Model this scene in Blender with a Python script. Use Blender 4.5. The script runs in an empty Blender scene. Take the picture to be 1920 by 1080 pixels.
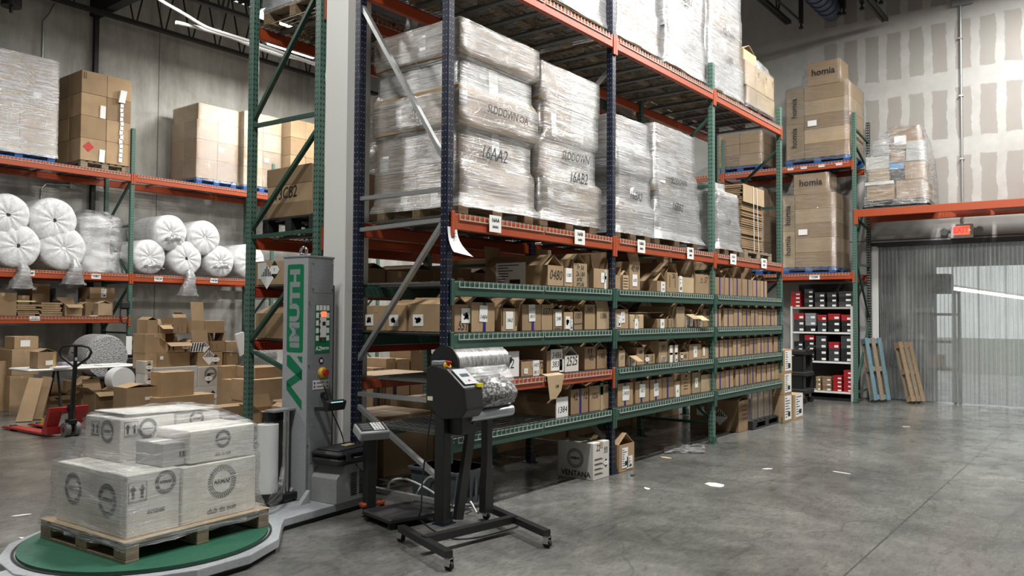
import bpy, math, random
from mathutils import Vector, Matrix, noise
R_ = random.Random(7)
S = bpy.context.scene
COL = S.collection

# ------------------------------------------------------------------ camera
F, YAW, PIT, ROL, CH = 1499.4, 0.6582, 0.0323, 0.00606, 1.635
fw = Vector((math.cos(PIT)*math.cos(YAW), math.cos(PIT)*math.sin(YAW), math.sin(PIT)))
rt = Vector((math.sin(YAW), -math.cos(YAW), 0)); up = rt.cross(fw)
rt, up = rt*math.cos(ROL)+up*math.sin(ROL), -rt*math.sin(ROL)+up*math.cos(ROL)
cd = bpy.data.cameras.new('camera'); cam = bpy.data.objects.new('camera', cd); COL.objects.link(cam)
m = Matrix.Identity(4)
for i in range(3):
    m[i][0] = rt[i]; m[i][1] = up[i]; m[i][2] = -fw[i]
m[2][3] = CH
cam.matrix_world = m
cd.sensor_width = 36; cd.lens = F*36/1920; cd.clip_end = 200; cd.clip_start = .05
S.camera = cam
def at(x, y, **k):
    d = fw + rt*((x-960)/F) - up*((y-540)/F)
    (a, v), = k.items(); i = 'XYZ'.index(a); o = (0, 0, CH)[i]
    return Vector((0, 0, CH)) + d*((v-o)/d[i])

# ------------------------------------------------------------------ world, exposure
S.view_settings.view_transform = 'Standard'; S.view_settings.look = 'None'
S.view_settings.exposure = 0.0; S.view_settings.gamma = 1
W = bpy.data.worlds.new('sky'); S.world = W; W.use_nodes = True
W.node_tree.nodes['Background'].inputs[0].default_value = (.93, 1.0, .97, 1)
W.node_tree.nodes['Background'].inputs[1].default_value = .95
# lamps hung from the roof joists (x, y, z, watts)
LAMPS = [(1.4, 3.3, 7.7, 380), (6.6, 1.9, 7.7, 580), (11.6, 1.9, 7.7, 480), (14.9, 0.7, 7.7, 360),
         (0.6, 10.3, 7.1, 170), (13.4, 12.4, 7.1, 430), (9.33, 12.75, 7.2, 60), (10.4, 13.9, 7.2, 200), (6.0, 11.0, 7.1, 300)]
def lamp(x, y, z, w):
    l = bpy.data.lights.new('lamp_light', 'AREA'); l.shape = 'RECTANGLE'; l.size = 1.1; l.size_y = .3; l.energy = w
    l.color = (1, .985, .95)
    o = bpy.data.objects.new('lamp_light', l); COL.objects.link(o); o.location = (x, y, z-.06)
    return o
for a in LAMPS: lamp(*a)

# ------------------------------------------------------------------ helpers
def tag(o, label=None, cat=None, group=None, kind=None):
    for k, v in (('label', label), ('category', cat), ('group', group), ('kind', kind)):
        if v: o[k] = v
    return o
def thing(name, label, cat, loc=(0, 0, 0), rz=0, group=None):
    o = bpy.data.objects.new(name, None); COL.objects.link(o); o.location = loc; o.rotation_euler = (0, 0, rz)
    o.empty_display_size = .1
    return tag(o, label, cat, group)
def root_loc(o):
    v = Vector((0, 0, 0))
    while o is not None:
        if o.rotation_euler.z != 0: return Vector((0, 0, 0))
        v += o.location; o = o.parent
    return v
def link(name, me, parent):
    o = bpy.data.objects.new(name, me); COL.objects.link(o)
    if parent is not None: o.parent = parent
    return o
class MB:
    """collects shapes; build() links them as one mesh object. World coordinates unless the parent thing is rotated."""
    def __init__(s): s.v = []; s.f = []; s.mi = []; s.sm = []; s.cur = 0
    def add(s, vs, fs, sm=False):
        n = len(s.v); s.v += [tuple(v) for v in vs]
        for f in fs: s.f.append([i+n for i in f]); s.mi.append(s.cur); s.sm.append(sm)
        return s
    def box(s, x0, y0, z0, x1, y1, z1, c=0):
        if x0 > x1: x0, x1 = x1, x0
        if y0 > y1: y0, y1 = y1, y0
        if z0 > z1: z0, z1 = z1, z0
        if c <= 0:
            return s.add([(x0,y0,z0),(x1,y0,z0),(x1,y1,z0),(x0,y1,z0),(x0,y0,z1),(x1,y0,z1),(x1,y1,z1),(x0,y1,z1)],
                  [(0,3,2,1),(4,5,6,7),(0,1,5,4),(1,2,6,5),(2,3,7,6),(3,0,4,7)])
        c = min(c, (x1-x0)*.45, (y1-y0)*.45, (z1-z0)*.45)
        def ring(d, z): 
            a0, a1, b0, b1 = x0+d, x1-d, y0+d, y1-d
            return [(a0+c,b0,z),(a1-c,b0,z),(a1,b0+c,z),(a1,b1-c,z),(a1-c,b1,z),(a0+c,b1,z),(a0,b1-c,z),(a0,b0+c,z)]
        v = ring(c, z0)+ring(0, z0+c)+ring(0, z1-c)+ring(c, z1)
        f = [tuple(range(7, -1, -1)), tuple(range(24, 32))]
        for k in range(3):
            for i in range(8): f.append((k*8+i, k*8+(i+1) % 8, k*8+8+(i+1) % 8, k*8+8+i))
        return s.add(v, f)
    def obox(s, c, u, v, w):
        c, u, v, w = map(Vector, (c, u, v, w)); P = []
        for k in (-1, 1):
            for a, b in ((-1,-1),(1,-1),(1,1),(-1,1)): P.append(c+u*a+v*b+w*k)
        fl = [(0,3,2,1),(4,5,6,7),(0,1,5,4),(1,2,6,5),(2,3,7,6),(3,0,4,7)]
        if u.cross(v).dot(w) < 0: fl = [f[::-1] for f in fl]
        return s.add(P, fl)
    def bar(s, a, b, w, h=None, upv=(0, 0, 1)):
        a, b = Vector(a), Vector(b); d = b-a; h = h or w
        n = d.normalized(); q = n.cross(Vector(upv))
        if q.length < 1e-4: q = n.cross(Vector((1, 0, 0)))
        q.normalize(); r = q.cross(n)
        return s.obox((a+b)/2, d/2, q*w/2, r*h/2)
    def slab(s, p, t):
        p = [Vector(q) for q in p]; n = (p[1]-p[0]).cross(p[2]-p[0]).normalized()*t/2; k = len(p)
        v = [q-n for q in p]+[q+n for q in p]
        return s.add(v, [tuple(range(k-1, -1, -1)), tuple(range(k, 2*k))]+[(i, (i+1) % k, (i+1) % k+k, i+k) for i in range(k)])
    def loft(s, rings, cap=True, sm=True, closed=True):
        n = len(rings[0]); v = [p for r in rings for p in r]; f = []
        for k in range(len(rings)-1):
            for i in range(n if closed else n-1): f.append((k*n+i, k*n+(i+1) % n, (k+1)*n+(i+1) % n, (k+1)*n+i))
        s.add(v, f, sm)
        if cap:
            s.add(rings[0], [tuple(range(n-1, -1, -1))]); s.add(rings[-1], [tuple(range(n))])
        return s
    def tube(s, pts, r, n=10, cap=True, rs=None):
        pts = [Vector(p) for p in pts]; rings = []; pu = None
        for i, p in enumerate(pts):
            d = (pts[min(i+1, len(pts)-1)]-pts[max(i-1, 0)]).normalized()
            if pu is None: u = d.cross(Vector((0, 0, 1))); u = u if u.length > .01 else d.cross(Vector((1, 0, 0)))
            else: u = pu-d*pu.dot(d)
            u.normalize(); pu = u; w = d.cross(u); q = rs[i] if rs else r
            rings.append([p+u*q*math.cos(2*math.pi*k/n)+w*q*math.sin(2*math.pi*k/n) for k in range(n)])
        return s.loft(rings, cap)
    def cyl(s, a, b, r, n=20, r2=None): return s.tube([a, b], r, n, rs=[r, r if r2 is None else r2])
    def prism(s, pts, ax, a, b):
        """polygon in the plane normal to axis ax, extruded from a to b"""
        i = 'XYZ'.index(ax); o = [j for j in range(3) if j != i]
        def mk(p, h): v = [0, 0, 0]; v[o[0]], v[o[1]] = p; v[i] = h; return v
        n = len(pts); A = sum(pts[k][0]*pts[(k+1) % n][1]-pts[(k+1) % n][0]*pts[k][1] for k in range(n))
        if (A > 0) == (ax == 'Y'): pts = pts[::-1]
        if a > b: a, b = b, a
        v = [mk(p, a) for p in pts]+[mk(p, b) for p in pts]
        return s.add(v, [tuple(range(n-1, -1, -1)), tuple(range(n, 2*n))]+[(k, (k+1) % n, (k+1) % n+n, k+n) for k in range(n)])
    def build(s, name, mats, parent=None, bevel=0, org=None):
        if not isinstance(mats, (list, tuple)): mats = [mats]
        o0 = root_loc(parent); me = bpy.data.meshes.new(name)
        if org is not None: pl = Vector(org)-o0; o0 = Vector(org)
        me.from_pydata([(a-o0.x, b-o0.y, c-o0.z) for a, b, c in s.v], [], s.f)
        for mt in mats: me.materials.append(mt)
        me.polygons.foreach_set('material_index', s.mi); me.polygons.foreach_set('use_smooth', s.sm)
        me.update(); o = link(name, me, parent)
        if org is not None: o.location = pl
        if bevel:
            b = o.modifiers.new('b', 'BEVEL'); b.width = bevel; b.segments = 2; b.limit_method = 'ANGLE'
        return o
FR = {'-Y': ((1,0,0),(0,0,1)), '-X': ((0,-1,0),(0,0,1)), '+Z': ((1,0,0),(0,1,0)), '-Xup': ((0,0,1),(0,1,0)), '-Yup': ((0,0,1),(-1,0,0))}
def text(st, c, size, fr, mat, parent, name='lettering', shear=0, rot=0, bold=0, wx=1.0):
    cu = bpy.data.curves.new('t', 'FONT'); cu.body = st; cu.size = size; cu.align_x = 'CENTER'; cu.align_y = 'CENTER'
    cu.shear = shear; cu.offset = bold; cu.resolution_u = 2; cu.extrude = .0006
    t = bpy.data.objects.new('t', cu); me = bpy.data.meshes.new_from_object(t)
    bpy.data.objects.remove(t); bpy.data.curves.remove(cu)
    me.materials.clear(); me.materials.append(mat)
    u, v = (Vector(q) for q in (FR[fr] if isinstance(fr, str) else fr)); n = u.cross(v); c = Vector(c)-root_loc(parent)
    if rot: u, v = u*math.cos(rot)+v*math.sin(rot), v*math.cos(rot)-u*math.sin(rot)
    M = Matrix(((u.x*wx, v.x, n.x, c.x), (u.y*wx, v.y, n.y, c.y), (u.z*wx, v.z, n.z, c.z), (0, 0, 0, 1)))
    me.transform(M); me.name = name
    return link(name, me, parent)
def plate(c, w, h, fr, mat, parent, name='label', t=.0015, rot=0, bm=None):
    u, v = (Vector(q) for q in (FR[fr] if isinstance(fr, str) else fr)); n = u.cross(v); c = Vector(c)
    if rot: u, v = u*math.cos(rot)+v*math.sin(rot), v*math.cos(rot)-u*math.sin(rot)
    mb = bm or MB(); mb.obox(c, u*w/2, v*h/2, n*t/2)
    return mb if bm else mb.build(name, mat, parent)
def ring2d(mb, c, r0, r1, fr, n=28, tick=None):
    u, v = (Vector(q) for q in FR[fr]); nn = u.cross(v); c = Vector(c)
    for k in range(n):
        a, b = 2*math.pi*k/n, 2*math.pi*(k+(tick or 1.0))/n
        P = [c+u*r*math.cos(q)+v*r*math.sin(q) for r, q in ((r0, a), (r1, a), (r1, b), (r0, b))]
        mb.slab(P, .0012)
    return mb

# ------------------------------------------------------------------ materials
def mat(name, col, rough=.6, metal=0, spec=.5, **k):
    M = bpy.data.materials.new(name); M.use_nodes = True; b = M.node_tree.nodes['Principled BSDF']
    b.inputs['Base Color'].default_value = (*col, 1); b.inputs['Roughness'].default_value = rough
    b.inputs['Metallic'].default_value = metal; b.inputs['Specular IOR Level'].default_value = spec
    if 'em' in k:
        b.inputs['Emission Color'].default_value = (*k.get('ec', col), 1); b.inputs['Emission Strength'].default_value = k['em']
    return M
class NT:
    def __init__(s, M): s.t = M.node_tree; s.b = s.t.nodes.get('Principled BSDF')
    def n(s, ty, **k):
        q = s.t.nodes.new(ty)
        for a, v in k.items():
            if a.startswith('i_'):
                i = a[2:]; i = int(i) if i.isdigit() else i.replace('_', ' ')
                q.inputs[i].default_value = v
            else: setattr(q, a, v)
        return q
    def l(s, a, b): s.t.links.new(a, b)
    def coord(s, what='Object', scale=(1, 1, 1), rand=False):
        tc = s.n('ShaderNodeTexCoord'); mp = s.n('ShaderNodeMapping'); mp.inputs['Scale'].default_value = scale
        s.l(tc.outputs[what], mp.inputs['Vector'])
        if rand:
            oi = s.n('ShaderNodeObjectInfo'); v = s.n('ShaderNodeVectorMath', operation='SCALE'); v.inputs[0].default_value = (37, 19, 53)
            s.l(oi.outputs['Random'], v.inputs['Scale']); s.l(v.outputs[0], mp.inputs['Location'])
        return mp.outputs[0]
    def noise(s, vec, sc, det=3, rough=.5, dist=0):
        q = s.n('ShaderNodeTexNoise'); q.inputs['Scale'].default_value = sc; q.inputs['Detail'].default_value = det
        q.inputs['Roughness'].default_value = rough; q.inputs['Distortion'].default_value = dist; s.l(vec, q.inputs['Vector']); return q.outputs['Fac']
    def ramp(s, fac, stops):
        q = s.n('ShaderNodeValToRGB'); e = q.color_ramp.elements
        while len(e) < len(stops): e.new(.5)
        for a, (p, c) in zip(e, stops): a.position = p; a.color = (*c, 1) if len(c) == 3 else c
        s.l(fac, q.inputs[0]); return q.outputs[0]
    def math(s, op, a, b=None, c=None):
        q = s.n('ShaderNodeMath', operation=op)
        for i, v in enumerate((a, b, c)):
            if v is None: continue
            if isinstance(v, (int, float)): q.inputs[i].default_value = v
            else: s.l(v, q.inputs[i])
        return q.outputs[0]
    def mix(s, f, a, b, bt='MIX'):
        q = s.n('ShaderNodeMix', data_type='RGBA', blend_type=bt)
        for i, v in ((0, f), (6, a), (7, b)):
            if isinstance(v, (int, float)): q.inputs[i].default_value = v
            elif isinstance(v, tuple): q.inputs[i].default_value = (*v, 1)
            else: s.l(v, q.inputs[i])
        return q.outputs[2]
    def bump(s, h, st, d=.01):
        q = s.n('ShaderNodeBump'); q.inputs['Strength'].default_value = st; q.inputs['Distance'].default_value = d
        s.l(h, q.inputs['Height']); s.l(q.outputs[0], s.b.inputs['Normal']); return q
def g3(v): return (v, v, v)
def cardboard(name, col, var=.25):
    M = mat(name, col, .75, spec=.25); t = NT(M); c = t.coord(rand=True)
    oi = t.n('ShaderNodeObjectInfo')
    n = t.noise(c, 2.3, 4, .6); c2 = t.coord(scale=(90, 90, 2), rand=True); fl = t.noise(c2, 1, 1)
    a = t.ramp(n, [(.3, g3(.82)), (.7, g3(1.1))]); b = t.ramp(oi.outputs['Random'], [(0, (.78, .76, .74)), (.5, (1, 1, 1)), (1, (1.15, 1.13, 1.08))])
    r = t.mix(1.0, t.mix(1.0, col, a, 'MULTIPLY'), b, 'MULTIPLY'); r2 = t.mix(.12, r, fl, 'MULTIPLY')
    t.l(r2, t.b.inputs['Base Color']); t.bump(t.math('ADD', fl, n), .12, .004); return M
def painted(name, col, rough=.4, wear=(.3, .28, .26), amt=.35, metal=0):
    M = mat(name, col, rough, metal); t = NT(M); c = t.coord(rand=True)
    n = t.noise(c, 9, 6, .7); sc = t.noise(t.coord(scale=(1, 1, 6), rand=True), 30, 4, .7)
    f = t.math('MULTIPLY', t.ramp(n, [(.60, g3(0)), (.72, g3(1))]), amt)
    v = t.ramp(sc, [(.3, g3(.8)), (.7, g3(1.1))])
    t.l(t.mix(f, t.mix(1.0, col, v, 'MULTIPLY'), wear), t.b.inputs['Base Color'])
    t.l(t.math('ADD', t.math('MULTIPLY', n, .25), rough-.1), t.b.inputs['Roughness']); return M
def perforated(name, col, hole=(.004, .004, .005), pitch=.0508, hx=.016, rw=.0065, rh=.011):
    M = painted(name, col, .38, amt=.3); t = NT(M)
    tc = t.n('ShaderNodeTexCoord'); sp = t.n('ShaderNodeSeparateXYZ'); t.l(tc.outputs['Object'], sp.inputs[0])
    nn = t.n('ShaderNodeSeparateXYZ'); t.l(tc.outputs['Normal'], nn.inputs[0])
    uv = t.n('ShaderNodeUVMap')
    z = t.math('SUBTRACT', t.math('FRACT', t.math('DIVIDE', sp.outputs[2], pitch)), .5)
    z = t.math('DIVIDE', z, rh/pitch)
    sel = t.math('GREATER_THAN', t.math('ABSOLUTE', nn.outputs[0]), .5)
    a = t.n('ShaderNodeMix', data_type='FLOAT'); t.l(sel, a.inputs[0]); t.l(sp.outputs[0], a.inputs[2]); t.l(sp.outputs[1], a.inputs[3])
    x = t.math('DIVIDE', t.math('SUBTRACT', t.math('ABSOLUTE', a.outputs[0]), hx), rw)
    h = t.math('LESS_THAN', t.math('ADD', t.math('MULTIPLY', x, x), t.math('MULTIPLY', z, z)), 1.0)
    old = t.b.inputs['Base Color'].links[0].from_socket
    t.l(t.mix(h, old, hole), t.b.inputs['Base Color']); return M
def film(name, lo, hi, col=(.62, .625, .63), rough=.22, sc=(1.3, 1.3, 9), tilt=.12, sharp=(.35, .68), bump=.8, gls=.2):
    """stretch film: streaky layer, part see-through"""
    M = mat(name, col, rough, spec=.8); t = NT(M); out = t.t.nodes['Material Output']
    tc = t.n('ShaderNodeTexCoord'); mp = t.n('ShaderNodeMapping'); mp.inputs['Scale'].default_value = sc
    mp.inputs['Rotation'].default_value = (tilt, tilt, 0); t.l(tc.outputs['Object'], mp.inputs[0])
    a = t.noise(mp.outputs[0], 3.2, 6, .72, .25)
    mq = t.n('ShaderNodeMapping'); mq.inputs['Scale'].default_value = (sc[0]*.6, sc[1]*.6, sc[2]*4.5); mq.inputs['Rotation'].default_value = (-tilt*.6, tilt*.5, 0); t.l(tc.outputs['Object'], mq.inputs[0])
    a2 = t.noise(mq.outputs[0], 2.6, 3, .55, .15); a = t.math('ADD', t.math('MULTIPLY', a, .5), t.math('MULTIPLY', a2, .5))
    b = t.noise(t.coord(rand=True), 1.6, 3, .6)
    f = t.math('ADD', t.math('MULTIPLY', a, .9), t.math('MULTIPLY', b, .25))
    fac = t.n('ShaderNodeMapRange'); t.l(f, fac.inputs[0])
    fac.inputs[1].default_value = sharp[0]+.08; fac.inputs[2].default_value = sharp[1]+.08; fac.inputs[3].default_value = lo; fac.inputs[4].default_value = hi
    tr = t.n('ShaderNodeBsdfTransparent'); tr.inputs[0].default_value = (.97, .97, .97, 1)
    mx = t.n('ShaderNodeMixShader'); t.l(fac.outputs[0], mx.inputs[0]); t.l(tr.outputs[0], mx.inputs[1]); t.l(t.b.outputs[0], mx.inputs[2])
    gl = t.n('ShaderNodeBsdfGlossy'); gl.inputs['Roughness'].default_value = .12
    hb = t.bump(a, bump, .03); t.l(hb.outputs[0], gl.inputs['Normal'])
    m2 = t.n('ShaderNodeMixShader'); m2.inputs[0].default_value = gls; t.l(mx.outputs[0], m2.inputs[1]); t.l(gl.outputs[0], m2.inputs[2])
    t.l(m2.outputs[0], out.inputs[0]); return M

CB = cardboard('cardboard', (.41, .285, .168)); CBd = cardboard('brown cardboard', (.34, .235, .135)); CBl = cardboard('pale cardboard', (.50, .375, .235))
CBo = cardboard('olive cardboard', (.40, .31, .19))
WC = cardboard('white cardboard', (.72, .71, .67)); LBL = mat('paper label', (.82, .82, .8), .6); INK = mat('black ink', (.015, .015, .016), .6)
PRN = mat('grey print', (.10, .10, .105), .6); BRN = mat('brown print', (.10, .05, .02), .7)
BLUE = mat('blue tape', (.014, .010, .15), .5); GRNT = mat('green tape', (.02, .20, .06), .4); TAPE = mat('clear tape', (.45, .32, .19), .25)
ORG = painted('orange rack paint', (.40, .066, .018), .38, (.25, .18, .14), .3); RED = painted('red rack paint', (.40, .05, .02), .4)
GRN = painted('green rack paint', (.026, .078, .055), .42, (.16, .2, .17), .25); GRNP = perforated('green perforated steel', (.082, .165, .130))
BLUP = perforated('navy perforated steel', (.004, .008, .027), hole=(.28, .28, .27), rw=.0045, rh=.0045); GLV = painted('galvanised steel', (.42, .43, .43), .35, (.2, .2, .2), .4, .6)  # pale hole colour stands in for light coming through the navy posts
NAV = painted('navy paint', (.004, .008, .027), .35, amt=.1); BLKP = perforated('black perforated steel', (.02, .02, .021), hole=(.5, .5, .48)); WIRE_SHADE = mat('zinc wire', (.26, .27, .26), .4, .6); DKG = painted('dark galvanised channel', (.10, .105, .10), .5)  # black post holes are pale too, with light from behind painted in
WIRE_LIT = mat('lit zinc wire', (.50, .56, .50), .4, .3)  # same zinc as the deck top wires, whose darker colour holds their shade
BLK = mat('black powder coat', (.012, .012, .013), .42); BLKR = mat('black plastic', (.018, .018, .02), .55); RUB = mat('rubber', (.012, .012, .012), .8)
DKM = mat('dark steel', (.03, .028, .027), .6, .3); CHR = mat('chrome', (.6, .6, .6), .2, 1)
GRY = painted('machine grey paint', (.37, .385, .40), .38, amt=.08); GRYD = painted('machine dark grey paint', (.23, .24, .258), .35, amt=.06)
LGRY = painted('platform grey paint', (.36, .38, .40), .4, (.08, .08, .08), .55); MGRN = mat('logo green', (.004, .17, .075), .4)
WHT = mat('white paint', (.72, .72, .69), .45); REDP = mat('red plastic', (.45, .02, .015), .35); YEL = mat('yellow plastic', (.6, .38, .03), .4)
RJK = painted('red pallet jack paint', (.36, .02, .018), .35, (.1, .03, .02), .3); BLUPL = painted('blue pallet paint', (.02, .10, .33), .55, (.2, .15, .1), .4)
FOAM = mat('white foam', (.80, .81, .82), .45); STEEL = mat('brushed alloy', (.45, .48, .52), .3, .8)
def wood(name, col):
    M = mat(name, col, .75, spec=.2); t = NT(M); n = t.noise(t.coord(scale=(2, 14, 14), rand=True), 3, 5, .6)
    t.l(t.mix(1.0, col, t.ramp(n, [(.25, g3(.55)), (.75, g3(1.15))]), 'MULTIPLY'), t.b.inputs['Base Color']); t.bump(n, .3, .005); return M
WOOD = wood('pallet wood', (.36, .26, .16)); WOODG = wood('weathered wood', (.30, .24, .17)); WOODR = wood('red pallet wood', (.10, .028, .03))
FILM = film('stretch film', .26, .88, sharp=(.43, .61), col=(.50, .495, .48), bump=.5, tilt=.22); FILMC = film('clear stretch film', .05, .55, sharp=(.48, .75), gls=.16); FILMT = film('clear packing film', .06, .85, sharp=(.46, .66), sc=(2.2, 2.2, 5), bump=1.0, gls=.2)
FILMD = film('clear draped film', .06, .80, sharp=(.47, .64), sc=(1.6, 1.6, 16), bump=1.0, gls=.13, tilt=.35)  # white streaks stand in for specular glints on the clear film
FILMW = film('milky stretch film', .28, .88, sharp=(.38, .60), rough=.3, col=(.42, .425, .43), bump=.5)

# ------------------------------------------------------------------ setting
XW, YW, ZC = 17.10, 16.6, 8.95     # exit wall, concrete wall, roof deck
def struct(name, mb, mt): return tag(mb.build(name, mt), kind='structure')
FLO = mat('polished concrete', (.2, .2, .19), .3)
t = NT(FLO); c = t.coord('Object')
n1 = t.noise(c, .55, 6, .62, .4); n2 = t.noise(c, 3.2, 7, .7, .6); n3 = t.noise(t.coord(scale=(.35, 1.6, 1)), 2.6, 8, .75, 1.2)
base = t.ramp(t.math('ADD', t.math('MULTIPLY', n1, .55), t.math('MULTIPLY', n2, .45)), [(.34, (.045, .046, .043)), (.45, (.095, .096, .089)), (.54, (.145, .145, .135)), (.68, (.24, .237, .22))])
dk = t.ramp(n3, [(.32, g3(.45)), (.44, g3(1))]); base = t.mix(.75, base, dk, 'MULTIPLY')
n4 = t.noise(t.coord(scale=(1, 2.6, 1)), 11, 7, .8, .8); base = t.mix(.8, base, t.ramp(n4, [(.36, g3(.62)), (.5, g3(1)), (.66, g3(1.25))]), 'MULTIPLY')
vor = t.n('ShaderNodeTexVoronoi', feature='DISTANCE_TO_EDGE'); vor.inputs['Scale'].default_value = .16
dv = t.n('ShaderNodeVectorMath', operation='ADD'); nz = t.n('ShaderNodeTexNoise'); nz.inputs['Scale'].default_value = 1.1; t.l(c, nz.inputs[0])
t.l(c, dv.inputs[0]); t.l(nz.outputs[1], dv.inputs[1]); t.l(dv.outputs[0], vor.inputs['Vector'])
crk = t.math('LESS_THAN', vor.outputs['Distance'], .0011)
sp = t.n('ShaderNodeSeparateXYZ'); t.l(c, sp.inputs[0])
def joint(o, per, off, w): return t.math('LESS_THAN', t.math('ABSOLUTE', t.math('SUBTRACT', t.math('FRACT', t.math('DIVIDE', t.math('ADD', o, off), per)), .5)), w/per)
jn = t.math('MAXIMUM', joint(sp.outputs[1], 4.6, 2.3-1.45, .007), joint(sp.outputs[0], 6.2, 3.1-.6, .006))
spk = t.ramp(t.noise(c, 70, 2, .5), [(.72, g3(0)), (.76, g3(1))])
base = t.mix(t.math('MULTIPLY', crk, .5), base, (.07, .07, .07)); base = t.mix(t.math('MULTIPLY', jn, .75), base, (.045, .045, .042)); base = t.mix(t.math('MULTIPLY', spk, .35), base, (.5, .5, .48))
t.l(base, t.b.inputs['Base Color'])
t.l(t.ramp(n2, [(.3, g3(.34)), (.7, g3(.13))]), t.b.inputs['Roughness']); t.bump(n2, .06, .01)
struct('floor', MB().box(-8, -7, -.15, XW+9, YW, 0), FLO)

CON = mat('tilt-up concrete', (.3, .3, .28), .85)
t = NT(CON); c = t.coord('Object'); a = t.noise(c, .5, 6, .65, .3); b = t.noise(t.coord(scale=(3, 3, .5)), 1.2, 5, .7)
base = t.ramp(t.math('ADD', t.math('MULTIPLY', a, .6), t.math('MULTIPLY', b, .4)), [(.36, (.24, .235, .21)), (.5, (.42, .415, .38)), (.62, (.56, .555, .52))])
sp = t.n('ShaderNodeSeparateXYZ'); t.l(c, sp.inputs[0])
j = t.math('MAXIMUM', t.math('LESS_THAN', t.math('ABSOLUTE', t.math('SUBTRACT', sp.outputs[2], 2.9)), .012), t.math('LESS_THAN', t.math('ABSOLUTE', t.math('SUBTRACT', sp.outputs[0], 8.9)), .012))
t.l(t.mix(t.math('MULTIPLY', j, .7), base, (.08, .08, .075)), t.b.inputs['Base Color']); t.bump(b, .3, .02)
struct('wall_left', MB().box(-8, YW, 0, XW+.3, YW+.25, ZC), CON)

DRY = mat('taped drywall', (.5, .5, .48), .85)
t = NT(DRY); c = t.coord('Object'); sp = t.n('ShaderNodeSeparateXYZ'); t.l(c, sp.inputs[0])
wob = t.math('MULTIPLY', t.math('SUBTRACT', t.noise(c, 3.0, 4, .65), .5), .13)
wob2 = t.math('MULTIPLY', t.math('SUBTRACT', t.noise(c, .45, 2, .5), .5), .25)
fy = t.math('ABSOLUTE', t.math('SUBTRACT', t.math('FRACT', t.math('DIVIDE', t.math('ADD', t.math('ADD', sp.outputs[1], wob), .195), .405)), .5))
fz = t.math('ABSOLUTE', t.math('SUBTRACT', t.math('FRACT', t.math('DIVIDE', t.math('SUBTRACT', t.math('ADD', sp.outputs[2], wob), 6.16), 1.30)), .5))
patch = t.math('MULTIPLY', t.ramp(fy, [(.18, g3(1)), (.21, g3(0))]) , t.ramp(fz, [(.0, g3(0)), (.16, g3(0)), (.175, g3(1))]))
fz2 = fz
patch = t.math('MULTIPLY', t.ramp(t.math('SUBTRACT', .5, fy), [(.17, g3(0)), (.20, g3(1))]), t.ramp(t.math('SUBTRACT', .5, fz), [(.13, g3(0)), (.145, g3(1))]))
above = t.math('GREATER_THAN', sp.outputs[2], 3.55)
pcol = t.ramp(t.noise(t.coord(scale=(1, 1.1, .35)), 1.1, 2, .5), [(.38, (.29, .285, .255)), (.5, (.30, .27, .245)), (.62, (.26, .245, .235))])
mud = t.ramp(t.noise(c, 4, 3), [(.3, g3(.40)), (.7, g3(.47))])
mud = t.mix(1.0, mud, (1, .99, .95), 'MULTIPLY')
band = t.math('LESS_THAN', sp.outputs[1], 5.0)
f = t.math('MULTIPLY', t.math('MULTIPLY', patch, above), .85); f = t.math('MULTIPLY', f, band)
base = t.mix(f, mud, pcol)
lj = t.math('LESS_THAN', t.math('ABSOLUTE', t.math('SUBTRACT', sp.outputs[2], 3.14)), .012)
t.l(t.mix(t.math('MULTIPLY', lj, .8), base, (.06, .06, .055)), t.b.inputs['Base Color'])
DY0, DY1, DZ = -1.6, 3.97, 3.03    # doorway in the exit wall
w = MB(); w.box(XW, DY1, 0, XW+.25, YW, ZC); w.box(XW, -7, 0, XW+.25, DY0, ZC); w.box(XW, DY0, DZ, XW+.25, DY1, ZC)
struct('wall_right', w, DRY)
w = MB(); w.box(XW-.012, DY1, 0, XW+.26, DY1+.12, DZ+.06); w.box(XW-.012, DY0-.12, 0, XW+.26, DY0, DZ+.06)
struct('trim_1', w, WHT)
struct('trim_2', MB().box(XW-.03, DY0-.12, DZ, XW+.26, DY1+.12, DZ+.07), BLK)
DECK = mat('dark roof deck', (.030, .030, .031), .6, .3)
w = MB(); k = 0; x = -8.0
while x < XW:
    w.box(x, -7, ZC, x+.09, YW, ZC+.06); w.box(x+.09, -7, ZC+.04, x+.2, YW, ZC+.06); x += .2
struct('ceiling', w, DECK)
# side walls out of view that close the hall
struct('wall_back', MB().box(-8.25, -7, 0, -8, YW, ZC), DRY); struct('wall_front', MB().box(-8, -7.25, 0, XW+9, -7, ZC), DRY)
# dock room behind the strip curtain
DCK = mat('dock room paint', (.20, .215, .24), .8)
w = MB(); XB = XW+7.5
w.box(XW+.25, 6.5, 0, XB, 6.7, 4.6); w.box(XB, 4.25, 0, XB+.2, 6.7, 4.6); w.box(XB, -7, 3.0, XB+.2, 4.25, 4.6); w.box(XB, -7, 0, XB+.2, -3, 3.1)
struct('wall_dock', w, DCK); struct('ceiling_dock', MB().box(XW+.25, -7, 4.6, XB+.2, 6.7, 4.7), DCK)
GRS = mat('pale ground outside', (.33, .35, .30), .9); tag(MB().box(XB+1.5, -30, -.5, XB+60, 30, -.35).build('lawn', GRS), kind='structure')
for (x, y, z, wd) in ((XW+4.5, 0.2, 4.4, 170),): lamp(x, y, z, wd)  # unseen area light added to brighten the curtain from behind

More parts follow.
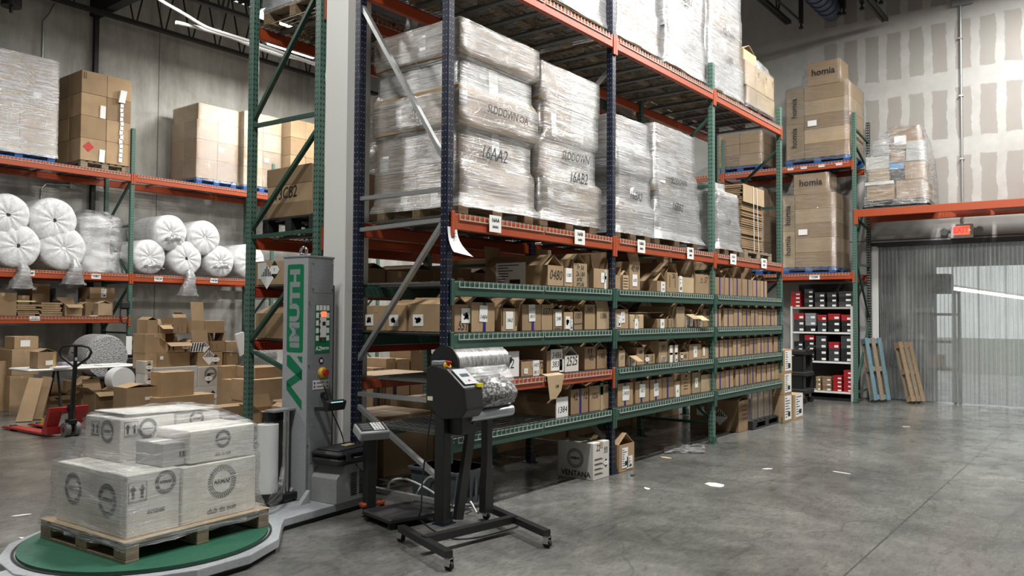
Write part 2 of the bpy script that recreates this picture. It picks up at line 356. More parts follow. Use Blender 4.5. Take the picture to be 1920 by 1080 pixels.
# ------------------------------------------------------------------ joists, ceiling fittings
def joist(y, x0, x1, zb, label, zt=None):
    zt = zt or ZC-.12; r = thing('roof_joist', label, 'roof joist', ((x0+x1)/2, y, zb), group='open web roof joists')
    b = MB(); b.box(x0, y-.06, zb, x1, y-.01, zb+.07); b.box(x0, y+.01, zb, x1, y+.06, zb+.07); b.build('bottom_chord', DKM, r)
    b = MB(); b.box(x0, y-.06, zt-.05, x1, y-.01, zt+.12); b.box(x0, y+.01, zt-.05, x1, y+.06, zt+.12); b.build('top_chord', DKM, r)
    b = MB(); x = x0+.1; st = .62
    while x+st < x1:
        b.bar((x, y, zt), (x+st*.45, y, zb+.05), .025); b.bar((x+st*.55, y, zb+.05), (x+st, y, zt), .025); x += st
    b.build('web', DKM, r)
joist(16.0, -6, XW, 7.50, 'dark open web roof joist running along the concrete wall')
joist(13.9, -6, XW, 7.50, 'dark open web roof joist crossing above the left rack aisle, second from the concrete wall')
joist(11.4, -6, XW, 7.50, 'dark open web roof joist third from the concrete wall, over the left aisle')
joist(5.62, -6, XW-.35, 7.78, 'dark roof joist ending at the drywall left of the blue duct end')
joist(3.75, -6, XW-.25, 7.45, 'dark roof joist ending at the drywall right of the blue duct end')
joist(8.6, -6, XW-.3, 7.7, 'dark open web roof joist above the back to back racks')
b = MB(); b.box(7.42, 2, 7.62, 7.62, YW, 7.95); 
tag(b.build('roof_girder', DKM), 'dark steel roof girder crossing above the concrete wall racks', 'girder')
c0 = at(186, 60, Y=16.4)
tag(MB().box(c0.x-.04, 16.48, 0, c0.x+.04, 16.58, 8.2).build('wall_column', DKM), 'slim dark steel column against the concrete wall behind the stacked brown cartons', 'column')
def pipe(name, label, pts, r, mt, cat='pipe', group=None, n=8):
    o = MB().tube(pts, r, n).build(name, mt); return tag(o, label, cat, group)
p0 = at(81, 110, Y=16.5); p1 = at(81, 40, Y=16.5); p2 = at(93, 27, Y=16.5)
pipe('conduit', 'thin steel conduit bending under the joist on the concrete wall', [(p0.x, 16.52, 4.4), (p1.x, 16.52, p1.z), (p2.x, 16.52, p2.z), (p2.x+.1, 16.52, p2.z+.25)], .022, GLV)
q = [at(*s, Y=16.5) for s in ((78, 372), (80, 352), (88, 344), (135, 347))]
pipe('conduit', 'short conduit bending to a junction box below the top orange beam', [(v.x, 16.53, v.z) for v in q], .018, GLV)
v = at(137, 347, Y=16.5); tag(MB().box(v.x-.06, 16.5, v.z-.08, v.x+.08, 16.6, v.z+.08, .01).build('junction_box', GLV), 'small grey junction box on the concrete wall above the foam rolls', 'junction box')
cv = at(1804, 300, X=XW-.03)
b = MB(); b.tube([(XW-.03, cv.y, 3.42), (XW-.03, cv.y, 8.6)], .022, 8); 
for z in (4.6, 5.8, 6.9, 7.6): b.box(XW-.06, cv.y-.035, z, XW, cv.y+.035, z+.03)
tag(b.build('conduit', GLV), 'tall vertical steel conduit on the taped drywall above the exit sign', 'pipe')
v = at(1804, 2, X=XW-.05); tag(MB().box(XW-.12, v.y-.17, v.z-.08, XW, v.y+.17, v.z+.3, .01).build('junction_box', GRYD), 'grey box at the top of the vertical conduit on the drywall', 'junction box')
# duct, sprinkler drops at the drywall
a = at(1560, 24, X=16.6); b = MB(); b.tube([(9, a.y, a.z+.05), (16.3, a.y, a.z+.05), (16.6, a.y, a.z), (16.66, a.y, a.z)], .2, 18, rs=[.2, .2, .19, .12])
for k in range(6): b.tube([(15.0+k*.25, a.y, a.z+.04), (15.05+k*.25, a.y, a.z+.04)], .215, 18)
tag(b.build('duct', mat('blue grey foil duct', (.10, .115, .19), .3, .5)), 'blue grey round duct end between two roof joists by the drywall', 'duct')
for n_, (x, y, lb) in enumerate(((1502, 52, 'left of the blue duct'), (1573, 27, 'just right of the blue duct'), (1582, 25, 'second right of the blue duct'), (1616, 16, 'on a thin pipe beside the right joist'), (1652, 5, 'right of the right joist end'))):
    a = at(x, y, X=16.5); a.x = 16.5; b = MB(); b.tube([(16.5, a.y, a.z), (16.5, a.y, a.z+.12)], .02, 8); b.tube([(16.5, a.y, a.z-.02), (16.5, a.y, a.z+.02)], .045, 8)
    if n_ not in (1, 2): b.tube([(11, a.y, a.z+.13), (16.5, a.y, a.z+.13)], .022, 8)
    b.box(16.44, a.y-.03, a.z+.1, 16.56, a.y+.03, ZC)
    tag(b.build('sprinkler_pipe', DKM), 'dark sprinkler pipe end near the drywall, '+lb, 'sprinkler pipe', 'sprinkler pipes')
a = at(21, 0, Y=15.2); b = MB(); b.tube([(a.x, 15.2, a.z-.12), (a.x, 15.2, a.z+.25)], .16, 12); b.tube([(a.x, 15.2, a.z-.22), (a.x, 15.2, a.z-.1)], .03, 8)
tag(b.build('unit_heater', BLK), 'black round ceiling fitting beside the joist in the upper left corner', 'ceiling fitting')
# white cable bundle over the left aisle
def wire(name, label, pts, r, mt, group=None): 
    P = [Vector(p) for p in pts]; out = []
    for i in range(len(P)-1):
        p0, p1, p2, p3 = P[max(i-1, 0)], P[i], P[i+1], P[min(i+2, len(P)-1)]
        for k in range(5):
            s_ = k/5; out.append(.5*((2*p1)+(p2-p0)*s_+(2*p0-5*p1+4*p2-p3)*s_**2+(3*p1-p0-3*p2+p3)*s_**3))
    out.append(P[-1]); return pipe(name, label, out, r, mt, 'cable', group)
for (lb, ps, r) in (('long white cable dropping past the joist to the green post', ((285, -14), (300, 0), (345, 26), (385, 50), (420, 62), (470, 78), (520, 96), (590, 119), (640, 134)), .028),
                ('lower white cable of the bundle below the roof deck', ((330, 42), (365, 50), (400, 60), (440, 72), (470, 85), (520, 102), (560, 110), (610, 128), (640, 140)), .034)):
    wire('ceiling_cable', lb, [at(x, y, Y=12.2 if 'long' in lb else 12.35) for x, y in ps], r, WHT, 'white ceiling cables')
a, b_ = at(463, -16, Y=12.9), at(300, -22, Y=12.9)
# lamps
LAMPM = mat('lit lamp diffuser', (1, .98, .92), .4, em=14, ec=(1, .97, .9))
for i, (x, y, z, wd) in enumerate(LAMPS):
    lb = {6: 'lit twin tube ceiling lamp seen under the orange beam beside the green post', 7: 'lit ceiling lamp far off near the concrete wall corner'}.get(i, 'lit ceiling lamp over the %s' % ['near main aisle', 'middle of the main aisle', 'far main aisle', 'exit doorway', 'turntable', 'left aisle far end', '', '', 'pallet jack'][i])
    r = thing('ceiling_lamp', lb, 'ceiling lamp', (x, y, z), group='ceiling lamps')
    MB().box(x-.62, y-.17, z, x+.62, y+.17, z+.07, .01).build('housing', WHT, r)
    b = MB()
    for s_ in (-.09, .09): b.box(x-.58, y+s_-.05, z-.035, x+.58, y+s_+.05, z, .01)
    b.build('diffuser', LAMPM, r)
    b = MB(); b.bar((x-.4, y, z+.07), (x-.4, y, ZC), .012); b.bar((x+.4, y, z+.07), (x+.4, y, ZC), .012); b.build('hanger', DKM, r)

# ------------------------------------------------------------------ pallet racks
BAY = 2.52; X0 = 4.621; YF = 4.216; DEP = 1.10; PW = .076
ZL = {1: 1.886, 2: 1.47, 3: 1.07, 4: .656, 5: 2.423, 6: 4.526}
def rack(label, axis, posts, front, levels, decks, colors, tops, braces, pw=PW, depth=DEP, group=None, cat='rack', rearmat=None):
    """posts: positions along the run; levels: (bay, z_top, paint, height); decks: (bay, z)"""
    P = (lambda a, d, z: (a, front+d, z)) if axis == 'x' else (lambda a, d, z: (front+d, a, z))
    root = thing('pallet_rack', label, cat, P((posts[0]+posts[-1])/2, depth/2, 0), group=group)
    for i, a in enumerate(posts):
        pm, bm, bracemat = colors[i]; zt = tops[i]
        fr = thing('upright_frame', None, None, (0, 0, 0)); fr.parent = root
        fr.location = Vector(P(a, depth/2, 0))-root.location
        for d in (.035, depth-.035):
            c = P(a, d, 0); b = MB(); b.box(c[0]-pw/2, c[1]-.035, .006, c[0]+pw/2, c[1]+.035, zt, .006)
            b.build('post', pm if (d < .1 or rearmat is None) else rearmat, fr, org=(c[0], c[1], 0))
            b = MB(); b.box(c[0]-.075, c[1]-.06, 0, c[0]+.075, c[1]+.06, .008); b.box(c[0]-.05, c[1]-.045, .008, c[0]+.05, c[1]-.036, .09); b.build('foot_plate', bm, fr)
        for kind, z0, z1 in braces[i]:
            if kind == 'h': A, B = P(a, .05, z0), P(a, depth-.05, z1)
            elif kind == '/': A, B = P(a, .05, z0), P(a, depth-.05, z1)
            b = MB(); b.bar(A, B, .034, .042, (1, 0, 0) if axis == 'x' else (0, 1, 0)); o = b.build('brace', bracemat, fr)
    for bay, z, mt, h in levels:
        a0, a1 = posts[bay]+pw/2, posts[bay+1]-pw/2
        for d0, d1, sg in ((-.012, .038, -1), (depth-.038, depth+.012, 1)):
            b = MB()
            def bx(a, d, z_, a2, d2, z2, c=0): p, q = P(a, d, z_), P(a2, d2, z2); b.box(p[0], p[1], p[2], q[0], q[1], q[2], c)
            bx(a0+.004, d0, z-h, a1-.004, d1, z-.025, .006)
            if sg < 0: bx(a0+.004, d0, z-.03, a1-.004, d0+.022, z, .004)
            else: bx(a0+.004, d1-.022, z-.03, a1-.004, d1, z, .004)
            for e, s_ in ((a0, -1), (a1, 1)):       # end connectors over the post faces
                if sg < 0: bx(e-.002*s_, d0-.008, z-.19, e+s_*.036, d0+.008, z+.02, .003)
                else: bx(e-.002*s_, d1-.008, z-.19, e+s_*.036, d1+.008, z+.02, .003)
            b.build('beam', mt, root)
    for bay, z in decks:
        a0, a1 = posts[bay]+pw/2+.02, posts[bay+1]-pw/2-.02; mid = (a0+a1)/2
        for s0, s1 in ((a0+.04, mid-.015), (mid+.015, a1-.02)):
            b = MB()
            def wr(a, d, z_, a2, d2, z2): p, q = P(a, d, z_), P(a2, d2, z2); b.box(p[0], p[1], p[2], q[0], q[1], q[2])
            n = int((s1-s0)/.058); w_ = .0045
            for k in range(n+1):
                a = s0+(s1-s0)*k/n; b.cur = 1; wr(a-w_/2, -.016, z+.001, a+w_/2, depth+.014, z+.006); b.cur = 0; wr(a-w_/2, -.022, z-.042, a+w_/2, -.016, z+.006)
            b.cur = 1
            for k in range(13):
                d = .03+(depth-.06)*k/12; wr(s0, d-.0025, z+.006, s1, d+.0025, z+.011)
            b.cur = 0; wr(s0, -.023, z-.045, s1, -.016, z-.039); b.cur = 2
            for k in range(3):
                a = s0+(s1-s0)*(k+.5)/3; wr(a-.03, .0, z-.022, a+.03, depth, z-.001)
            b.build('wire_deck', [WIRE_LIT, WIRE_SHADE, DKG], root)
    return root
# end-frame braces of the navy frame nearest the camera
nb = [('h', 2.60, 2.615), ('/', 1.12, .0), ('h', .98, .96)]
A1 = at(672, 672, X=X0).z; 
nb = [('h', at(820, 355, X=X0).z, at(665, 373, X=X0).z), ('h', at(805, 752, X=X0).z, at(663, 738, X=X0).z),
      ('/', at(818, 290, X=X0).z, 3.72), ('/', at(814, 412, X=X0).z, at(663, 676, X=X0).z), ('/', .32, at(663, 760, X=X0).z),
      ('h', .16, .16), ('h', at(814, 408, X=X0).z-.02, at(698, 424, X=X0).z-.02)]
nb[2] = ('/', 2.84, at(668, 12, X=X0).z)
std = [('h', .25, .25), ('/', .30, 1.15), ('h', 1.22, 1.22), ('/', 2.15, 1.28), ('h', 2.2, 2.2), ('/', 2.30, 3.2), ('h', 3.3, 3.3), ('/', 4.2, 3.35)]
levels = []; decks = []
for bay in range(3):
    for L_ in (1, 2, 3, 4): levels.append((bay, ZL[L_], ORG if (bay == 0 and L_ == 3) else GRN, .115 if not (bay == 0 and L_ == 3) else .10)); decks.append((bay, ZL[L_]))
    for L_ in (5, 6): levels.append((bay, ZL[L_], ORG, .125)); decks.append((bay, ZL[L_]))
NV, GNC = (BLUP, NAV, GLV), (GRNP, GRN, GRN)
px = [X0+.03+BAY*i for i in range(4)]
main = rack('long pallet rack with navy and green posts and four green shelf levels', 'x', px, YF, levels, decks,
            [NV, (BLUP, NAV, GLV), GNC, GNC], [5.6, 5.75, 4.9, 4.85], [nb, std, std, std])
# location labels on the orange beam
def beam_label(x0, x1, y, st, parent, Y, z=None, w=None):
    a, b = at(x0, y, Y=Y), at(x1, y, Y=Y); c = (a+b)/2; h = .14
    lp = plate((c.x, Y-.004, c.z if z is None else z), b.x-a.x, h, '-Y', LBL, parent, 'location_label', .002)
    text(st[0], (c.x, Y-.006, (c.z if z is None else z)+.03), .045, '-Y', INK, lp, 'lettering', bold=.001)
    text(st[1], (c.x, Y-.006, (c.z if z is None else z)-.025), .030, '-Y', INK, lp, 'lettering', bold=.001)
for x0, x1, y, st in ((917, 939, 420, ('16AA', '16AA1')), (1077, 1096, 445, ('16AB', '16AB1')), (1195, 1209, 462, ('16BA', '16BA1')), (1288, 1300, 475, ('16BB', '16BB1')), (1369, 1380, 486, ('16CA', '16CA1')), (1427, 1437, 494, ('16CB', '16CB1'))):
    beam_label(x0, x1, y, st, main, YF-.028)
# curled paper taped to the nearest navy post
pr = thing('paper_sheet', 'curled white paper sheet taped to the nearest navy post under the orange beam', 'paper', (px[0], YF-.005, 2.2))
b = MB(); rows = []
for k in range(9):
    s_ = k/8; z = 2.315-.20*s_; rows.append([(px[0]-.035+.02*s_, YF-.006-.05*s_**3, z+.0), (px[0]+.075+.10*s_**3, YF-.008-.085*s_**2.2, z-.03*s_**2)])
for k in range(8): b.slab([rows[k][0], rows[k+1][0], rows[k+1][1], rows[k][1]], .0015)
b.build('sheet', LBL, pr); text('16-1', (px[0]+.03, YF-.022, 2.235), .045, ((0,0,-1),(1,0,0)), PRN, pr, 'lettering'); 
text('....', (px[0]+.055, YF-.03, 2.225), .045, ((0,0,-1),(1,0,0)), PRN, pr, 'lettering')

# second row of racks behind, back to back (green end frame beside the white column)
YB0, YB1 = 5.79, 6.89
bb = [('h', at(588, 430, X=X0).z, at(466, 445, X=X0).z), ('h', at(586, 213, X=X0).z, at(471, 236, X=X0).z), ('/', at(588, 240, X=X0).z, at(466, 430, X=X0).z),
      ('/', 4.62, at(473, 225, X=X0).z), ('/', at(588, 470, X=X0).z, at(462, 640, X=X0).z), ('h', .97, at(462, 655, X=X0).z), ('/', at(533, 760, X=X0).z+.3, .30), ('h', .15, .15)]
zb3 = at(480, 541, Y=YB1).z; zb2 = at(480, 640, Y=YB1).z
lv = []; dk = []
for bay in range(3):
    for z in (2.39, 4.50): lv.append((bay, z, ORG if z > 3 or 1 else RED, .13)); dk.append((bay, z))
    for z in (zb3+.02, zb2+.02): lv.append((bay, z, RED, .11)); dk.append((bay, z))
rackB = rack('green framed pallet rack standing behind the white column, back to back with the long rack', 'x', px, YB0, lv, dk,
             [GNC, GNC, GNC, GNC], [5.7, 5.6, 5.2, 5.2], [bb, std, std, std])
# white building column
col = MB(); cx, cy = 4.745, 5.555; col.box(cx-.145, cy-.15, 0, cx+.145, cy+.14, ZC, .012)
tag(col.build('building_column', WHT), 'white square building column between the grey mast and the navy post', 'column')

# racks against the concrete wall
YL = 15.3; zla, zlb, zlc = at(243, 326, Y=YL).z+.0, at(243, 514, Y=YL).z, at(243, 594, Y=YL).z
xm = at(246, 500, Y=YL).x; pl = [xm-BAY*1.28, xm, xm+BAY*1.28, xm+BAY*2.56]
lv = []; dk = []
for bay in range(3):
    for z in (zla, zlb): lv.append((bay, z, ORG, .14)); dk.append((bay, z))
    if bay == 0: lv.append((0, zlc, ORG, .12)); dk.append((0, zlc))
rackL = rack('green framed pallet rack with orange beams along the concrete wall', 'x', pl, YL, lv, dk, [GNC]*4, [5.0, at(248, 240, Y=YL).z, 5.0, 5.0], [std]*4)
for x0, x1, y, st in ((57, 76, 597, ('15BA', '')),):
    c = at(66, 597, Y=YL-.03); lp = plate((c.x, YL-.014, c.z-.0), .17, .075, '-Y', LBL, rackL, 'location_label'); text('15AZ', (c.x, YL-.016, c.z), .05, '-Y', PRN, lp)
for x, y, st in ((56, 512, '15BB'), (181, 518, '15BC'), (298, 523, '15CA'), (402, 526, '15CB')):
    c = at(x, y, Y=YL-.03); lp = plate((c.x, YL-.014, c.z), .17, .09, '-Y', LBL, rackL, 'location_label'); text(st, (c.x, YL-.016, c.z), .06, '-Y', INK, lp, bold=.002)

# racks at the exit wall
XR = 15.85; zh1, zh2 = 4.585, 2.45
pr_ = [4.10, 4.10+2.60, 4.10+5.2]
lv = [(b_, z, ORG, .12) for b_ in (0, 1) for z in (zh1, zh2)]; dk = [(b_, z) for b_ in (0, 1) for z in (zh1, zh2)]
bk = (GRNP, GRN, GRN)
rackR = rack('green posted pallet rack by the doorway holding tall tan wrapped pallets', 'y', pr_, XR, lv, dk, [bk, bk, bk], [5.5, 5.3, 5.3], [[('h', .2, .2), ('/', .3, 1.5), ('/', 2.75, 1.6), ('h', 2.62, 2.62), ('h', 3.5, 3.35), ('/', 3.0, 4.1), ('h', 4.9, 4.55), ('h', 5.2, 5.1)], std, std], rearmat=BLKP)
for x, y in ((1482, 312), (1507, 309), (1540, 306), (1573, 302)):
    c = at(x, y, X=XR-.02); plate((XR-.016, c.y, zh1-.05), .12, .045, '-X', LBL, rackR, 'location_label')
c = at(1527, 518, X=XR-.02); lp = plate((XR-.016, c.y, zh2-.07), .20, .085, '-X', LBL, rackR, 'location_label'); text('1104', (XR-.018, c.y, zh2-.07), .06, '-X', INK, lp, bold=.002)
# beams bridging the doorway, carried on the same post
zd = 3.63; root = thing('rack_beams', 'orange pallet rack beams bridging over the strip curtain doorway', 'rack beam', (XR+.5, 1.5, zd))
for xx, mt in ((XR-.012, ORG), (XR+1.04, ORG)):
    b = MB(); b.box(xx, -2.2, zd-.14, xx+.05, 4.055, zd-.02, .006); b.box(xx, -2.2, zd-.03, xx+.025, 4.055, zd, .004); b.box(xx-.008, 4.03, zd-.27, xx+.01, 4.10, zd+.015, .003); b.build('beam', mt, root)
for k in range(5):
    b = MB(); y1 = 3.98-k*1.2
    for j in range(20): b.box(XR-.01, y1-1.14*j/19-.003, zd+.001, XR+1.08, y1-1.14*j/19+.003, zd+.006)
    for j in range(9): b.box(XR+.02+j*.12, y1-1.14, zd+.006, XR+.026+j*.12, y1, zd+.011)
    b.build('wire_deck', WIRE_SHADE, root)
for k in range(4):
    y1 = 2.55-k*.62; b = MB(); b.box(XR+.1, y1-.56, zd-.095, XR+1.0, y1, zd-.022, .004); b.build('support_panel', RED, root)

# ------------------------------------------------------------------ cartons
def jig(a): return R_.uniform(-a, a)
def carton(label, x0, x1, y0, y1, z0, z1, top='tent', mt=None, tape=None, labels=(), hand=None, side=None, marks=(), group=None, cat='box', name='carton', rz=0, print_=None, axis='Y', top2=None):
    """front faces -Y (axis Y) ; labels = (u, v, w, h, text, ink style) on the front; side = same on the -X face"""
    mt = mt or CB; cx, cy = (x0+x1)/2, (y0+y1)/2
    r = thing(name, label, cat, (cx, cy, z0), 0, group)
    w, d, h = x1-x0, y1-y0, z1-z0; t_ = .004
    b = MB()
    if top == 'closed':
        b.box(x0, y0, z0, x1, y1, z1, .004); b.build('body', mt, r)
        b = MB()
        if w < d: b.box(cx-.025, y0-.001, z1, cx+.025, y1, z1+.0015); b.box(cx-.025, y0-.0018, z1-.06, cx+.025, y0, z1)
        else: b.box(x0-.001, cy-.025, z1, x1, cy+.025, z1+.0015); b.box(x0-.0018, cy-.025, z1-.06, x0, cy+.025, z1)
        if tape is None: b.build('packing_tape', TAPE, r)
    else:
        b.box(x0, y0, z0, x1, y1, z0+t_); b.box(x0, y0, z0, x1, y0+t_, z1); b.box(x0, y1-t_, z0, x1, y1, z1)
        b.box(x0, y0+t_, z0, x0+t_, y1-t_, z1); b.box(x1-t_, y0+t_, z0, x1, y1-t_, z1); b.build('body', mt, r)
        def flap(p): MB().slab(p, .005).build('flap', mt, r)
        if top in ('tent', 'tentup', 'halftent'):
            hh = min(.42*w, .14)*R_.uniform(.75, 1.05) if top != 'halftent' else .05; k = jig(.05)*w
            flap([(x0+.003, y0+.01, z1), (x0+.003, y1-.01, z1), (cx+k-.004, y1-.01, z1+hh), (cx+k-.004, y0+.01+jig(.01), z1+hh)])
            flap([(x1-.003, y0+.01, z1), (x1-.003, y1-.01, z1), (cx+k+.006, y1-.01, z1+hh-.005), (cx+k+.006, y0+.015, z1+hh-.005)])
            flap([(x0+.01, y0+.004, z1-.003), (x1-.01, y0+.004, z1-.003), (x1-.012, y0+.10, z1-.10), (x0+.012, y0+.10, z1-.10)])
        if top == 'tentup' or top == 'up':
            fh = min(.26, w*.8)
            flap([(x0+.004, y1-.004, z1), (x1-.004, y1-.004, z1), (x1-.01, y1+.02, z1+fh), (x0+.01, y1+.02, z1+fh)])
        if top == 'up':
            flap([(x1-.004, y0+.01, z1), (x1-.004, y1-.01, z1), (x1+.02, y1-.02, z1+fh*.8), (x1+.02, y0+.02, z1+fh*.8)])
            flap([(x0+.004, y0+.01, z1), (x0+.004, y1-.01, z1), (x0-.03, y1-.02, z1+fh*.6), (x0-.03, y0+.02, z1+fh*.6)])
        if top == 'front':       # near flap stands up
            fh = top2 or min(.2, w*.7)
            flap([(x0+.004, y0+.004, z1), (x1-.004, y0+.004, z1), (x1-.0, y0+.05, z1+fh), (x0+.0, y0+.05, z1+fh)])
            flap([(x1-.004, y0+.01, z1), (x1-.004, y1-.01, z1), (x1-.06, y1-.02, z1+.1), (x1-.06, y0+.06, z1+.1)])
        if top == 'open':
            fh = top2 or min(.2, d*.45)
            flap([(x0+.004, y1-.004, z1), (x1-.004, y1-.004, z1), (x1-.004, y1+.07, z1+fh), (x0+.004, y1+.07, z1+fh)])
            flap([(x0+.004, y0+.01, z1), (x0+.004, y1-.01, z1), (x0-.10, y1-.02, z1+.08), (x0-.10, y0+.02, z1+.08)])
            flap([(x1-.004, y0+.01, z1), (x1-.004, y1-.01, z1), (x1+.09, y1-.02, z1+.05), (x1+.09, y0+.02, z1+.05)])
            flap([(x0+.004, y0+.002, z1), (x1-.004, y0+.002, z1), (x1-.02, y0-.10, z1-.06), (x0+.02, y0-.10, z1-.06)])
    if tape is not None:
        tw = .036; k = jig(.06)*w; b = MB(); b.box(cx+k-tw/2, y0-.0016, z0+.002, cx+k+tw/2, y0, z1+.001)
        b.box(cx+k-tw/2, y0, z1-.001, cx+k+tw/2, y0+.006, z1+.001); b.build('tape', tape, r)
    for (fr, lst) in (('-Y', labels), ('-X', side or ())):
        for L_ in lst:
            u, v, lw, lh, tx = L_[:5]; sc_ = 1 if (lw > .185 or len(L_) > 6) else .80; lw *= sc_; lh *= sc_; ro = jig(.05) if lh < h*.85 else 0
            c = (x0+u*w, y0-.0025, z0+v*h) if fr == '-Y' else (x0-.0025, y1-u*d, z0+v*h)
            lp = plate(c, lw, lh, fr, LBL if len(L_) < 7 else L_[6], r, 'label', .0015, ro)
            e = (0, -.0012, 0) if fr == '-Y' else (-.0012, 0, 0)
            c2 = tuple(a+b_ for a, b_ in zip(c, e)); sty = L_[5] if len(L_) > 5 else 'hand'
            if sty == 'hand' and tx:
                ln = tx.split('/'); sz = min(lw/max(2.2, len(ln[0])*.60), lh/len(ln)*.85)
                for j, q in enumerate(ln): text(q, (c2[0], c2[1], c2[2]+(len(ln)/2-.5-j)*lh/len(ln)*.85), sz, fr, INK, lp, 'handwriting', .15, ro)
            elif sty == 'scribble':
                b = MB()
                for j in range(9):
                    a0, a1 = jig(.3)*lw, jig(.3)*lw; q0, q1 = jig(.25)*lh, jig(.25)*lh
                    A = (c2[0]+a0, c2[1], c2[2]+q0) if fr == '-Y' else (c2[0], c2[1]+a0, c2[2]+q0); B = (c2[0]+a1, c2[1], c2[2]+q1) if fr == '-Y' else (c2[0], c2[1]+a1, c2[2]+q1)
                    b.bar(A, B, .012, .012) if False else b.add(*flatbar(A, B, .016, fr))
                b.build('scribble', INK, lp)
            elif sty == 'ship':
                b = MB(); 
                for j in range(8):
                    q = lh*(.40-.11*j); ww = lw*R_.choice((.35, .5, .7, .25)); off = -lw*.42+ww/2
                    A = c2[0]+off if fr == '-Y' else c2[0]; B = c2[1] if fr == '-Y' else c2[1]-off
                    plate((A, B, c2[2]+q), ww, lh*.035, fr, INK, lp, bm=b, t=.0008)
                q = c2[2]-lh*.27; plate((c2[0]+(lw*.15 if fr == '-Y' else 0), c2[1]-(0 if fr == '-Y' else lw*.15), q), lw*.35, lh*.2, fr, INK, lp, bm=b, t=.0009)
                b.build('print', INK, lp)
    if hand:
        for tx, u, v, sz in hand: text(tx, (x0+u*w, y0-.0012, z0+v*h), sz, '-Y', INK, r, 'handwriting', .2, jig(.06), wx=.8)
    for mk in marks: mark(mk, x0, x1, y0, y1, z0, z1, r)
    return r
def flatbar(A, B, w, fr):
    A, B = Vector(A), Vector(B); n = Vector((0, -1, 0)) if fr == '-Y' else Vector((-1, 0, 0)); d = (B-A).normalized(); q = d.cross(n)*w/2; n = n*.0006
    P = [A-q, B-q, B+q, A+q]; return [p-n for p in P]+[p+n for p in P], [(3,2,1,0),(4,5,6,7),(0,1,5,4),(1,2,6,5),(2,3,7,6),(3,0,4,7)]
def poly(pts, c, fr, mt, par, name='mark', t=.0012, bm=None, off=.0015):
    u, v = (Vector(q) for q in (FR[fr] if isinstance(fr, str) else fr)); n = u.cross(v); c = Vector(c)+n*off
    b = bm or MB(); b.slab([c+u*a+v*e for a, e in pts], t)
    return b if bm else b.build(name, mt, par)
def diamond(r): return [(-r, 0), (0, -r), (r, 0), (0, r)]
def mark(mk, x0, x1, y0, y1, z0, z1, r):
    k, fr, u, v, s = mk[:5]
    c = Vector((x0+u*(x1-x0), y0, z0+v*(z1-z0))) if fr == '-Y' else Vector((x0, y1-u*(y1-y0), z0+v*(z1-z0)))
    U, V = (Vector(q) for q in FR[fr]); n = U.cross(V)
    if k == 'arrows':
        b = MB()
        for q in (-.3, .3):
            poly([(-.09*s+q*s, -.4*s), (.09*s+q*s, -.4*s), (.09*s+q*s, .1*s), (-.09*s+q*s, .1*s)], c, fr, None, None, bm=b)
            poly([(-.22*s+q*s, .1*s), (.22*s+q*s, .1*s), (q*s, .42*s)], c, fr, None, None, bm=b)
        poly([(-.55*s, -.55*s), (.55*s, -.55*s), (.55*s, -.5*s), (-.55*s, -.5*s)], c, fr, None, None, bm=b)
        if len(mk) > 5:
            for a in ((-.6, -.62, -.57, .62), (.57, -.62, .6, .62), (-.6, .59, .6, .62), (-.6, -.65, .6, -.62)):
                poly([(a[0]*s, a[1]*s), (a[2]*s, a[1]*s), (a[2]*s, a[3]*s), (a[0]*s, a[3]*s)], c, fr, None, None, bm=b)
        b.build('arrow_print', INK, r)
    elif k == 'hazY':      # black and white diamond with a letter
        b = MB(); poly(diamond(s), c, fr, None, None, bm=b); o = b.build('hazard_mark', INK, r)
        b = MB(); poly([(-.95*s, 0), (-.52*s, -.45*s), (.52*s, -.45*s), (.95*s, 0), (.52*s, .45*s), (-.52*s, .45*s)], c, fr, None, None, bm=b, off=.003); o2 = b.build('hazard_centre', LBL, o)
        text('Y', c+n*.0045, s*.5, fr, INK, o2)
    elif k == 'haz9':
        b = MB(); poly(diamond(s), c, fr, None, None, bm=b); o = b.build('hazard_mark', LBL, r)
        b = MB()
        for j in range(-3, 4): poly([((j-.3)*s*.22, .05*s), ((j+.3)*s*.22, .05*s), ((j+.3)*s*.22, (.9-abs(j)*.23)*s), ((j-.3)*s*.22, (.9-abs(j)*.23)*s)], c, fr, None, None, bm=b, off=.003)
        b.build('hazard_stripes', INK, o)
    elif k == 'stripes':
        o = plate(c+n*.001, s*1.6, s, fr, LBL, r, 'striped_label'); b = MB()
        for j in range(5): poly([((-.75+j*.3)*s, -.45*s), ((-.6+j*.3)*s, -.45*s), ((-.4+j*.3)*s, .45*s), ((-.55+j*.3)*s, .45*s)], c, fr, None, None, bm=b, off=.003)
        b.build('stripes', INK, o)
    elif k == 'armaf':
        b = ring2d(MB(), c+n*.0015, s*.74, s*.98, fr, 40, .55); ring2d(b, c+n*.0015, s*.66, s*.70, fr, 40)
        if len(mk) > 6: ring2d(b, c+n*.0012, s*.68, s*.97, fr, 40)
        o = b.build('round_logo', PRN, r); text('ARMAF', c+n*.0015, s*.36, fr, INK, r, bold=.001)
        if mk[5]: text(mk[5], c+n*.0015-V*s*1.62, s*.42, fr, PRN, r, bold=.001)
    elif k == 'text':
        text(mk[5], c+n*.0015, s, fr, mk[6], r, 'lettering', bold=.0015, rot=mk[7] if len(mk) > 7 else 0)
    elif k == 'bars':
        b = MB()
        for q in (-.5, .5): poly([(q*s-.03*s, -.5*s), (q*s+.03*s, -.5*s), (q*s+.03*s, .5*s), (q*s-.03*s, .5*s)], c, fr, None, None, bm=b)
        b.build('arrow_print', INK, r)
    elif k == 'lines':
        b = MB()
        for j in range(4): poly([(-.5*s, (.5-j*.3)*s), (R_.uniform(.1, .5)*s, (.5-j*.3)*s), (.5*s, (.42-j*.3)*s), (-.5*s, (.42-j*.3)*s)], c, fr, None, None, bm=b)
        b.build('print', BRN, r)

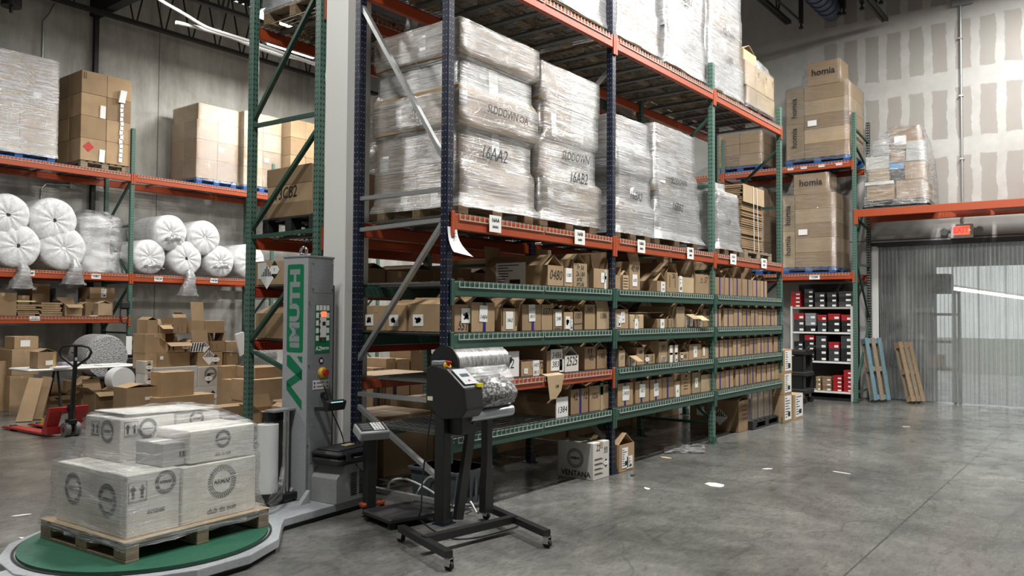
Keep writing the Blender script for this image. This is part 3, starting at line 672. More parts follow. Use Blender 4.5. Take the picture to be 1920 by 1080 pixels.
SH = {1: ('top green shelf', ZL[1]), 2: ('second green shelf', ZL[2]), 3: ('third shelf', ZL[3]), 4: ('lowest green shelf', ZL[4])}
BN = ['near bay', 'middle bay', 'far bay']
DK = .0115
def shelf_box(lv, bay, xl, xr, yt, label, **k):
    Y = YF+.03+k.pop('back', 0)+R_.uniform(0, .02); z0 = ZL[lv]+DK+.0005
    ym = (yt+at(0, 0, Y=Y).y)/2
    a, b = at(xl, yt, Y=Y), at(xr, yt, Y=Y); h = (a.z+b.z)/2-z0
    dep = k.pop('dep', R_.uniform(.46, .6)); g = k.pop('group', 'open cartons on the long rack shelves')
    return carton(label, a.x+.002, b.x-.003, Y, Y+dep, z0, z0+h, group=g, **k)
def row(lv, bay, items):
    """items: (xl, xr, ytop, look, kwargs); plain ones get their place in the row as a label"""
    for i, (xl, xr, yt, look, k) in enumerate(items):
        shelf_box(lv, bay, xl, xr, yt, look, **k)
def L(u, v, w, h, t, s='hand'): return (u, v, w, h, t, s)
b1 = 'on top green shelf'
row(1, 0, [
 (1027, 1057, 498, 'open carton handwritten 0480 with raised flaps, top green shelf of near bay', dict(top='tentup', dep=.75, hand=[('0480', .5, .52, .13)], side=[L(.42, .55, .36, .24, '', 'ship')])),
 (1058, 1074.5, 503, 'narrow carton with white sheet marked 1285 on the top green shelf', dict(top='up', labels=[L(.5, .62, .13, .17, '1285')])),
 (1075, 1101, 494, 'yellowish carton with rows of brown handwriting beside the 1285 carton', dict(top='tent', mt=CBl, hand=[('Fr 34', .5, .82, .07), ('26.184', .5, .55, .07), ('artic', .45, .35, .07), ('art.ok', .5, .15, .07)])),
 (1113, 1141, 504, 'carton with tall raised flap and torn white labels beside second navy post', dict(top='up', dep=.7, labels=[L(.62, .55, .10, .13, '2', 'hand'), L(.78, .25, .05, .2, ''), L(.8, .72, .06, .12, '', 'ship')], side=[L(.85, .4, .10, .20, '', 'ship')])),
])
row(1, 1, [
 (1152, 1165, 516, 'small carton with two upright arrows right of the second navy post, top shelf', dict(top='up', marks=[('bars', '-Y', .5, .5, .12)])),
 (1168, 1179, 516, 'narrow pale carton beside the arrow carton on the top green shelf', dict(top='halftent', mt=CBl, marks=[('lines', '-Y', .5, .5, .1)])),
 (1180, 1200, 491, 'tall carton with tilted raised flap and white label 628, top green shelf', dict(top='front', labels=[L(.5, .35, .13, .16, '628')], hand=[('42.18', .5, .75, .09)])),
 (1203, 1228, 506, 'dark carton set back with a grey sheet taped on, top green shelf', dict(top='closed', mt=CBd, back=.35, dep=.4, labels=[L(.4, .72, .24, .15, 'L.27/62 22')])),
 (1232, 1250, 527, 'torn flapped carton with white label 34 between two taller cartons, top shelf', dict(top='tent', labels=[L(.6, .45, .12, .15, '34/OR')], side=[])),
 (1250.5, 1271, 511, 'carton with two black bars and the number 20, top green shelf', dict(top='tent', marks=[('bars', '-Y', .5, .55, .14)], hand=[('20', .6, .82, .08)])),
 (1271.5, 1301, 520, 'wide pale carton with white and red strip label, top green shelf', dict(top='up', mt=CBl, labels=[L(.14, .55, .10, .24, '', 'ship')])),
 (1304, 1333, 515, 'carton handwritten 57 with a flap raised beside the first green post', dict(top='up', hand=[('57', .66, .72, .11), ('21.', .4, .68, .09)])),
])
BL = dict(tape=BLUE, group='blue taped cartons in the far bay')
xs = [(1341, 1358, 520), (1359, 1374, 521), (1375, 1390, 522), (1392, 1411, 524), (1412, 1425, 526), (1426, 1438, 527)]
nm = ['first', 'second', 'third', 'fourth', 'fifth', 'sixth', 'seventh', 'last']
row(1, 2, [(a, b, y, 'blue taped carton with raised flaps, %s from left on top shelf of far bay' % nm[i], dict(top=('tent', 'tentup', 'up', 'up', 'tentup', 'tent')[i], **BL)) for i, (a, b, y) in enumerate(xs)])
# second green shelf
zc = ZL[2]+DK+.0005; XA = X0+.13
def endbox(label, x0, x1, ya, yb, zb, zt, **k): return carton(label, x0, x1, ya, yb, zb, zt, **k)
yA, yB, yC = at(687, 600, X=XA).y, at(723, 600, X=XA).y, at(762, 600, X=XA).y; zt_ = at(724, 573, X=XA).z
g_ = 'open cartons on the long rack shelves'
carton('carton marked 55 with scribbled out white label, innermost at the rack end', XA, XA+.38, yB+.004, yA, zc, zt_, 'closed', group=g_, side=[L(.16, .42, .13, .12, '', 'scribble')])
carton('middle carton of three facing the rack end, scribbled label beside grey brace', XA, XA+.38, yC+.004, yB-.004, zc, zt_, 'halftent', group=g_, side=[L(.4, .42, .14, .12, '', 'scribble')])
r5 = carton('large carton marked 5516 with scribbled out labels just behind the nearest navy post', XA+.02, at(878, 600, Y=YF+.05).x, YF+.05, yC-.004, zc, zt_+.01, 'tent', mt=CB, group=g_,
       labels=[L(.80, .60, .14, .15, '', 'scribble')], side=[L(.22, .42, .15, .12, '', 'scribble')], hand=[('5516', .72, .22, .10)])
row(2, 0, [
 (884, 928, 567, 'wide carton with blue tape and white label 1484, second green shelf near bay', dict(top='tent', tape=BLUE, labels=[L(.5, .62, .13, .17, '/1484')])),
 (940, 970, 578, 'carton with tilted white sheet marked 1862 on the second green shelf', dict(top='tent', labels=[L(.5, .48, .13, .19, '1862')], marks=[('bars', '-Y', .5, .72, .19)])),
 (979, 1015, 571, 'carton with blue tape and white label 2219 1813, second green shelf', dict(top='tent', tape=BLUE, dep=.62, labels=[L(.5, .68, .12, .19, '2219/1813')])),
 (1015.5, 1036, 571, 'carton handwritten 0371 on the second green shelf', dict(top='tent', hand=[('0371', .52, .72, .09)])),
 (1037, 1055, 580, 'low carton with white sheet above a printed panel, second green shelf', dict(top='tent', mt=CBd, labels=[L(.55, .55, .13, .17, '248')], marks=[('lines', '-Y', .5, .16, .1)])),
 (1057, 1074.5, 585, 'small carton with blacked out white labels, second green shelf near bay', dict(top='tent', labels=[L(.4, .42, .1, .15, '', 'scribble'), L(.8, .3, .06, .13, '', 'ship')])),
 (1076, 1092, 584, 'small carton handwritten 1357 on the second green shelf', dict(top='halftent', hand=[('1357', .5, .75, .07), ('~~~~', .5, .35, .08)])),
 (1096, 1116, 571, 'tall carton handwritten 3401 on the second green shelf', dict(top='tent', hand=[('3401', .5, .78, .08)])),
 (1119, 1143, 579, 'pale carton handwritten 1386 with its near flap standing up', dict(top='front', mt=CBl, hand=[('1386', .5, .65, .08)])),
])
row(2, 1, [
 (1152, 1178, 580, 'carton with two overlapping white labels, first on second shelf of middle bay', dict(top='halftent', labels=[L(.3, .4, .11, .15, '', 'ship'), L(.6, .6, .1, .15, '2 3/14')])),
 (1181, 1207, 590, 'carton with bold black scribble over a white label, second shelf middle bay', dict(top='closed', mt=CBl, labels=[L(.45, .28, .1, .16, '8')], hand=[('Zik', .45, .78, .12)])),
 (1208, 1221, 594, 'grey brown carton set back with small white strip, second shelf middle bay', dict(top='closed', mt=CBd, back=.15, dep=.35, labels=[L(.4, .4, .1, .07, '')])),
 (1232, 1251, 598, 'low carton with square white label under a leaning board, second shelf', dict(top='closed', labels=[L(.5, .45, .12, .14, '28')])),
 (1252.5, 1263, 597, 'tiny carton with a dark arrow print beside the low white labelled carton', dict(top='halftent', marks=[('bars', '-Y', .35, .5, .08)])),
 (1268, 1284, 575, 'tall narrow plain carton in the middle of the second shelf, middle bay', dict(top='tent', mt=CBl)),
 (1285, 1300.5, 589, 'carton covered by three white labels, second shelf middle bay', dict(top='open', top2=.08, labels=[L(.2, .4, .09, .22, '', 'ship'), L(.68, .4, .1, .13, '3')])),
 (1302, 1317.5, 592, 'small carton with one white label left of the 150 carton', dict(top='open', top2=.06, mt=CBl, labels=[L(.6, .42, .12, .14, '20/31')])),
 (1318.5, 1332, 579, 'orange brown carton handwritten 150 beside the first green post', dict(top='tent', hand=[('150', .5, .75, .07)])),
])
b_ = MB(); a, c = at(1208, 587, Y=YF+.1), at(1240, 586, Y=YF+.1); b_.obox(((a.x+c.x)/2, YF+.18, a.z+.006), (.26, 0, .004), (0, .09, 0), (0, 0, .002)); 
tag(b_.build('cardboard_sheet', CBl), 'flat cardboard sheet lying over two small cartons on the second shelf', 'cardboard sheet')
xs = [(1341, 1352, 579), (1357, 1375, 578), (1376, 1391, 579), (1392, 1406, 579), (1408, 1421, 580), (1422, 1437, 580), (1438, 1451, 580), (1452, 1465, 580)]
row(2, 2, [(a, b, y, 'blue taped carton, %s from left on second shelf of far bay' % nm[i], dict(top='tent', **BL)) for i, (a, b, y) in enumerate(xs)])
# third shelf
ft = shelf_box(3, 0, 1025, 1058, 657, 'carton marked 3486 3839 with torn flap hanging over the orange beam', top='tent', labels=[L(.55, .58, .19, .20, '3486/3839'), L(.85, .32, .1, .15, '')])
fl_ = [at(x, y, Y=YF-.035) for x, y in ((1026, 706), (1058, 702), (1052, 732), (1042, 748), (1031, 749))]
b = MB(); b.slab(fl_, .004); o = b.build('hanging_flap', CBl, ft); text('L98', (fl_[1]+fl_[0])/2+Vector((.02, -.004, -.10)), .035, '-Y', INK, o)
b = MB(); zs = ZL[3]+DK; b.slab([Vector((fl_[0].x, YF+.03, zs+.006)), Vector((fl_[1].x, YF+.03, zs+.006)), fl_[1]+Vector((0, 0, .0)), fl_[0]], .003); b.build('flap_fold', CBl, ft)
row(3, 0, [
 (940, 971, 671, 'carton with large white label marked 42 right of the film roll', dict(top='halftent', labels=[L(.5, .68, .26, .22, '42')], dep=.5)),
 (977, 1019, 677, 'low wide carton with white labels and the number 72 on orange beam shelf', dict(top='closed', dep=.6, labels=[L(.66, .45, .12, .19, '3427/2811'), L(.2, .35, .07, .06, '+')], hand=[('72', .88, .65, .09)])),
 (1059, 1085, 666, 'white carton front handwritten 2525 on the orange beam shelf', dict(top='tent', mt=WC, hand=[('2525', .5, .62, .12)])),
 (1096, 1117, 650, 'tall carton with two dark windows and torn tape on the orange beam shelf', dict(top='tent', marks=[('arrows', '-Y', .5, .8, .08)], hand=[('452', .6, .5, .07)])),
 (1119, 1138, 655, 'carton handwritten 1466 left of the second navy post, orange beam shelf', dict(top='tent', hand=[('1466', .5, .65, .08)])),
])
row(3, 1, [
 (1160, 1172, 657, 'tall narrow carton at the left end of third shelf, middle bay', dict(top='halftent', mt=CBl, hand=[('117', .5, .55, .06)])),
 (1179, 1193, 667, 'small carton with large white sheet, third shelf middle bay', dict(top='open', top2=.05, labels=[L(.55, .4, .12, .16, '3102')])),
 (1194, 1208, 651, 'orange brown carton handwritten 300, third shelf middle bay', dict(top='tent', hand=[('300', .5, .72, .06)])),
 (1209.5, 1228, 664, 'low carton with small hazard diamond, third shelf middle bay', dict(top='tent', mt=CBd, marks=[('hazY', '-Y', .2, .5, .055)], hand=[('5', .7, .5, .09)])),
 (1235, 1252.5, 640, 'tallest carton of the middle bay third shelf, handwritten 305', dict(top='tent', hand=[('305', .5, .7, .09)], marks=[('stripes', '-Y', .5, .2, .06)])),
 (1253.5, 1272, 648, 'carton with four white label squares, third shelf middle bay', dict(top='tent', mt=CBd, labels=[L(.24, .28, .09, .14, ''), L(.24, .74, .09, .14, ''), L(.76, .28, .09, .14, '', 'ship'), L(.76, .74, .09, .14, '')])),
 (1275, 1291, 660, 'low open carton with hazard marks and brown writing, third shelf middle bay', dict(top='tent', marks=[('hazY', '-Y', .2, .5, .04)], hand=[('455', .6, .5, .07)])),
 (1292, 1314.5, 645, 'carton with white label half blacked out, third shelf middle bay', dict(top='tent', labels=[L(.5, .5, .13, .17, '10')])),
 (1315.5, 1329, 651, 'carton with narrow white label at the right end of third shelf, middle bay', dict(top='tent', labels=[L(.3, .65, .06, .14, '')])),
])
xs = [(1341, 1357, 638), (1358, 1372, 637), (1374, 1389, 636), (1390, 1404, 635), (1405, 1419, 634), (1420, 1432, 633), (1433, 1448, 632), (1451, 1466, 631)]
row(3, 2, [(a, b, y, 'blue taped carton, %s from left on third shelf of far bay' % nm[i], dict(top='tent', **BL)) for i, (a, b, y) in enumerate(xs)])
row(4, 0, [
 (1041, 1066, 756, 'long low open carton with white front marked 1384, lowest shelf near bay', dict(top='tent', dep=.85, labels=[L(.5, .5, .20, .24, '1384')])),
 (1070, 1103, 729, 'carton with blue tape and handwriting 42 12, lowest shelf near bay', dict(top='tentup', dep=.8, tape=BLUE, hand=[('42', .25, .7, .1), ('12', .82, .7, .1)])),
 (1105, 1146, 722, 'carton with green tape patch and number 1036, lowest shelf near bay', dict(top='halftent', dep=.6, hand=[('1036', .24, .6, .08), ('3006', .85, .8, .08)], labels=[(.55, .84, .07, .12, '', 'x', GRNT), (.55, .38, .05, .28, '', 'x', TAPE)])),
])
row(4, 1, [
 (1158, 1187, 718, 'blue taped carton with white label 3430 on the lowest shelf, middle bay', dict(top='tent', tape=BLUE, labels=[L(.52, .55, .18, .19, '3430')])),
 (1191, 1217, 714, 'blue taped carton with white label 1827, second from left on lowest shelf of middle bay', dict(top='tent', tape=BLUE, labels=[L(.5, .55, .16, .18, '1827')])),
 (1219, 1241, 711, 'blue taped carton with white label, third from left on lowest shelf of middle bay', dict(top='tent', tape=BLUE, labels=[L(.5, .5, .14, .18, '1854')])),
 (1242, 1263, 707, 'blue taped carton without label on the lowest shelf of the middle bay', dict(top='tent', tape=BLUE)),
 (1264, 1276, 715, 'small carton with crooked white sheet and black mark, lowest shelf middle bay', dict(top='closed', labels=[L(.5, .35, .12, .18, '45')])),
 (1277, 1295, 700, 'carton with small striped print near its top, lowest shelf middle bay', dict(top='closed', marks=[('stripes', '-Y', .5, .88, .04), ('lines', '-Y', .5, .5, .12)])),
 (1298, 1313, 698, 'olive carton with white label 22, lowest shelf middle bay', dict(top='tent', mt=CBo, labels=[L(.5, .5, .1, .15, '22')])),
 (1314.5, 1333, 702, 'plain olive carton next to the first green post, lowest shelf', dict(top='tent', mt=CBo)),
])
xs = [(1343, 1359, 697), (1360, 1375, 694), (1379, 1395, 692), (1396, 1406, 689), (1407, 1417, 687), (1419, 1436, 685), (1438, 1452, 683), (1453, 1468, 681)]
row(4, 2, [(a, b, y, 'blue taped carton, %s from left on lowest shelf of far bay' % nm[i], dict(top='tent', **BL)) for i, (a, b, y) in enumerate(xs)])
# darker cartons on the rear half of the top and third shelves, seen behind
for (x0, x1, y0, y1, z0, h, top, lb, kw) in (
    (6.2, 6.8, 5.85, 6.4, 1.79, .30, 'closed', 'dark carton with white strip behind the 0480 carton on rear rack', dict(labels=[L(.5, .5, .16, .06, '')])),
    ):
    pass

# ------------------------------------------------------------------ pallets and stretch wrapped loads
def pallet_mb(x0, x1, y0, y1, z0, h=.13, along='X', n=7):
    b = MB(); W_, D_ = x1-x0, y1-y0
    if along == 'X':      # deck boards run along Y, stringers/blocks rows along X
        for k in range(n): a = x0+(W_-.09)*k/(n-1); b.box(a, y0, z0+h-.02, a+.09, y1, z0+h, .003)
        for k in range(3):
            y = y0+(D_-.045*2)*k/2; 
            for j in range(3): xx = x0+(W_-.13)*j/2; b.box(xx, y, z0+.018, xx+.13, y+.09, z0+h-.038, .004)
            b.box(x0, y, z0+h-.038, x1, y+.09, z0+h-.02, .002); b.box(x0, y, z0, x1, y+.09, z0+.018, .002)
    else:
        for k in range(n): a = y0+(D_-.09)*k/(n-1); b.box(x0, a, z0+h-.02, x1, a+.09, z0+h, .003)
        for k in range(3):
            x = x0+(W_-.09)*k/2
            for j in range(3): yy = y0+(D_-.13)*j/2; b.box(x, yy, z0+.018, x+.09, yy+.13, z0+h-.038, .004)
            b.box(x, y0, z0+h-.038, x+.09, y1, z0+h-.02, .002); b.box(x, y0, z0, x+.09, y1, z0+.018, .002)
    return b
def envelope(b, sec, nx=9, amp=.010, seed=0, pinch=.0):
    """sec: list of (z, x0, x1, y0, y1) from bottom to top; wrinkled skin with rounded corners"""
    rings = []; zs = [s_[0] for s_ in sec]; z = zs[0]; n = max(10, int((zs[-1]-zs[0])/.045))
    for k in range(n+1):
        z = zs[0]+(zs[-1]-zs[0])*k/n; j = 0
        while j < len(sec)-2 and sec[j+1][0] <= z: j += 1
        A, B = sec[j], sec[j+1]; f = min(1, max(0, (z-A[0])/max(1e-5, B[0]-A[0]))); f = f*f*(3-2*f)
        x0, x1, y0, y1 = (A[i]+(B[i]-A[i])*f for i in range(1, 5)); P = []
        for e, (p, q) in enumerate((((x0, y0), (x1, y0)), ((x1, y0), (x1, y1)), ((x1, y1), (x0, y1)), ((x0, y1), (x0, y0)))):
            for i in range(nx):
                t_ = i/nx; X = p[0]+(q[0]-p[0])*t_; Y = p[1]+(q[1]-p[1])*t_
                w_ = noise.noise(Vector((X*4+seed, Y*4, z*9)))*amp + noise.noise(Vector((X*13+seed, Y*13, z*30)))*amp*.45
                mid = math.sin(math.pi*t_); o = w_*(.35+mid)-pinch*mid*abs(math.sin(z*9+seed))*.5
                nrm = ((0, -1), (1, 0), (0, 1), (-1, 0))[e]
                P.append((X+nrm[0]*(o+.004), Y+nrm[1]*(o+.004), z+noise.noise(Vector((X*6, Y*6, seed+k)))*.008))
        rings.append(P)
    b.loft(rings, cap=False)
    c = rings[-1]; m_ = Vector((sum(p[0] for p in c)/len(c), sum(p[1] for p in c)/len(c), c[0][2]+.006)); cn = len(c)
    b.add(list(c)+[m_], [(i, (i+1) % cn, cn) for i in range(cn)], True); return b
def load(label, x0, x1, y0, y1, z0, layers, pal=WOOD, fm=None, group=None, ph=.13, grid=(2, 2), labs=(), marks=(), skirt=.02, seed=None, cat='pallet load', along='X', mid_pallet=True, amp=.011, top_extra=None, cmt=None):
    """layers: (height, left inset, right inset, front inset, back inset, material) from the pallet up"""
    r = thing('wrapped_pallet' if fm else 'loaded_pallet', label, cat, ((x0+x1)/2, (y0+y1)/2, z0), 0, group)
    seed = R_.uniform(0, 99) if seed is None else seed
    pallet_mb(x0+.02, x1-.02, y0+.02, y1-.02, z0, ph, along).build('pallet', pal, r)
    z = z0+ph+.001; sec = [(z0+ph*.55, x0-skirt, x1+skirt, y0-skirt, y1+skirt), (z, x0-skirt*.5, x1+skirt*.5, y0-skirt*.5, y1+skirt*.5)]
    for (h, l, rr, f, bk, mt) in layers:
        X0_, X1_, Y0_, Y1_ = x0+l, x1-rr, y0+f, y1-bk; mts = mt if isinstance(mt, (list, tuple)) else [mt]
        gx, gy = grid
        for i in range(gx):
            for j in range(gy):
                a, a2 = X0_+(X1_-X0_)*i/gx, X0_+(X1_-X0_)*(i+1)/gx; q, q2 = Y0_+(Y1_-Y0_)*j/gy, Y0_+(Y1_-Y0_)*(j+1)/gy
                MB().box(a+.002, q+.002+abs(jig(.008)), z, a2-.003, q2-.002, z+h-.002, .006).build('carton', mts[(i+j) % len(mts)], r)
        sec.append((z+.03, X0_-.006, X1_+.006, Y0_-.006, Y1_+.006)); sec.append((z+h-.03, X0_-.006, X1_+.006, Y0_-.006, Y1_+.006)); z += h
    sec.append((z+.006, X0_-.004, X1_+.004, Y0_-.004, Y1_+.004))
    if fm: envelope(MB(), sec, seed=seed, amp=amp).build('stretch_film', fm, r)
    def lay(zq):
        zz = z0+ph
        for (h, l, rr, f, bk, mt) in layers:
            if zq < zz+h: break
            zz += h
        return (y0+f, x0+l)
    r['ztop'] = z
    for (fr, u, v, w_, h_, tx) in labs:
        H = z-z0; e = .005
        fy_, fx_ = lay(z0+v*H)
        c = (x0+u*(x1-x0), fy_-e, z0+v*H) if fr == '-Y' else (fx_-e, y1-u*(y1-y0), z0+v*H)
        lp = plate(c, w_, h_, fr, LBL, r, 'label', .002, jig(.06))
    for (fr, u, v, s_, tx) in marks:
        H = z-z0; e = .034 if fm else .003; fy_, fx_ = lay(z0+v*H); c = (x0+u*(x1-x0), fy_-e, z0+v*H) if fr == '-Y' else (fx_-e, y1-u*(y1-y0), z0+v*H)
        text(tx, c, s_*.8, fr, INK, r, 'handwriting', .25, jig(.05), bold=0, wx=.8)
    del r['ztop']
    return r
Z5, Z6 = ZL[5]+DK+.001, ZL[6]+DK+.001
WC2 = cardboard('grey white cardboard', (.50, .50, .49))
y0_, y1_ = 4.30, 5.30
a = at(860, 300, Y=y0_).x; b_ = at(1006, 300, Y=y0_).x; zt_ = at(858, 30, Y=y0_).z; H = zt_-Z5-.13
load('huge stretch wrapped pallet marked 16AA2 nearest the camera on the orange beams', a, b_, y0_, y1_, Z5,
     [(H*.215, .02, .04, .01, 0, CBd), (H*.20, .03, .075, .03, 0, CBd), (H*.22, -.01, .01, -.01, 0, CBd), (H*.17, .05, .05, .04, 0, WC2), (H*.195, .0, -.02, .0, 0, CBd)], WOOD, FILM, grid=(1, 2),
     labs=[('-Y', .47, .42, .10, .26, ''), ('-Y', .45, .72, .12, .3, ''), ('-X', .10, .28, .11, .25, ''), ('-X', .42, .36, .12, .09, ''), ('-X', .32, .55, .07, .16, ''), ('-X', .72, .10, .08, .10, ''), ('-X', .36, .11, .08, .10, ''), ('-X', .58, .90, .08, .18, ''), ('-Y', .03, .60, .10, .10, '')],
     marks=[('-Y', .42, .345, .20, '16AA2'), ('-Y', .55, .57, .13, 'SLDDOWN OA'), ('-X', .55, .56, .06, '16AA')], skirt=.03)
a = at(1010, 300, Y=y0_).x+.03; b_ = at(1124, 300, Y=y0_).x; zt_ = at(1010, 112, Y=y0_).z; H = zt_-Z5-.13
load('stretch wrapped pallet marked 16AB2 left of the second navy post on the orange beams', a, b_, y0_, y1_, Z5,
     [(H*.26, .04, -.02, 0, 0, CBd), (H*.25, .0, .08, .02, 0, [CBd, WC2]), (H*.24, .05, .05, 0, 0, [CBd, WC2]), (H*.25, .0, .02, .0, 0, [CBd, WC2])], WOOD, FILM,
     labs=[('-Y', .2, .64, .08, .22, ''), ('-Y', .62, .62, .16, .14, ''), ('-Y', .15, .22, .09, .09, '')], marks=[('-Y', .6, .345, .19, '16AB2'), ('-Y', .55, .47, .15, 'SLDDOWN')])
a = at(1154, 300, Y=y0_).x; b_ = at(1218, 300, Y=y0_).x; zt_ = at(1155, 212, Y=y0_).z; H = zt_-Z5-.13
load('stretch wrapped pallet right of the second navy post, marked 16BA2 on white film', a, b_+.08, y0_, y1_, Z5,
     [(H*.23, .0, -.02, 0, 0, [CBd, WC2]), (H*.26, .03, .05, .02, 0, [CBd, WC2]), (H*.25, .0, .02, 0, 0, [WC2, CBd]), (H*.26, .0, .06, .03, 0, [CBd, WC2])], WOOD, FILMW,
     labs=[('-Y', .32, .80, .22, .28, ''), ('-Y', .75, .78, .2, .3, ''), ('-Y', .25, .62, .14, .12, ''), ('-Y', .5, .5, .14, .3, '')], marks=[('-Y', .5, .37, .16, '16BA2')])
a = b_+.14; b_ = at(1312, 300, Y=y0_).x; zt_ = at(1219, 222, Y=y0_).z; H = zt_-Z5-.13
load('stretch wrapped pallet marked 16BB2 with flaring film skirt left of the green post', a, b_, y0_, y1_, Z5,
     [(H*.18, .0, -.01, 0, 0, WC2), (H*.20, .03, .04, 0, 0, WC2), (H*.2, -.02, .10, 0, 0, [CB, WC2]), (H*.20, .0, .16, 0, 0, [WC2, CB]), (H*.20, .0, .18, .0, 0, [CB, WC2])], WOOD, FILMW,
     labs=[('-Y', .38, .66, .18, .22, ''), ('-Y', .12, .62, .2, .26, '')], marks=[('-Y', .42, .345, .17, '16BB2'), ('-Y', .45, .56, .13, 'SLDDOWN')], skirt=.06)
a = at(1343, 400, Y=y0_).x; b_ = at(1386, 400, Y=y0_).x; zt_ = at(1345, 335, Y=y0_).z; H = zt_-Z5-.13
load('milky wrapped pallet with rounded top just right of the first green post', a, b_, y0_, y1_, Z5,
     [(H*.34, .0, -.04, 0, 0, WC2), (H*.30, .0, .03, 0, 0, WC2), (H*.2, .02, .05, 0, 0, WC2), (H*.16, .2, .16, .15, 0.1, WC2)], WOOD, FILMW, marks=[('-Y', .45, .46, .13, '16')], skirt=.05, amp=.02)
# strapped stack of flattened cartons on a pallet
a = at(1389, 400, Y=y0_+.05).x+.03; b_ = at(1428, 400, Y=y0_+.05).x; r = thing('flattened_carton_stack', 'strapped stack of flattened cartons under a tan sheet on a wooden pallet', 'carton stack', ((a+b_)/2, 4.8, Z5))
pallet_mb(a-.02, at(1447, 470, Y=y0_).x, y0_, y1_, Z5, .13).build('pallet', WOODG, r)
z = Z5+.131; zt_ = at(1400, 345, Y=y0_).z; n = int((zt_-z-.02)/.028); b = MB()
for k in range(n):
    zz = z+(zt_-z-.02)*k/n; o = .10*(1-k/n)+jig(.02); b.box(a+.0+jig(.015), y0_+.06+jig(.02), zz, b_+o*.5+.02, y1_-.05, zz+.022)
b.build('flattened_cartons', CBd, r)
b = MB(); b.box(a-.01, y0_+.02, zt_-.02, b_+.02, y1_-.02, zt_); b.box(a-.01, y0_+.02, at(1400, 378, Y=y0_).z, b_+.02, y0_+.028, zt_-.02); b.build('cover_sheet', CBl, r)
b = MB(); 
for u in (.45, .62): xx = a+(b_-a)*u; b.bar((xx, y0_+.012, zt_), (xx+.03+(.05 if u > .5 else 0), y0_+.012, z), .012, .004, (0, 1, 0)); b.box(xx-.006, y0_+.012, zt_, xx+.006, y1_, zt_+.002)
b.build('strap', LBL, r)
# top level loads
def toph(x, y): return at(x, y, Y=y0_).z
top = [('milky wrapped pallet on the top orange beams left of the second navy post', 978, 1143, [(.35, 0, .03, 0, 0, WC2), (.4, .02, .02, 0, 0, WC2), (.35, .04, .1, 0, 0, WC2)], FILMW, []),
       ('wrapped pallet of brown cartons leaning over the top beam right of the second navy post', 1158, 1236, [(.42, .0, .0, 0, 0, CB), (.36, -.02, .06, 0, 0, [CB, WC2]), (.36, .0, .1, 0, 0, [WC2, CB])], FILMW, []),
       ('tall milky wrapped pallet marked 16BB3 on the top orange beams', 1246, 1322, [(.40, .06, -.02, 0, 0, [CB, WC2]), (.30, .02, .05, 0, 0, WC2), (.45, .04, .02, 0, 0, CB), (.3, .0, .1, 0, 0, WC2)], FILMW, [('-Y', .45, .62, .20, '16BB3')]),
       ('tall milky wrapped pallet above the first green post on the top beams', 1326, 1390, [(.42, .0, -.05, 0, 0, WC2), (.34, .0, .02, 0, 0, [WC2, CB]), (.36, .03, .0, 0, 0, CB), (.5, .0, .04, 0, 0, WC2)], FILMW, [('-Y', .55, .52, .16, 'CLDWN'), ('-Y', .6, .33, .14, '16B3')])]
for lb, xa, xb, ly, fm_, mk in top:
    a, b_ = at(xa, 60, Y=y0_).x, at(xb, 120, Y=y0_).x
    load(lb, a, b_, y0_, y1_, Z6, ly, WOOD, fm_, marks=mk, skirt=.03, amp=.016, group=None, labs=[('-Y', .6, .55, .14, .2, '')])
a, b_ = at(1398, 200, Y=y0_).x, at(1452, 200, Y=y0_).x; zt_ = at(1397, 110, Y=y0_).z
r = load('wrapped brown cartons on a dark red pallet at the far end of the top beams', a, b_, y0_, y1_, Z6, [((zt_-Z6-.14)*.42, .04, -.03, 0, 0, CBo), ((zt_-Z6-.14)*.58, 0, 0, 0, 0, CBo)], WOODR, FILMC, grid=(3, 2), ph=.14,
     marks=[('-Y', u, .8, .17, 'Y') for u in (.35, .62, .85)])
zt_ = Z6+(zt_-Z6)
zt_ += .02
carton('small open tan carton standing on the far wrapped brown cartons of the top level', a+.05, a+.55, y0_+.05, y0_+.5, zt_, zt_+.16, 'tent', CBl)
b = MB(); envelope(b, [(zt_, a+.6, b_-.02, y0_+.05, y0_+.6), (zt_+.1, a+.62, b_-.03, y0_+.08, y0_+.55), (zt_+.2, a+.7, b_-.08, y0_+.15, y0_+.5), (zt_+.26, a+.8, b_-.2, y0_+.25, y0_+.42)], amp=.03)
tag(b.build('plastic_bag', FILMW), 'clear plastic bag lying on the far wrapped brown cartons of the top level', 'bag')

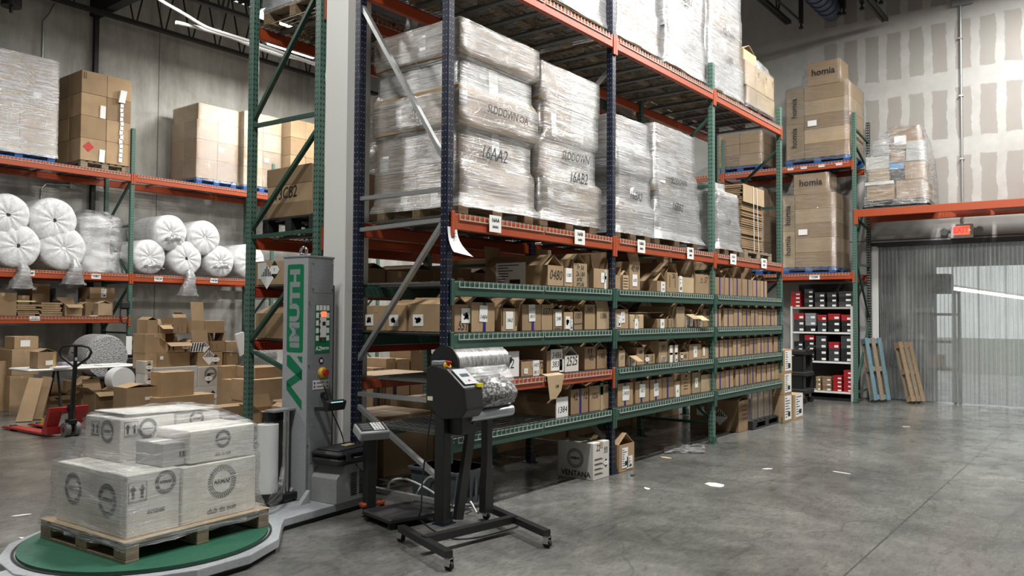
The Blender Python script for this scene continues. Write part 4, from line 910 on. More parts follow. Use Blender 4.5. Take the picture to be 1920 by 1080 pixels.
# tan wrapped pallets on the exit wall rack
ya, yb = at(1597, 300, X=XR).y, at(1471, 300, X=XR).y
zt2 = at(1500, 165, X=XR).z; zt1 = at(1520, 118, X=XR).z; z0 = zh1+DK+.001
def homia(label, z0, zt2, zt1, yl, yr, ymid, yt0, yt1, txt2=True):
    r = thing('wrapped_pallet', label, 'pallet load', (XR+.5, (yl+yr)/2, z0)); xa, xb = XR+.02, XR+1.0
    pallet_mb(xa, xb, yr, yl, z0, .12, 'Y').build('pallet', BLUPL, r); z = z0+.121; n = 5; h = (zt2-z)/n
    for k in range(n):
        for q in (0, 1): MB().box(xa+q*.49, yr+.01, z+k*h, xa+q*.49+.48, ymid-.004, z+(k+1)*h-.003, .004).build('carton', CBl if k % 2 else CB, r)
    for k in range(2): MB().box(xa, ymid+.004, z+(zt2-z)/2*k, xb-.02, yl-.01, z+(zt2-z)/2*(k+1)-.003, .004).build('carton', CBo, r)
    MB().box(xa+.0, yt0, zt2+.002, xa+.55, yt1, zt1, .004).build('carton', CB, r)
    envelope(MB(), [(z0+.05, xa-.015, xb+.01, yr-.02, yl+.02), (z, xa-.01, xb, yr-.01, yl+.01), (zt2, xa-.01, xb, yr-.01, yl+.01), (zt2+.06, xa-.008, xa+.8, yt0-.02, yt1+.12), (zt1+.005, xa-.006, xa+.56, yt0-.006, yt1+.006)], amp=.008).build('stretch_film', FILMC, r)
    text('homia', (XA_ := xa-.028, (yt0+yt1)/2, (zt1+zt2)/2+.02), .18, '-X', INK, r, bold=.002)
    for k in ((.30, .72) if txt2 else (.3, .75)): text('homia', (xa-.032, (ymid+yl)/2, z+(zt2-z)*k), .16, ((0,0,1),(0,1,0)), INK, r, bold=.001)
    plate((xa-.022, ymid-.16, z0+(zt2-z0)*.52), .17, .11, '-X', LBL, r, 'label', .002); return r
yy = lambda x, y: at(x, y, X=XR).y
homia('tan cartons marked homia, wrapped on blue pallet, upper level of exit wall rack', z0, zt2, zt1, yb-.02, ya+.03, yy(1507, 200), yy(1575, 140), yy(1513, 140))
z0 = zh2+DK+.001; zt2 = at(1500, 365, X=XR).z; zt1 = at(1520, 325, X=XR).z
homia('tan cartons marked homia, wrapped on blue pallet, lower level of exit wall rack', z0, zt2, zt1, yy(1466, 450), yy(1566, 450), yy(1490, 450), yy(1553, 340), yy(1488, 340))
yl, yr = yy(1428, 280), yy(1350, 280)
for (z0, zt, lb) in ((zh1+DK+.001, at(1400, 248, X=XR).z, 'foil bright wrapped pallet seen under the top beams, left of the first homia load'), (zh2+DK+.001, zh1-.35, 'shaded wrapped pallet behind the flattened carton stack on the exit wall rack')):
    load(lb, XR+.02, XR+1.0, yl, yr+.05, z0, [((zt-z0-.12)/3, 0, 0, 0, 0, CB)]*3, BLUPL, FILMC, ph=.12, along='Y', skirt=.01)
# mixed wrapped load over the doorway
z0 = zd+.013; yl, yr = at(1623, 380, X=XR).y, at(1735, 375, X=XR).y; xa, xb = XR+.03, XR+1.0
r = thing('wrapped_pallet', 'mixed cartons in clear film on a black pallet above the strip curtain doorway', 'pallet load', (XR+.5, (yl+yr)/2, z0))
pallet_mb(xa, xb, yr, yl, z0, .13, 'Y').build('pallet', BLKR, r)
zz = lambda y, x=1670: at(x, y, X=XR).z
Y_ = lambda x: at(x, 330, X=XR).y
for (xl, xr, yt, yb_, mt) in ((1624, 1676, 343, 374, CB), (1679, 1731, 340, 374, CB), (1627, 1667, 315, 338, CBl), (1669, 1694, 308, 338, BLKR), (1695, 1731, 306, 338, CB), (1622, 1667, 290, 314, WC), (1669, 1697, 284, 306, CB), (1698, 1733, 268, 305, WC2), (1635, 1667, 262, 289, WC2), (1668, 1722, 240, 282, CBd)):
    MB().box(xa+jig(.01), Y_(xr)+.004, zz(yb_), xa+R_.uniform(.4, .9), Y_(xl)-.004, zz(yt), .005).build('carton', mt, r)
plate((xa-.012, Y_(1681), zz(312)), .24, .11, '-X', mat('blue white print', (.15, .4, .7), .5), r, 'label'); plate((xa-.012, Y_(1648), zz(341)), .5, .06, '-X', LBL, r, 'label')
plate((xa-.012, Y_(1688), zz(265)), .2, .16, '-X', LBL, r, 'label')
envelope(MB(), [(z0+.03, xa-.03, xb, yr-.05, yl+.03), (zz(340), xa-.02, xb-.02, yr-.04, yl+.02), (zz(300), xa-.02, xb-.1, yr-.02, yl+.02), (zz(270), xa-.015, xb-.2, yr+.02, yl-.1), (zz(238), xa-.01, xb-.4, Y_(1724), Y_(1667))], amp=.02).build('stretch_film', FILMT, r)

# loads on the rack at the concrete wall
zA = zla+DK+.001; yl0 = YL+.03
def W2(x, y, Y=yl0): return at(x, y, Y=Y)
def wl(label, xl, xr, yt, layers, pal, fm, grid=(2, 2), **k):
    a, b_ = W2(xl, 300).x, W2(xr, 320).x; zt = W2((xl+xr)/2, yt).z; H = zt-zA-.13; T = sum(q[0] for q in layers)
    return load(label, a, b_, yl0, yl0+1.0, zA, [(q[0]/T*H,)+tuple(q[1:]) for q in layers], pal, fm, grid=grid, **k)
wl('brown cartons in shiny stretch film on a blue pallet at the far left edge', -40, 106, 98, [(1, 0, 0, 0, 0, CBd)]*4, BLUPL, FILM, grid=(2, 2), labs=[('-Y', .72, .63, .14, .12, '')])
a, c = W2(150, 320).x, W2(205, 320).x
r = wl('unwrapped brown cartons with white tape strip on a dark pallet on the top orange beam', 150, 244, 140, [(1, 0, 0, 0, 0, CB)]*4, WOODG, None, grid=(2, 2), labs=[('-Y', .42, .60, .10, .24, ''), ('-Y', .42, .14, .10, .24, '')],
       )
b = MB(); xx = W2(227, 250).x
for k in range(14): zz_ = W2(227, 190).z+(zA+.15-W2(227, 190).z)*k/14; b.obox((xx+jig(.01), yl0-.012, zz_), (.03, 0, .0), (0, .003, 0), (0, 0, .05))
b.obox((xx, yl0-.03, W2(227, 182).z), (.06, 0, 0), (0, .02, 0), (.02, 0, .12)); b.build('torn_film', LBL, r)
xa2 = W2(205, 290).x; text('||', (W2(160, 140).x, yl0-.004, W2(160, 140).z), .14, '-Y', INK, r, 'arrow_print')
poly(diamond(.10), (W2(166, 275).x, yl0, W2(166, 275).z), '-Y', REDP, r, 'hazard_mark')
wl('wrapped tan cartons with bright film edge on a blue pallet, middle of the top level', 368, 446, 200, [(1, 0, 0, 0, 0, CB), (1, 0, 0, 0, 0, CB), (1, 0, 0, 0, 0, CBl), (.85, .03, .0, 0, 0, CBl)], BLUPL, FILMC, labs=[('-Y', .58, .47, .12, .09, '')])
wl('wrapped tan cartons behind the left green post on the top orange beam', 457, 527, 215, [(1, 0, 0, 0, 0, CBl)]*4, BLUPL, FILMC, labs=[('-Y', .6, .42, .12, .09, '')])
wl('tan cartons seen between the green posts above the carton marked 13CB2', 545, 600, 228, [(1, 0, 0, 0, 0, CB)]*4, BLUPL, None, labs=[('-Y', .45, .40, .14, .1, '')])

# ------------------------------------------------------------------ stretch wrapping machine
RZ = math.radians(6)
def local_thing(name, label, cat, c, rz, group=None): return thing(name, label, cat, c, rz, group)
TC = Vector((2.84, 5.30, 0)); mach = local_thing('stretch_wrapping_machine', 'grey stretch wrapping machine with green turntable and tall mast lettered iMUTH', 'wrapping machine', TC, RZ)
def M_(x, y, z=0):      # world -> machine coordinates
    d = Vector((x, y, z))-TC; c, s_ = math.cos(-RZ), math.sin(-RZ); return Vector((d.x*c-d.y*s_, d.x*s_+d.y*c, z))
R1 = .86
pts = []
for k in range(13):      # outline of the base: ring segments joined to the neck
    a = math.radians(33+k*(360-66)/12); pts.append((R1*1.02*math.cos(a), R1*1.02*math.sin(a)))
nk = M_(3.58, 4.96); nf = M_(4.58, 5.06)
out = pts+[(.80, -.36), (nf.x, -.36), (nf.x, .38), (.80, .38)]
out = [p for p in pts]+[(.86, -.37), (nf.x+.05, -.37), (nf.x+.05, .33), (.86, .33)]
b = MB(); b.prism(out, 'Z', .035, .095); b.build('base_frame', LGRY, mach, bevel=.006)
b = MB(); o2 = [(x*.95, y*.95) for x, y in out]; b.prism(o2, 'Z', .0, .035); b.build('base_skirt', BLK, mach)
b = MB(); b.cyl((0, 0, .097), (0, 0, .115), .775, 72); b.build('turntable', MGRN_ := painted('green anti slip mat', (.018, .105, .060), .6, (.1, .2, .14), .35), mach)
b = MB(); 
for k in range(72):
    a, c = 2*math.pi*k/72, 2*math.pi*(k+1)/72; b.slab([(r*math.cos(q), r*math.sin(q), .100) for r, q in ((.785, a), (.80, a), (.80, c), (.785, c))], .004)
b.build('turntable_gap', BLK, mach)
b = MB(); b.box(-.95, -.14, .03, -.80, .14, .085, .006); b.build('fork_lug', LGRY, mach)
b = MB()
for q in (-.07, .07): b.box(-.955, q-.03, .04, -.94, q+.03, .075)
b.build('lug_slot', BLK, mach)
# mast
c = M_(4.165, 5.335); mx, my = c.x, c.y; mw, md, mt_ = .29, .29, 2.09; zb = .096
m0 = MB(); m0.box(mx, my, zb, mx+mw, my+md, mt_, .004); mast = m0.build('mast', GRY, mach)
b = MB(); b.box(mx-.004, my-.004, mt_, mx+mw+.01, my+md+.004, mt_+.018, .003); b.build('mast_cap', GRYD, mach)
b = MB(); b.box(mx+.03, my-.0025, 1.80, mx+mw-.004, my, 2.08); b.box(mx+.03, my-.0025, .62, mx+mw-.004, my, 1.79); b.box(mx+.0, my-.0015, zb+.01, mx+.028, my, mt_-.005); b.build('front_panel', GRYD, mach)
b = MB(); b.box(mx+mw, my+.03, zb, mx+mw+.05, my+md, 1.87, .004); b.build('rear_cover', GRYD, mach)
b = MB()
for (u, z) in ((.05, 2.05), (.27, 2.05), (.05, 1.83), (.27, 1.83), (.015, 1.72), (.015, 1.2), (.015, .55)): b.cyl((mx+u, my-.002, z), (mx+u, my-.007, z), .007, 10)
b.build('screw', CHR, mach)
b = MB(); n_ = 16; P = [(mx+.06, my+.12+.035*math.cos(2*math.pi*k/n_), mt_+.055+.035*math.sin(2*math.pi*k/n_)) for k in range(n_+1)]; b.tube(P, .012, 8); b.cyl((mx+.06, my+.12, mt_+.015), (mx+.06, my+.12, mt_+.03), .018, 10); b.build('lifting_eye', CHR, mach)
# lettering on the mast side facing the turntable: AZ mark in green below a green panel with iMUTH
FX = ((0, 0, 1), (0, 1, 0)); yc = my+md*.5
pw_ = .19; zt0, zt1 = 1.305, 2.035
pp = []
for (cy_, cz_, a0) in ((yc+pw_/2-.02, zt1-.02, 0), (yc-pw_/2+.02, zt1-.02, 90), (yc-pw_/2+.02, zt0+.02, 180), (yc+pw_/2-.02, zt0+.02, 270)):
    for k in range(4): a = math.radians(a0+k*30); pp.append((cy_+.02*math.cos(a), cz_+.02*math.sin(a)))
b = MB(); b.prism(pp, 'X', mx-.0012, mx); lp = b.build('logo_panel', MGRN, mach)
LET = mat('logo letter grey', (.26, .30, .30), .4)
text('iMUTH', (mx-.0016, yc, (zt0+zt1)/2), .150, FX, LET, lp, bold=.008, wx=1.44)
b = MB()
def zp(pts): b.prism([(yc+pw_*(.5-u), .835+.445*v) for u, v in pts], 'X', mx-.0012, mx)
zp([(.03, 1.0), (.20, 1.0), (.97, .74), (.97, .54), (.03, .80)])
zp([(.97, .74), (.97, .58), (.22, .40), (.03, .44), (.03, .52)])
zp([(.03, .50), (.03, .36), (.97, .0), (.97, .17), (.25, .44)])
zp([(.66, .985), (.97, .985), (.97, .86), (.80, .90)])
b.build('az_mark', MGRN, mach)
# control panel
cxp = mx+.165; b = MB(); b.box(cxp-.085, my-.005, 1.30, cxp+.085, my-.0026, 1.70); cp = b.build('control_panel', MGRN, mach)
b = MB()
for r_ in range(5):
    for k in range(4):
        if k in (1, 2) and r_: continue
        u = cxp-.060+k*.040; z = 1.675-r_*.063; b.box(u-.016, my-.007, z-.022, u+.016, my-.005, z+.022, .002)
b.build('key', LBL, cp)
b = MB(); b.box(cxp-.03, my-.007, 1.43, cxp+.04, my-.005, 1.64); b.build('key_field', LBL, cp)
b = MB()
for z in (1.61, 1.56, 1.51, 1.46): b.box(cxp-.045, my-.008, z-.012, cxp-.028, my-.006, z+.012)
b.box(cxp-.005, my-.009, 1.53, cxp+.03, my-.007, 1.56); b.build('key_icon', INK, cp)
b = MB(); b.box(cxp-.015, my-.009, 1.60, cxp+.04, my-.007, 1.645); b.build('red_display', mat('lit red display', (1, .08, .03), .4, em=3), cp)
b = MB(); b.box(cxp-.038, my-.008, 1.395, cxp-.010, my-.006, 1.425); b.build('stop_key', mat('brown key', (.12, .02, .01), .4), cp)
b = MB(); b.box(cxp+.006, my-.008, 1.395, cxp+.034, my-.006, 1.425); b.build('start_key', mat('green key', (.01, .12, .03), .4), cp)
text('AZ', (cxp-.045, my-.006, 1.335), .05, '-Y', LBL, cp, bold=.001); text('iMUTH', (cxp+.03, my-.006, 1.335), .03, '-Y', LBL, cp, bold=.001)
b = MB(); b.cyl((cxp-.01, my-.002, 1.235), (cxp-.01, my-.006, 1.235), .027, 24); o = b.build('notice_disc', mat('dark blue disc', (.01, .015, .05), .4), mach); b = MB(); b.box(cxp-.024, my-.0075, 1.222, cxp+.004, my-.006, 1.246); b.build('book_icon', LBL, o)
b = MB(); b.tube([(cxp, my-.002, 1.135), (cxp, my-.02, 1.135), (cxp, my-.034, 1.135)], .04, 20, rs=[.045, .045, .036]); o = b.build('emergency_stop', YEL, mach); b = MB(); b.tube([(cxp, my-.034, 1.135), (cxp, my-.05, 1.135), (cxp, my-.062, 1.135)], .03, 20, rs=[.02, .03, .028]); b.build('stop_button', REDP, o)
b = MB(); b.box(cxp-.10, my-.005, 1.0, cxp+.08, my-.0026, 1.075); o = b.build('warning_label', LBL, mach)
b = MB()
for z in (1.053, 1.022):
    b.cyl((cxp-.085, my-.005, z), (cxp-.085, my-.0065, z), .010, 12); b.box(cxp-.06, my-.0062, z-.003, cxp+.03, my-.005, z+.003)
    b.add([(cxp+.05, my-.0065, z-.01), (cxp+.074, my-.0065, z-.01), (cxp+.062, my-.0065, z+.012)], [(0, 1, 2)])
b.build('warning_print', PRN, o)
# scale display bracketed to the mast
b = MB(); b.bar((cxp, my, .95), (cxp, my-.09, .90), .022); b.bar((cxp-.07, my, .84), (cxp-.03, my-.08, .84), .03); b.cyl((cxp, my-.01, .955), (cxp, my-.03, .955), .02, 14); o = b.build('display_bracket', BLK, mach)
b = MB(); b.obox((cxp+.03, my-.13, .87), (.095, -.01, 0), (.0, .022, .008), (0, -.012, .038)); dsp = b.build('scale_display', BLKR, mach, bevel=.008)
b = MB(); b.obox((cxp+.02, my-.156, .884), (.062, -.0065, 0), (0, .001, .0), (0, -.006, .018)); b.build('lit_screen', mat('lit lcd screen', (.35, .75, .82), .3, em=1.1), dsp)
# motor housing on the platform
hx0, hx1 = mx+.06, mx+.44; b = MB(); h0 = my-.285
pr2 = [(hx0, zb), (hx1, zb), (hx1, zb+.30), (hx0+.10, zb+.30), (hx0, zb+.20)]
b.prism(pr2, 'Y', h0, my-.005); hs = b.build('motor_housing', painted('housing grey paint', (.30, .31, .31), .4, amt=.1), mach, bevel=.004)
b = MB()
for c_ in range(2):
    for k in range(11): x = hx0+.20+c_*.10; z = zb+.05+k*.017; b.obox((x, h0-.001, z), (.035, 0, 0), (0, .001, 0), (0, 0, .005))
b.build('vent_slot', BLK, hs)
b = MB(); b.box(mx+.04, my-.003, .40, mx+.22, my-.0015, .64); b.build('access_plate', GRYD, mach)
# film carriage beside the mast
cb = at(501, 880, X=3.90); cb = M_(3.90, cb.y); fx, fy = cb.x, cb.y
b = MB(); b.cyl((fx, fy, .20), (fx, fy, .74), .085, 28); b.build('film_roll', mat('white stretch film roll', (.72, .74, .74), .25), mach)
b = MB(); b.cyl((fx, fy, .17), (fx, fy, .20), .10, 20); b.box(fx-.05, fy-.08, .12, mx+.05, fy+.08, .17, .005); b.box(fx+.02, fy+.03, .75, mx+.02, fy+.09, .83, .004); b.box(mx-.1, fy-.02, .15, mx-.03, fy+.10, .84, .004); b.build('film_carriage', BLK, mach)
b = MB(); b.cyl((fx+.13, fy-.05, .17), (fx+.13, fy-.05, .84), .014, 12); b.cyl((fx+.18, fy-.03, .17), (fx+.18, fy-.03, .84), .014, 12); b.build('guide_roller', CHR, mach)
b = MB(); b.box(fx+.02, fy-.05, .83, mx-.0, fy+.06, .85, .003); b.build('carriage_shelf', GRYD, mach)
for q in (my-.03, my+md*.55): 
    b = MB(); b.add([(mx-.005, q-.03, zb), (mx-.11, q-.03, zb), (mx-.005, q-.03, zb+.10), (mx-.005, q+.012, zb), (mx-.11, q+.012, zb), (mx-.005, q+.012, zb+.10)], [(0, 2, 1), (3, 4, 5), (1, 2, 5, 4), (0, 1, 4, 3), (0, 3, 5, 2)]); b.build('gusset', GRY, mach)
b = MB()      # loose film trailing to the load
tl = [((fx+.10, fy-.07, .60), (fx+.10, fy-.07, .22)), ((fx+.02, fy-.16, .44), (fx-.0, fy-.16, .13)), ((fx-.06, fy-.22, .30), (fx-.10, fy-.22, .12)), ((fx-.2, fy-.26, .22), (fx-.22, fy-.26, .12))]
rows = []
for i, (p, q) in enumerate(tl):
    rows.append([Vector(p).lerp(Vector(q), k/10)+Vector((math.sin(k*2.1+i)*.014, math.cos(k*1.7+i*2)*.02, 0)) for k in range(11)])
b.loft([[rows[i][k] for k in range(11)] for i in range(4)], cap=False, closed=False); b.build('loose_film', FILMT, mach)
# black tool case on the motor housing
tcx, tcy = (hx0+hx1)/2+.03, h0+.13
cw = TC+Vector((tcx*math.cos(RZ)-tcy*math.sin(RZ), tcx*math.sin(RZ)+tcy*math.cos(RZ), zb+.302))
case = thing('tool_case', 'black plastic tool case lying on the grey motor housing of the wrapping machine', 'tool case', cw, RZ+.05)
b = MB(); b.box(-.23, -.155, .0, .23, .155, .065, .02); b.build('case_bottom', BLKR, case)
b = MB(); b.box(-.235, -.16, .068, .235, .16, .115, .02); b.box(-.20, -.12, .115, .20, .12, .128, .01); b.build('case_lid', BLKR, case)
for q in (-.14, .12):
    b = MB(); b.box(q-.03, -.175, .03, q+.03, -.158, .095, .006); b.build('latch', BLK, case)
b = MB(); b.tube([(-.07, -.165, .055), (-.065, -.195, .055), (.065, -.195, .055), (.07, -.165, .055)], .010, 8); b.build('handle', BLK, case)
b = MB(); b.box(-.02, -.04, .128, .09, .02, .138, .004); b.build('paper_tag', mat('tan tag', (.5, .4, .28), .6), case)

# pallet of white cartons on the turntable
LZ = math.radians(4); lc = Vector((2.925, 5.345, .1155)); ld = thing('wrapped_pallet', 'pallet of white ARMAF cartons loosely wrapped in clear film on the green turntable', 'pallet load', lc, LZ)
def Lw(x, y, **k):
    p = at(x, y, **k)-lc; c, s_ = math.cos(-LZ), math.sin(-LZ); return Vector((p.x*c-p.y*s_, p.x*s_+p.y*c, p.z))
PX, PY = .535, .505
pallet_mb(-PX, PX, -PY, PY, 0, .125, 'Y', 7).build('pallet', WOODG, ld)
zt_ = .126
b = MB(); b.box(-PX-.01, -PY-.01, zt_, PX, PY, zt_+.004); b.build('slip_sheet', CBl, ld)
z0 = zt_+.005; e = .50
H1 = .385
yf = -.455; xl_ = Lw(232, 1000, Y=4.90).x
def arm(x0, x1, y0, y1, z0, z1, marks, mt=WC):
    b = MB(); b.box(x0, y0, z0, x1, y1, z1, .005); o = b.build('carton', mt, ld)
    for mk in marks: mark(mk, x0, x1, y0, y1, z0, z1, o)
    b = MB(); xm_ = (y0+y1)/2; b.box(x0+.002, xm_-.024, z1, x1-.002, xm_+.024, z1+.0012); b.box(x1-.0, xm_-.024, z1-.06, x1+.001, xm_+.024, z1); b.build('packing_tape', LBL, o); return o
xa = -.505; xb = -.145
CDN = 'club de nuit'
arm(xa, xb, yf, yf+.42, z0, z0+H1, [('armaf', '-X', .50, .55, .105, '', 1), ('arrows', '-Y', .20, .72, .10, 1), ('armaf', '-Y', .72, .80, .075, '', 1), ('text', '-Y', .55, .36, .03, 'INTENSE', PRN)])
arm(xa+.01, xb, yf+.425, yf+.84, z0, z0+H1, [('armaf', '-X', .50, .60, .105, '', 1)])
arm(xb+.02, .455, yf+.0, yf+.42, z0, z0+H1-.01, [('armaf', '-Y', .52, .64, .115, 'club de nuit')])
arm(xb+.02, .455, yf+.43, yf+.85, z0, z0+H1-.01, [])
z1_ = z0+H1+.002; H2 = .30
arm(-.065, .45, yf+.02, yf+.40, z1_, z1_+.215, [('armaf', '-Y', .50, .64, .062, 'club de nuit', 1)])
arm(-.235, -.07, yf+.06, yf+.36, z1_, z1_+.15, [('arrows', '-Y', .85, .5, .04)], WC2)
arm(-.30, .10, yf+.44, yf+.86, z1_, z1_+.285, [('arrows', '-Y', .2, .75, .08, 1), ('armaf', '-Y', .5, .72, .07, '', 1), ('arrows', '-X', .3, .72, .08, 1), ('armaf', '-X', .65, .68, .08, '', 1)])
arm(-.10, .36, yf+.44, yf+.455, z1_, z1_+.32, []) if 0 else None
arm(.12, .47, yf+.44, yf+.86, z1_, z1_+.27, [('armaf', '-Y', .45, .86, .06, '', 1)])
b = MB(); b.obox((.10, yf+.66, z1_+.30), (.34, 0, -.01), (0, .2, 0), (0, 0, .003)); b.build('loose_flap', WC, ld)
# draped film
b = MB(); N1, N2 = 64, 26
def rect_pt(t_, x0, x1, y0, y1):
    p = [(x0, y0), (x1, y0), (x1, y1), (x0, y1)]; L1, L2 = x1-x0, y1-y0; s_ = t_*2*(L1+L2)
    for i, l in enumerate((L1, L2, L1, L2)):
        if s_ <= l: f = s_/l; a, c = p[i], p[(i+1) % 4]; return Vector((a[0]+(c[0]-a[0])*f, a[1]+(c[1]-a[1])*f, 0))
        s_ -= l
    return Vector((*p[0], 0))
secs = [(.085, -PX-.015, PX+.015, -PY-.015, PY+.015), (.15, -PX+.0, PX, -PY+.0, PY), (.24, -.525, .475, yf-.02, .43), (.36, -.515, .47, yf-.015, .415), (z0+H1, -.512, .468, yf-.012, .41),
        (z0+H1+.03, -.46, .468, yf-.002, .43), (z1_+.10, -.34, .465, yf+.0, .43), (z1_+.20, -.315, .465, yf+.01, .43), (z1_+.225, -.310, .465, yf+.06, .43), (z1_+.28, -.308, .48, yf+.38, .43), (z1_+.315, -.22, .44, yf+.48, .40)]
rings = []
for k in range(N2+1):
    z = secs[0][0]+(secs[-1][0]-secs[0][0])*k/N2; j = 0
    while j < len(secs)-2 and secs[j+1][0] < z: j += 1
    A, B = secs[j], secs[j+1]; f = (z-A[0])/(B[0]-A[0]); q = [A[i]+(B[i]-A[i])*f for i in range(1, 5)]; rg = []
    for i in range(N1):
        p = rect_pt(i/N1, *q); nn = Vector((p.x, p.y, 0)).normalized(); w_ = noise.noise(Vector((p.x*7, p.y*7, z*9)))*.016+noise.noise(Vector((p.x*20, p.y*20, z*22)))*.004
        rg.append(p+nn*(w_+.010)+Vector((0, 0, z+noise.noise(Vector((p.x*8, p.y*8, 3)))*.015)))
    rings.append(rg)
b.loft(rings, cap=False); c = rings[-1]; b.add(list(c)+[(.1, .2, rings[-1][0].z+.02)], [(i, (i+1) % N1, N1) for i in range(N1)], True)
b.build('stretch_film', FILMD, ld)

# ------------------------------------------------------------------ platform scale
sc_ = thing('platform_scale', 'black platform scale with grey indicator head before the navy rack frame', 'scale', (4.52, 4.62, 0), math.radians(-12))
b = MB(); b.box(-.24, -.26, .045, .26, .16, .085, .01); b.build('weighing_platform', BLKR, sc_)
for p in ((-.2, -.22), (.22, -.22), (-.2, .12), (.22, .12)): b = MB(); b.cyl((*p, 0), (*p, .045), .03, 12); b.build('foot', RUB, sc_)
b = MB(); b.box(-.19, .16, .02, -.11, .24, .62, .004); b.box(-.20, .1, .03, .2, .22, .045); b.build('pole', BLK, sc_)
b = MB(); b.obox((-.16, .16, .69), (.125, -.02, 0), (.01, .075, .03), (0, -.012, .035)); hd = b.build('indicator_head', mat('silver grey plastic', (.32, .33, .33), .35), sc_, bevel=.012)
b = MB(); b.obox((-.16, .157, .728), (.108, -.017, 0), (.008, .062, .025), (0, -.0006, .0014)); kp = b.build('keypad', BLKR, hd)
b = MB()
for i in range(4):
    for j in range(5): u, v = .1+i*.22, -.75+j*.36; b.obox(Vector((-.16, .157, .7305))+Vector((.108, -.017, 0))*u+Vector((.008, .062, .025))*v, (.009, -.0015, 0), (.0008, .007, .003), (0, -.0006, .0014))
b.build('key', LBL, kp)
b = MB()
for v in (-.5, 0, .5): b.obox(Vector((-.16, .157, .7305))+Vector((.108, -.017, 0))*-.5+Vector((.008, .062, .025))*v, (.038, -.006, 0), (.0015, .012, .005), (0, -.0006, .0014))
b.build('display_window', mat('grey lcd', (.09, .10, .10), .2), kp)
b = MB(); b.box(-.22, .17, .09, -.02, .25, .12, .006); b.cyl((-.03, .2, .02), (-.03, .2, .12), .02, 10); tag_o = b.build('bag_clip', mat('orange red plastic', (.35, .06, .02), .4), sc_)

# ------------------------------------------------------------------ black bag sealing machine on a castor stand
B0 = Vector((4.45, 3.93, 0)); ang = math.radians(2)
sm_ = thing('film_inflating_machine', 'black film inflating machine on a castor stand with a silver film roll', 'packing machine', B0, ang)
def Bw(x, y, **k):
    p = at(x, y, **k)-B0; c, s_ = math.cos(-ang), math.sin(-ang); return Vector((p.x*c-p.y*s_, p.x*s_+p.y*c, p.z))
zl = .115
f1, f2 = Bw(842, 1040, Z=.1), Bw(752, 990, Z=.1); r1, r2 = Bw(1026, 1000, Z=.1), Bw(912, 950, Z=.1)
def leg(a, c):
    b = MB(); b.bar(a, c, .055, .045); b.build('base_leg', BLK, sm_)
    for p in (a, c):
        d = (c-a).normalized(); p = p-(d*.0)
        b = MB(); b.cyl((p.x-.012, p.y, .032), (p.x+.012, p.y, .032), .032, 18); w_ = b.build('castor_wheel', RUB, sm_)
        b = MB(); b.box(p.x-.024, p.y-.022, .03, p.x-.017, p.y+.022, .080); b.box(p.x+.017, p.y-.022, .03, p.x+.024, p.y+.022, .080); b.box(p.x-.024, p.y-.022, .074, p.x+.024, p.y+.022, .082); b.build('castor_fork', CHR, w_)
for a, c in ((f1, f2), (r1, r2)): leg(Vector((a.x, a.y, .10)), Vector((c.x, c.y, .10)))
ma, mb_ = (f1+f2)/2, (r1+r2)/2; b = MB(); b.bar((ma.x, ma.y, .105), (mb_.x, mb_.y, .105), .06, .05); b.build('cross_bar', BLK, sm_)
pA = Bw(830, 985, Y=3.97); pA = Vector((pA.x, pA.y, 0)); b = MB(); hx = .045
b.box(pA.x-.05, pA.y-.045, .125, pA.x+.04, pA.y+.045, 1.02, .006); b.build('column', BLK, sm_)
b = MB(); q = Vector((pA.x+.10, pA.y-.06, .13)); b.bar(q, (pA.x+.25, pA.y-.08, .93), .035, .085, (1, 0, 0)); b.build('slanted_strut', BLK, sm_)
pB = Bw(912, 965, Y=3.93); b = MB()
bw = [(.055, .12), (.05, .30), (.032, .55), (.034, .80), (.045, .84)]
pr3 = [(pB.x-w_, z) for w_, z in bw]+[(pB.x+w_*.9, z) for w_, z in bw[::-1]]; b.prism(pr3, 'Y', pB.y-.03, pB.y+.03); b.build('column', BLK, sm_)
# head: profile seen from the left end (faces -X); extruded along X
hX0 = Bw(808, 750, Y=3.95).x+.10
def hz(y): return Bw(840, y, Y=3.9).z
yb_ = .20
prof = [(-.16, hz(760)), (-.02, hz(776)), (.19, hz(757)), (.20, hz(702)), (.16, hz(684)), (.02, hz(688)), (-.15, hz(730))]
ZO = -.055; prof = [(y_, z_+ZO) for y_, z_ in ((.17, 1.29), (.11, 1.32), (-.03, 1.29), (-.19, 1.165), (-.215, 1.01), (-.17, .945), (.02, .925), (.17, 1.03))]
b = MB(); b.prism(prof, 'X', hX0, hX0+.21); b.build('machine_head', BLK, sm_, bevel=.012)
b = MB(); P = Vector((hX0+.105, -.113, 1.232+ZO)); n_ = Vector((0, -.125, .16)).normalized(); u_ = Vector((1, 0, 0)); v_ = n_.cross(u_)*1
v_ = Vector((0, .788, .616)); n_ = Vector((0, -.616, .788))
b.obox(P+n_*.004, u_*.075, v_*.080, n_*.002); pn = b.build('control_panel', mat('grey panel', (.42, .44, .46), .35), sm_)
b = MB(); b.obox(P+n_*.007+v_*.012, u_*.045, v_*.016, n_*.001); b.build('display', mat('dark lcd', (.05, .07, .08), .15), pn)
for k, mm in ((-.03, LBL), (.0, REDP), (.03, LBL)): b = MB(); c = P+n_*.006+u_*k-v_*.045; b.cyl(c, c+n_*.004, .009, 12); b.build('button', mm, pn)
b = MB(); c = Vector((hX0+.06, .02, 1.302+ZO)); b.cyl(c, c+Vector((0, -.01, .014)), .03, 18); o = b.build('stop_base', YEL, sm_); b = MB(); b.tube([c+Vector((0, -.01, .014)), c+Vector((0, -.018, .032)), c+Vector((0, -.02, .040))], .02, 16, rs=[.012, .021, .019]); b.build('stop_button', REDP, o)
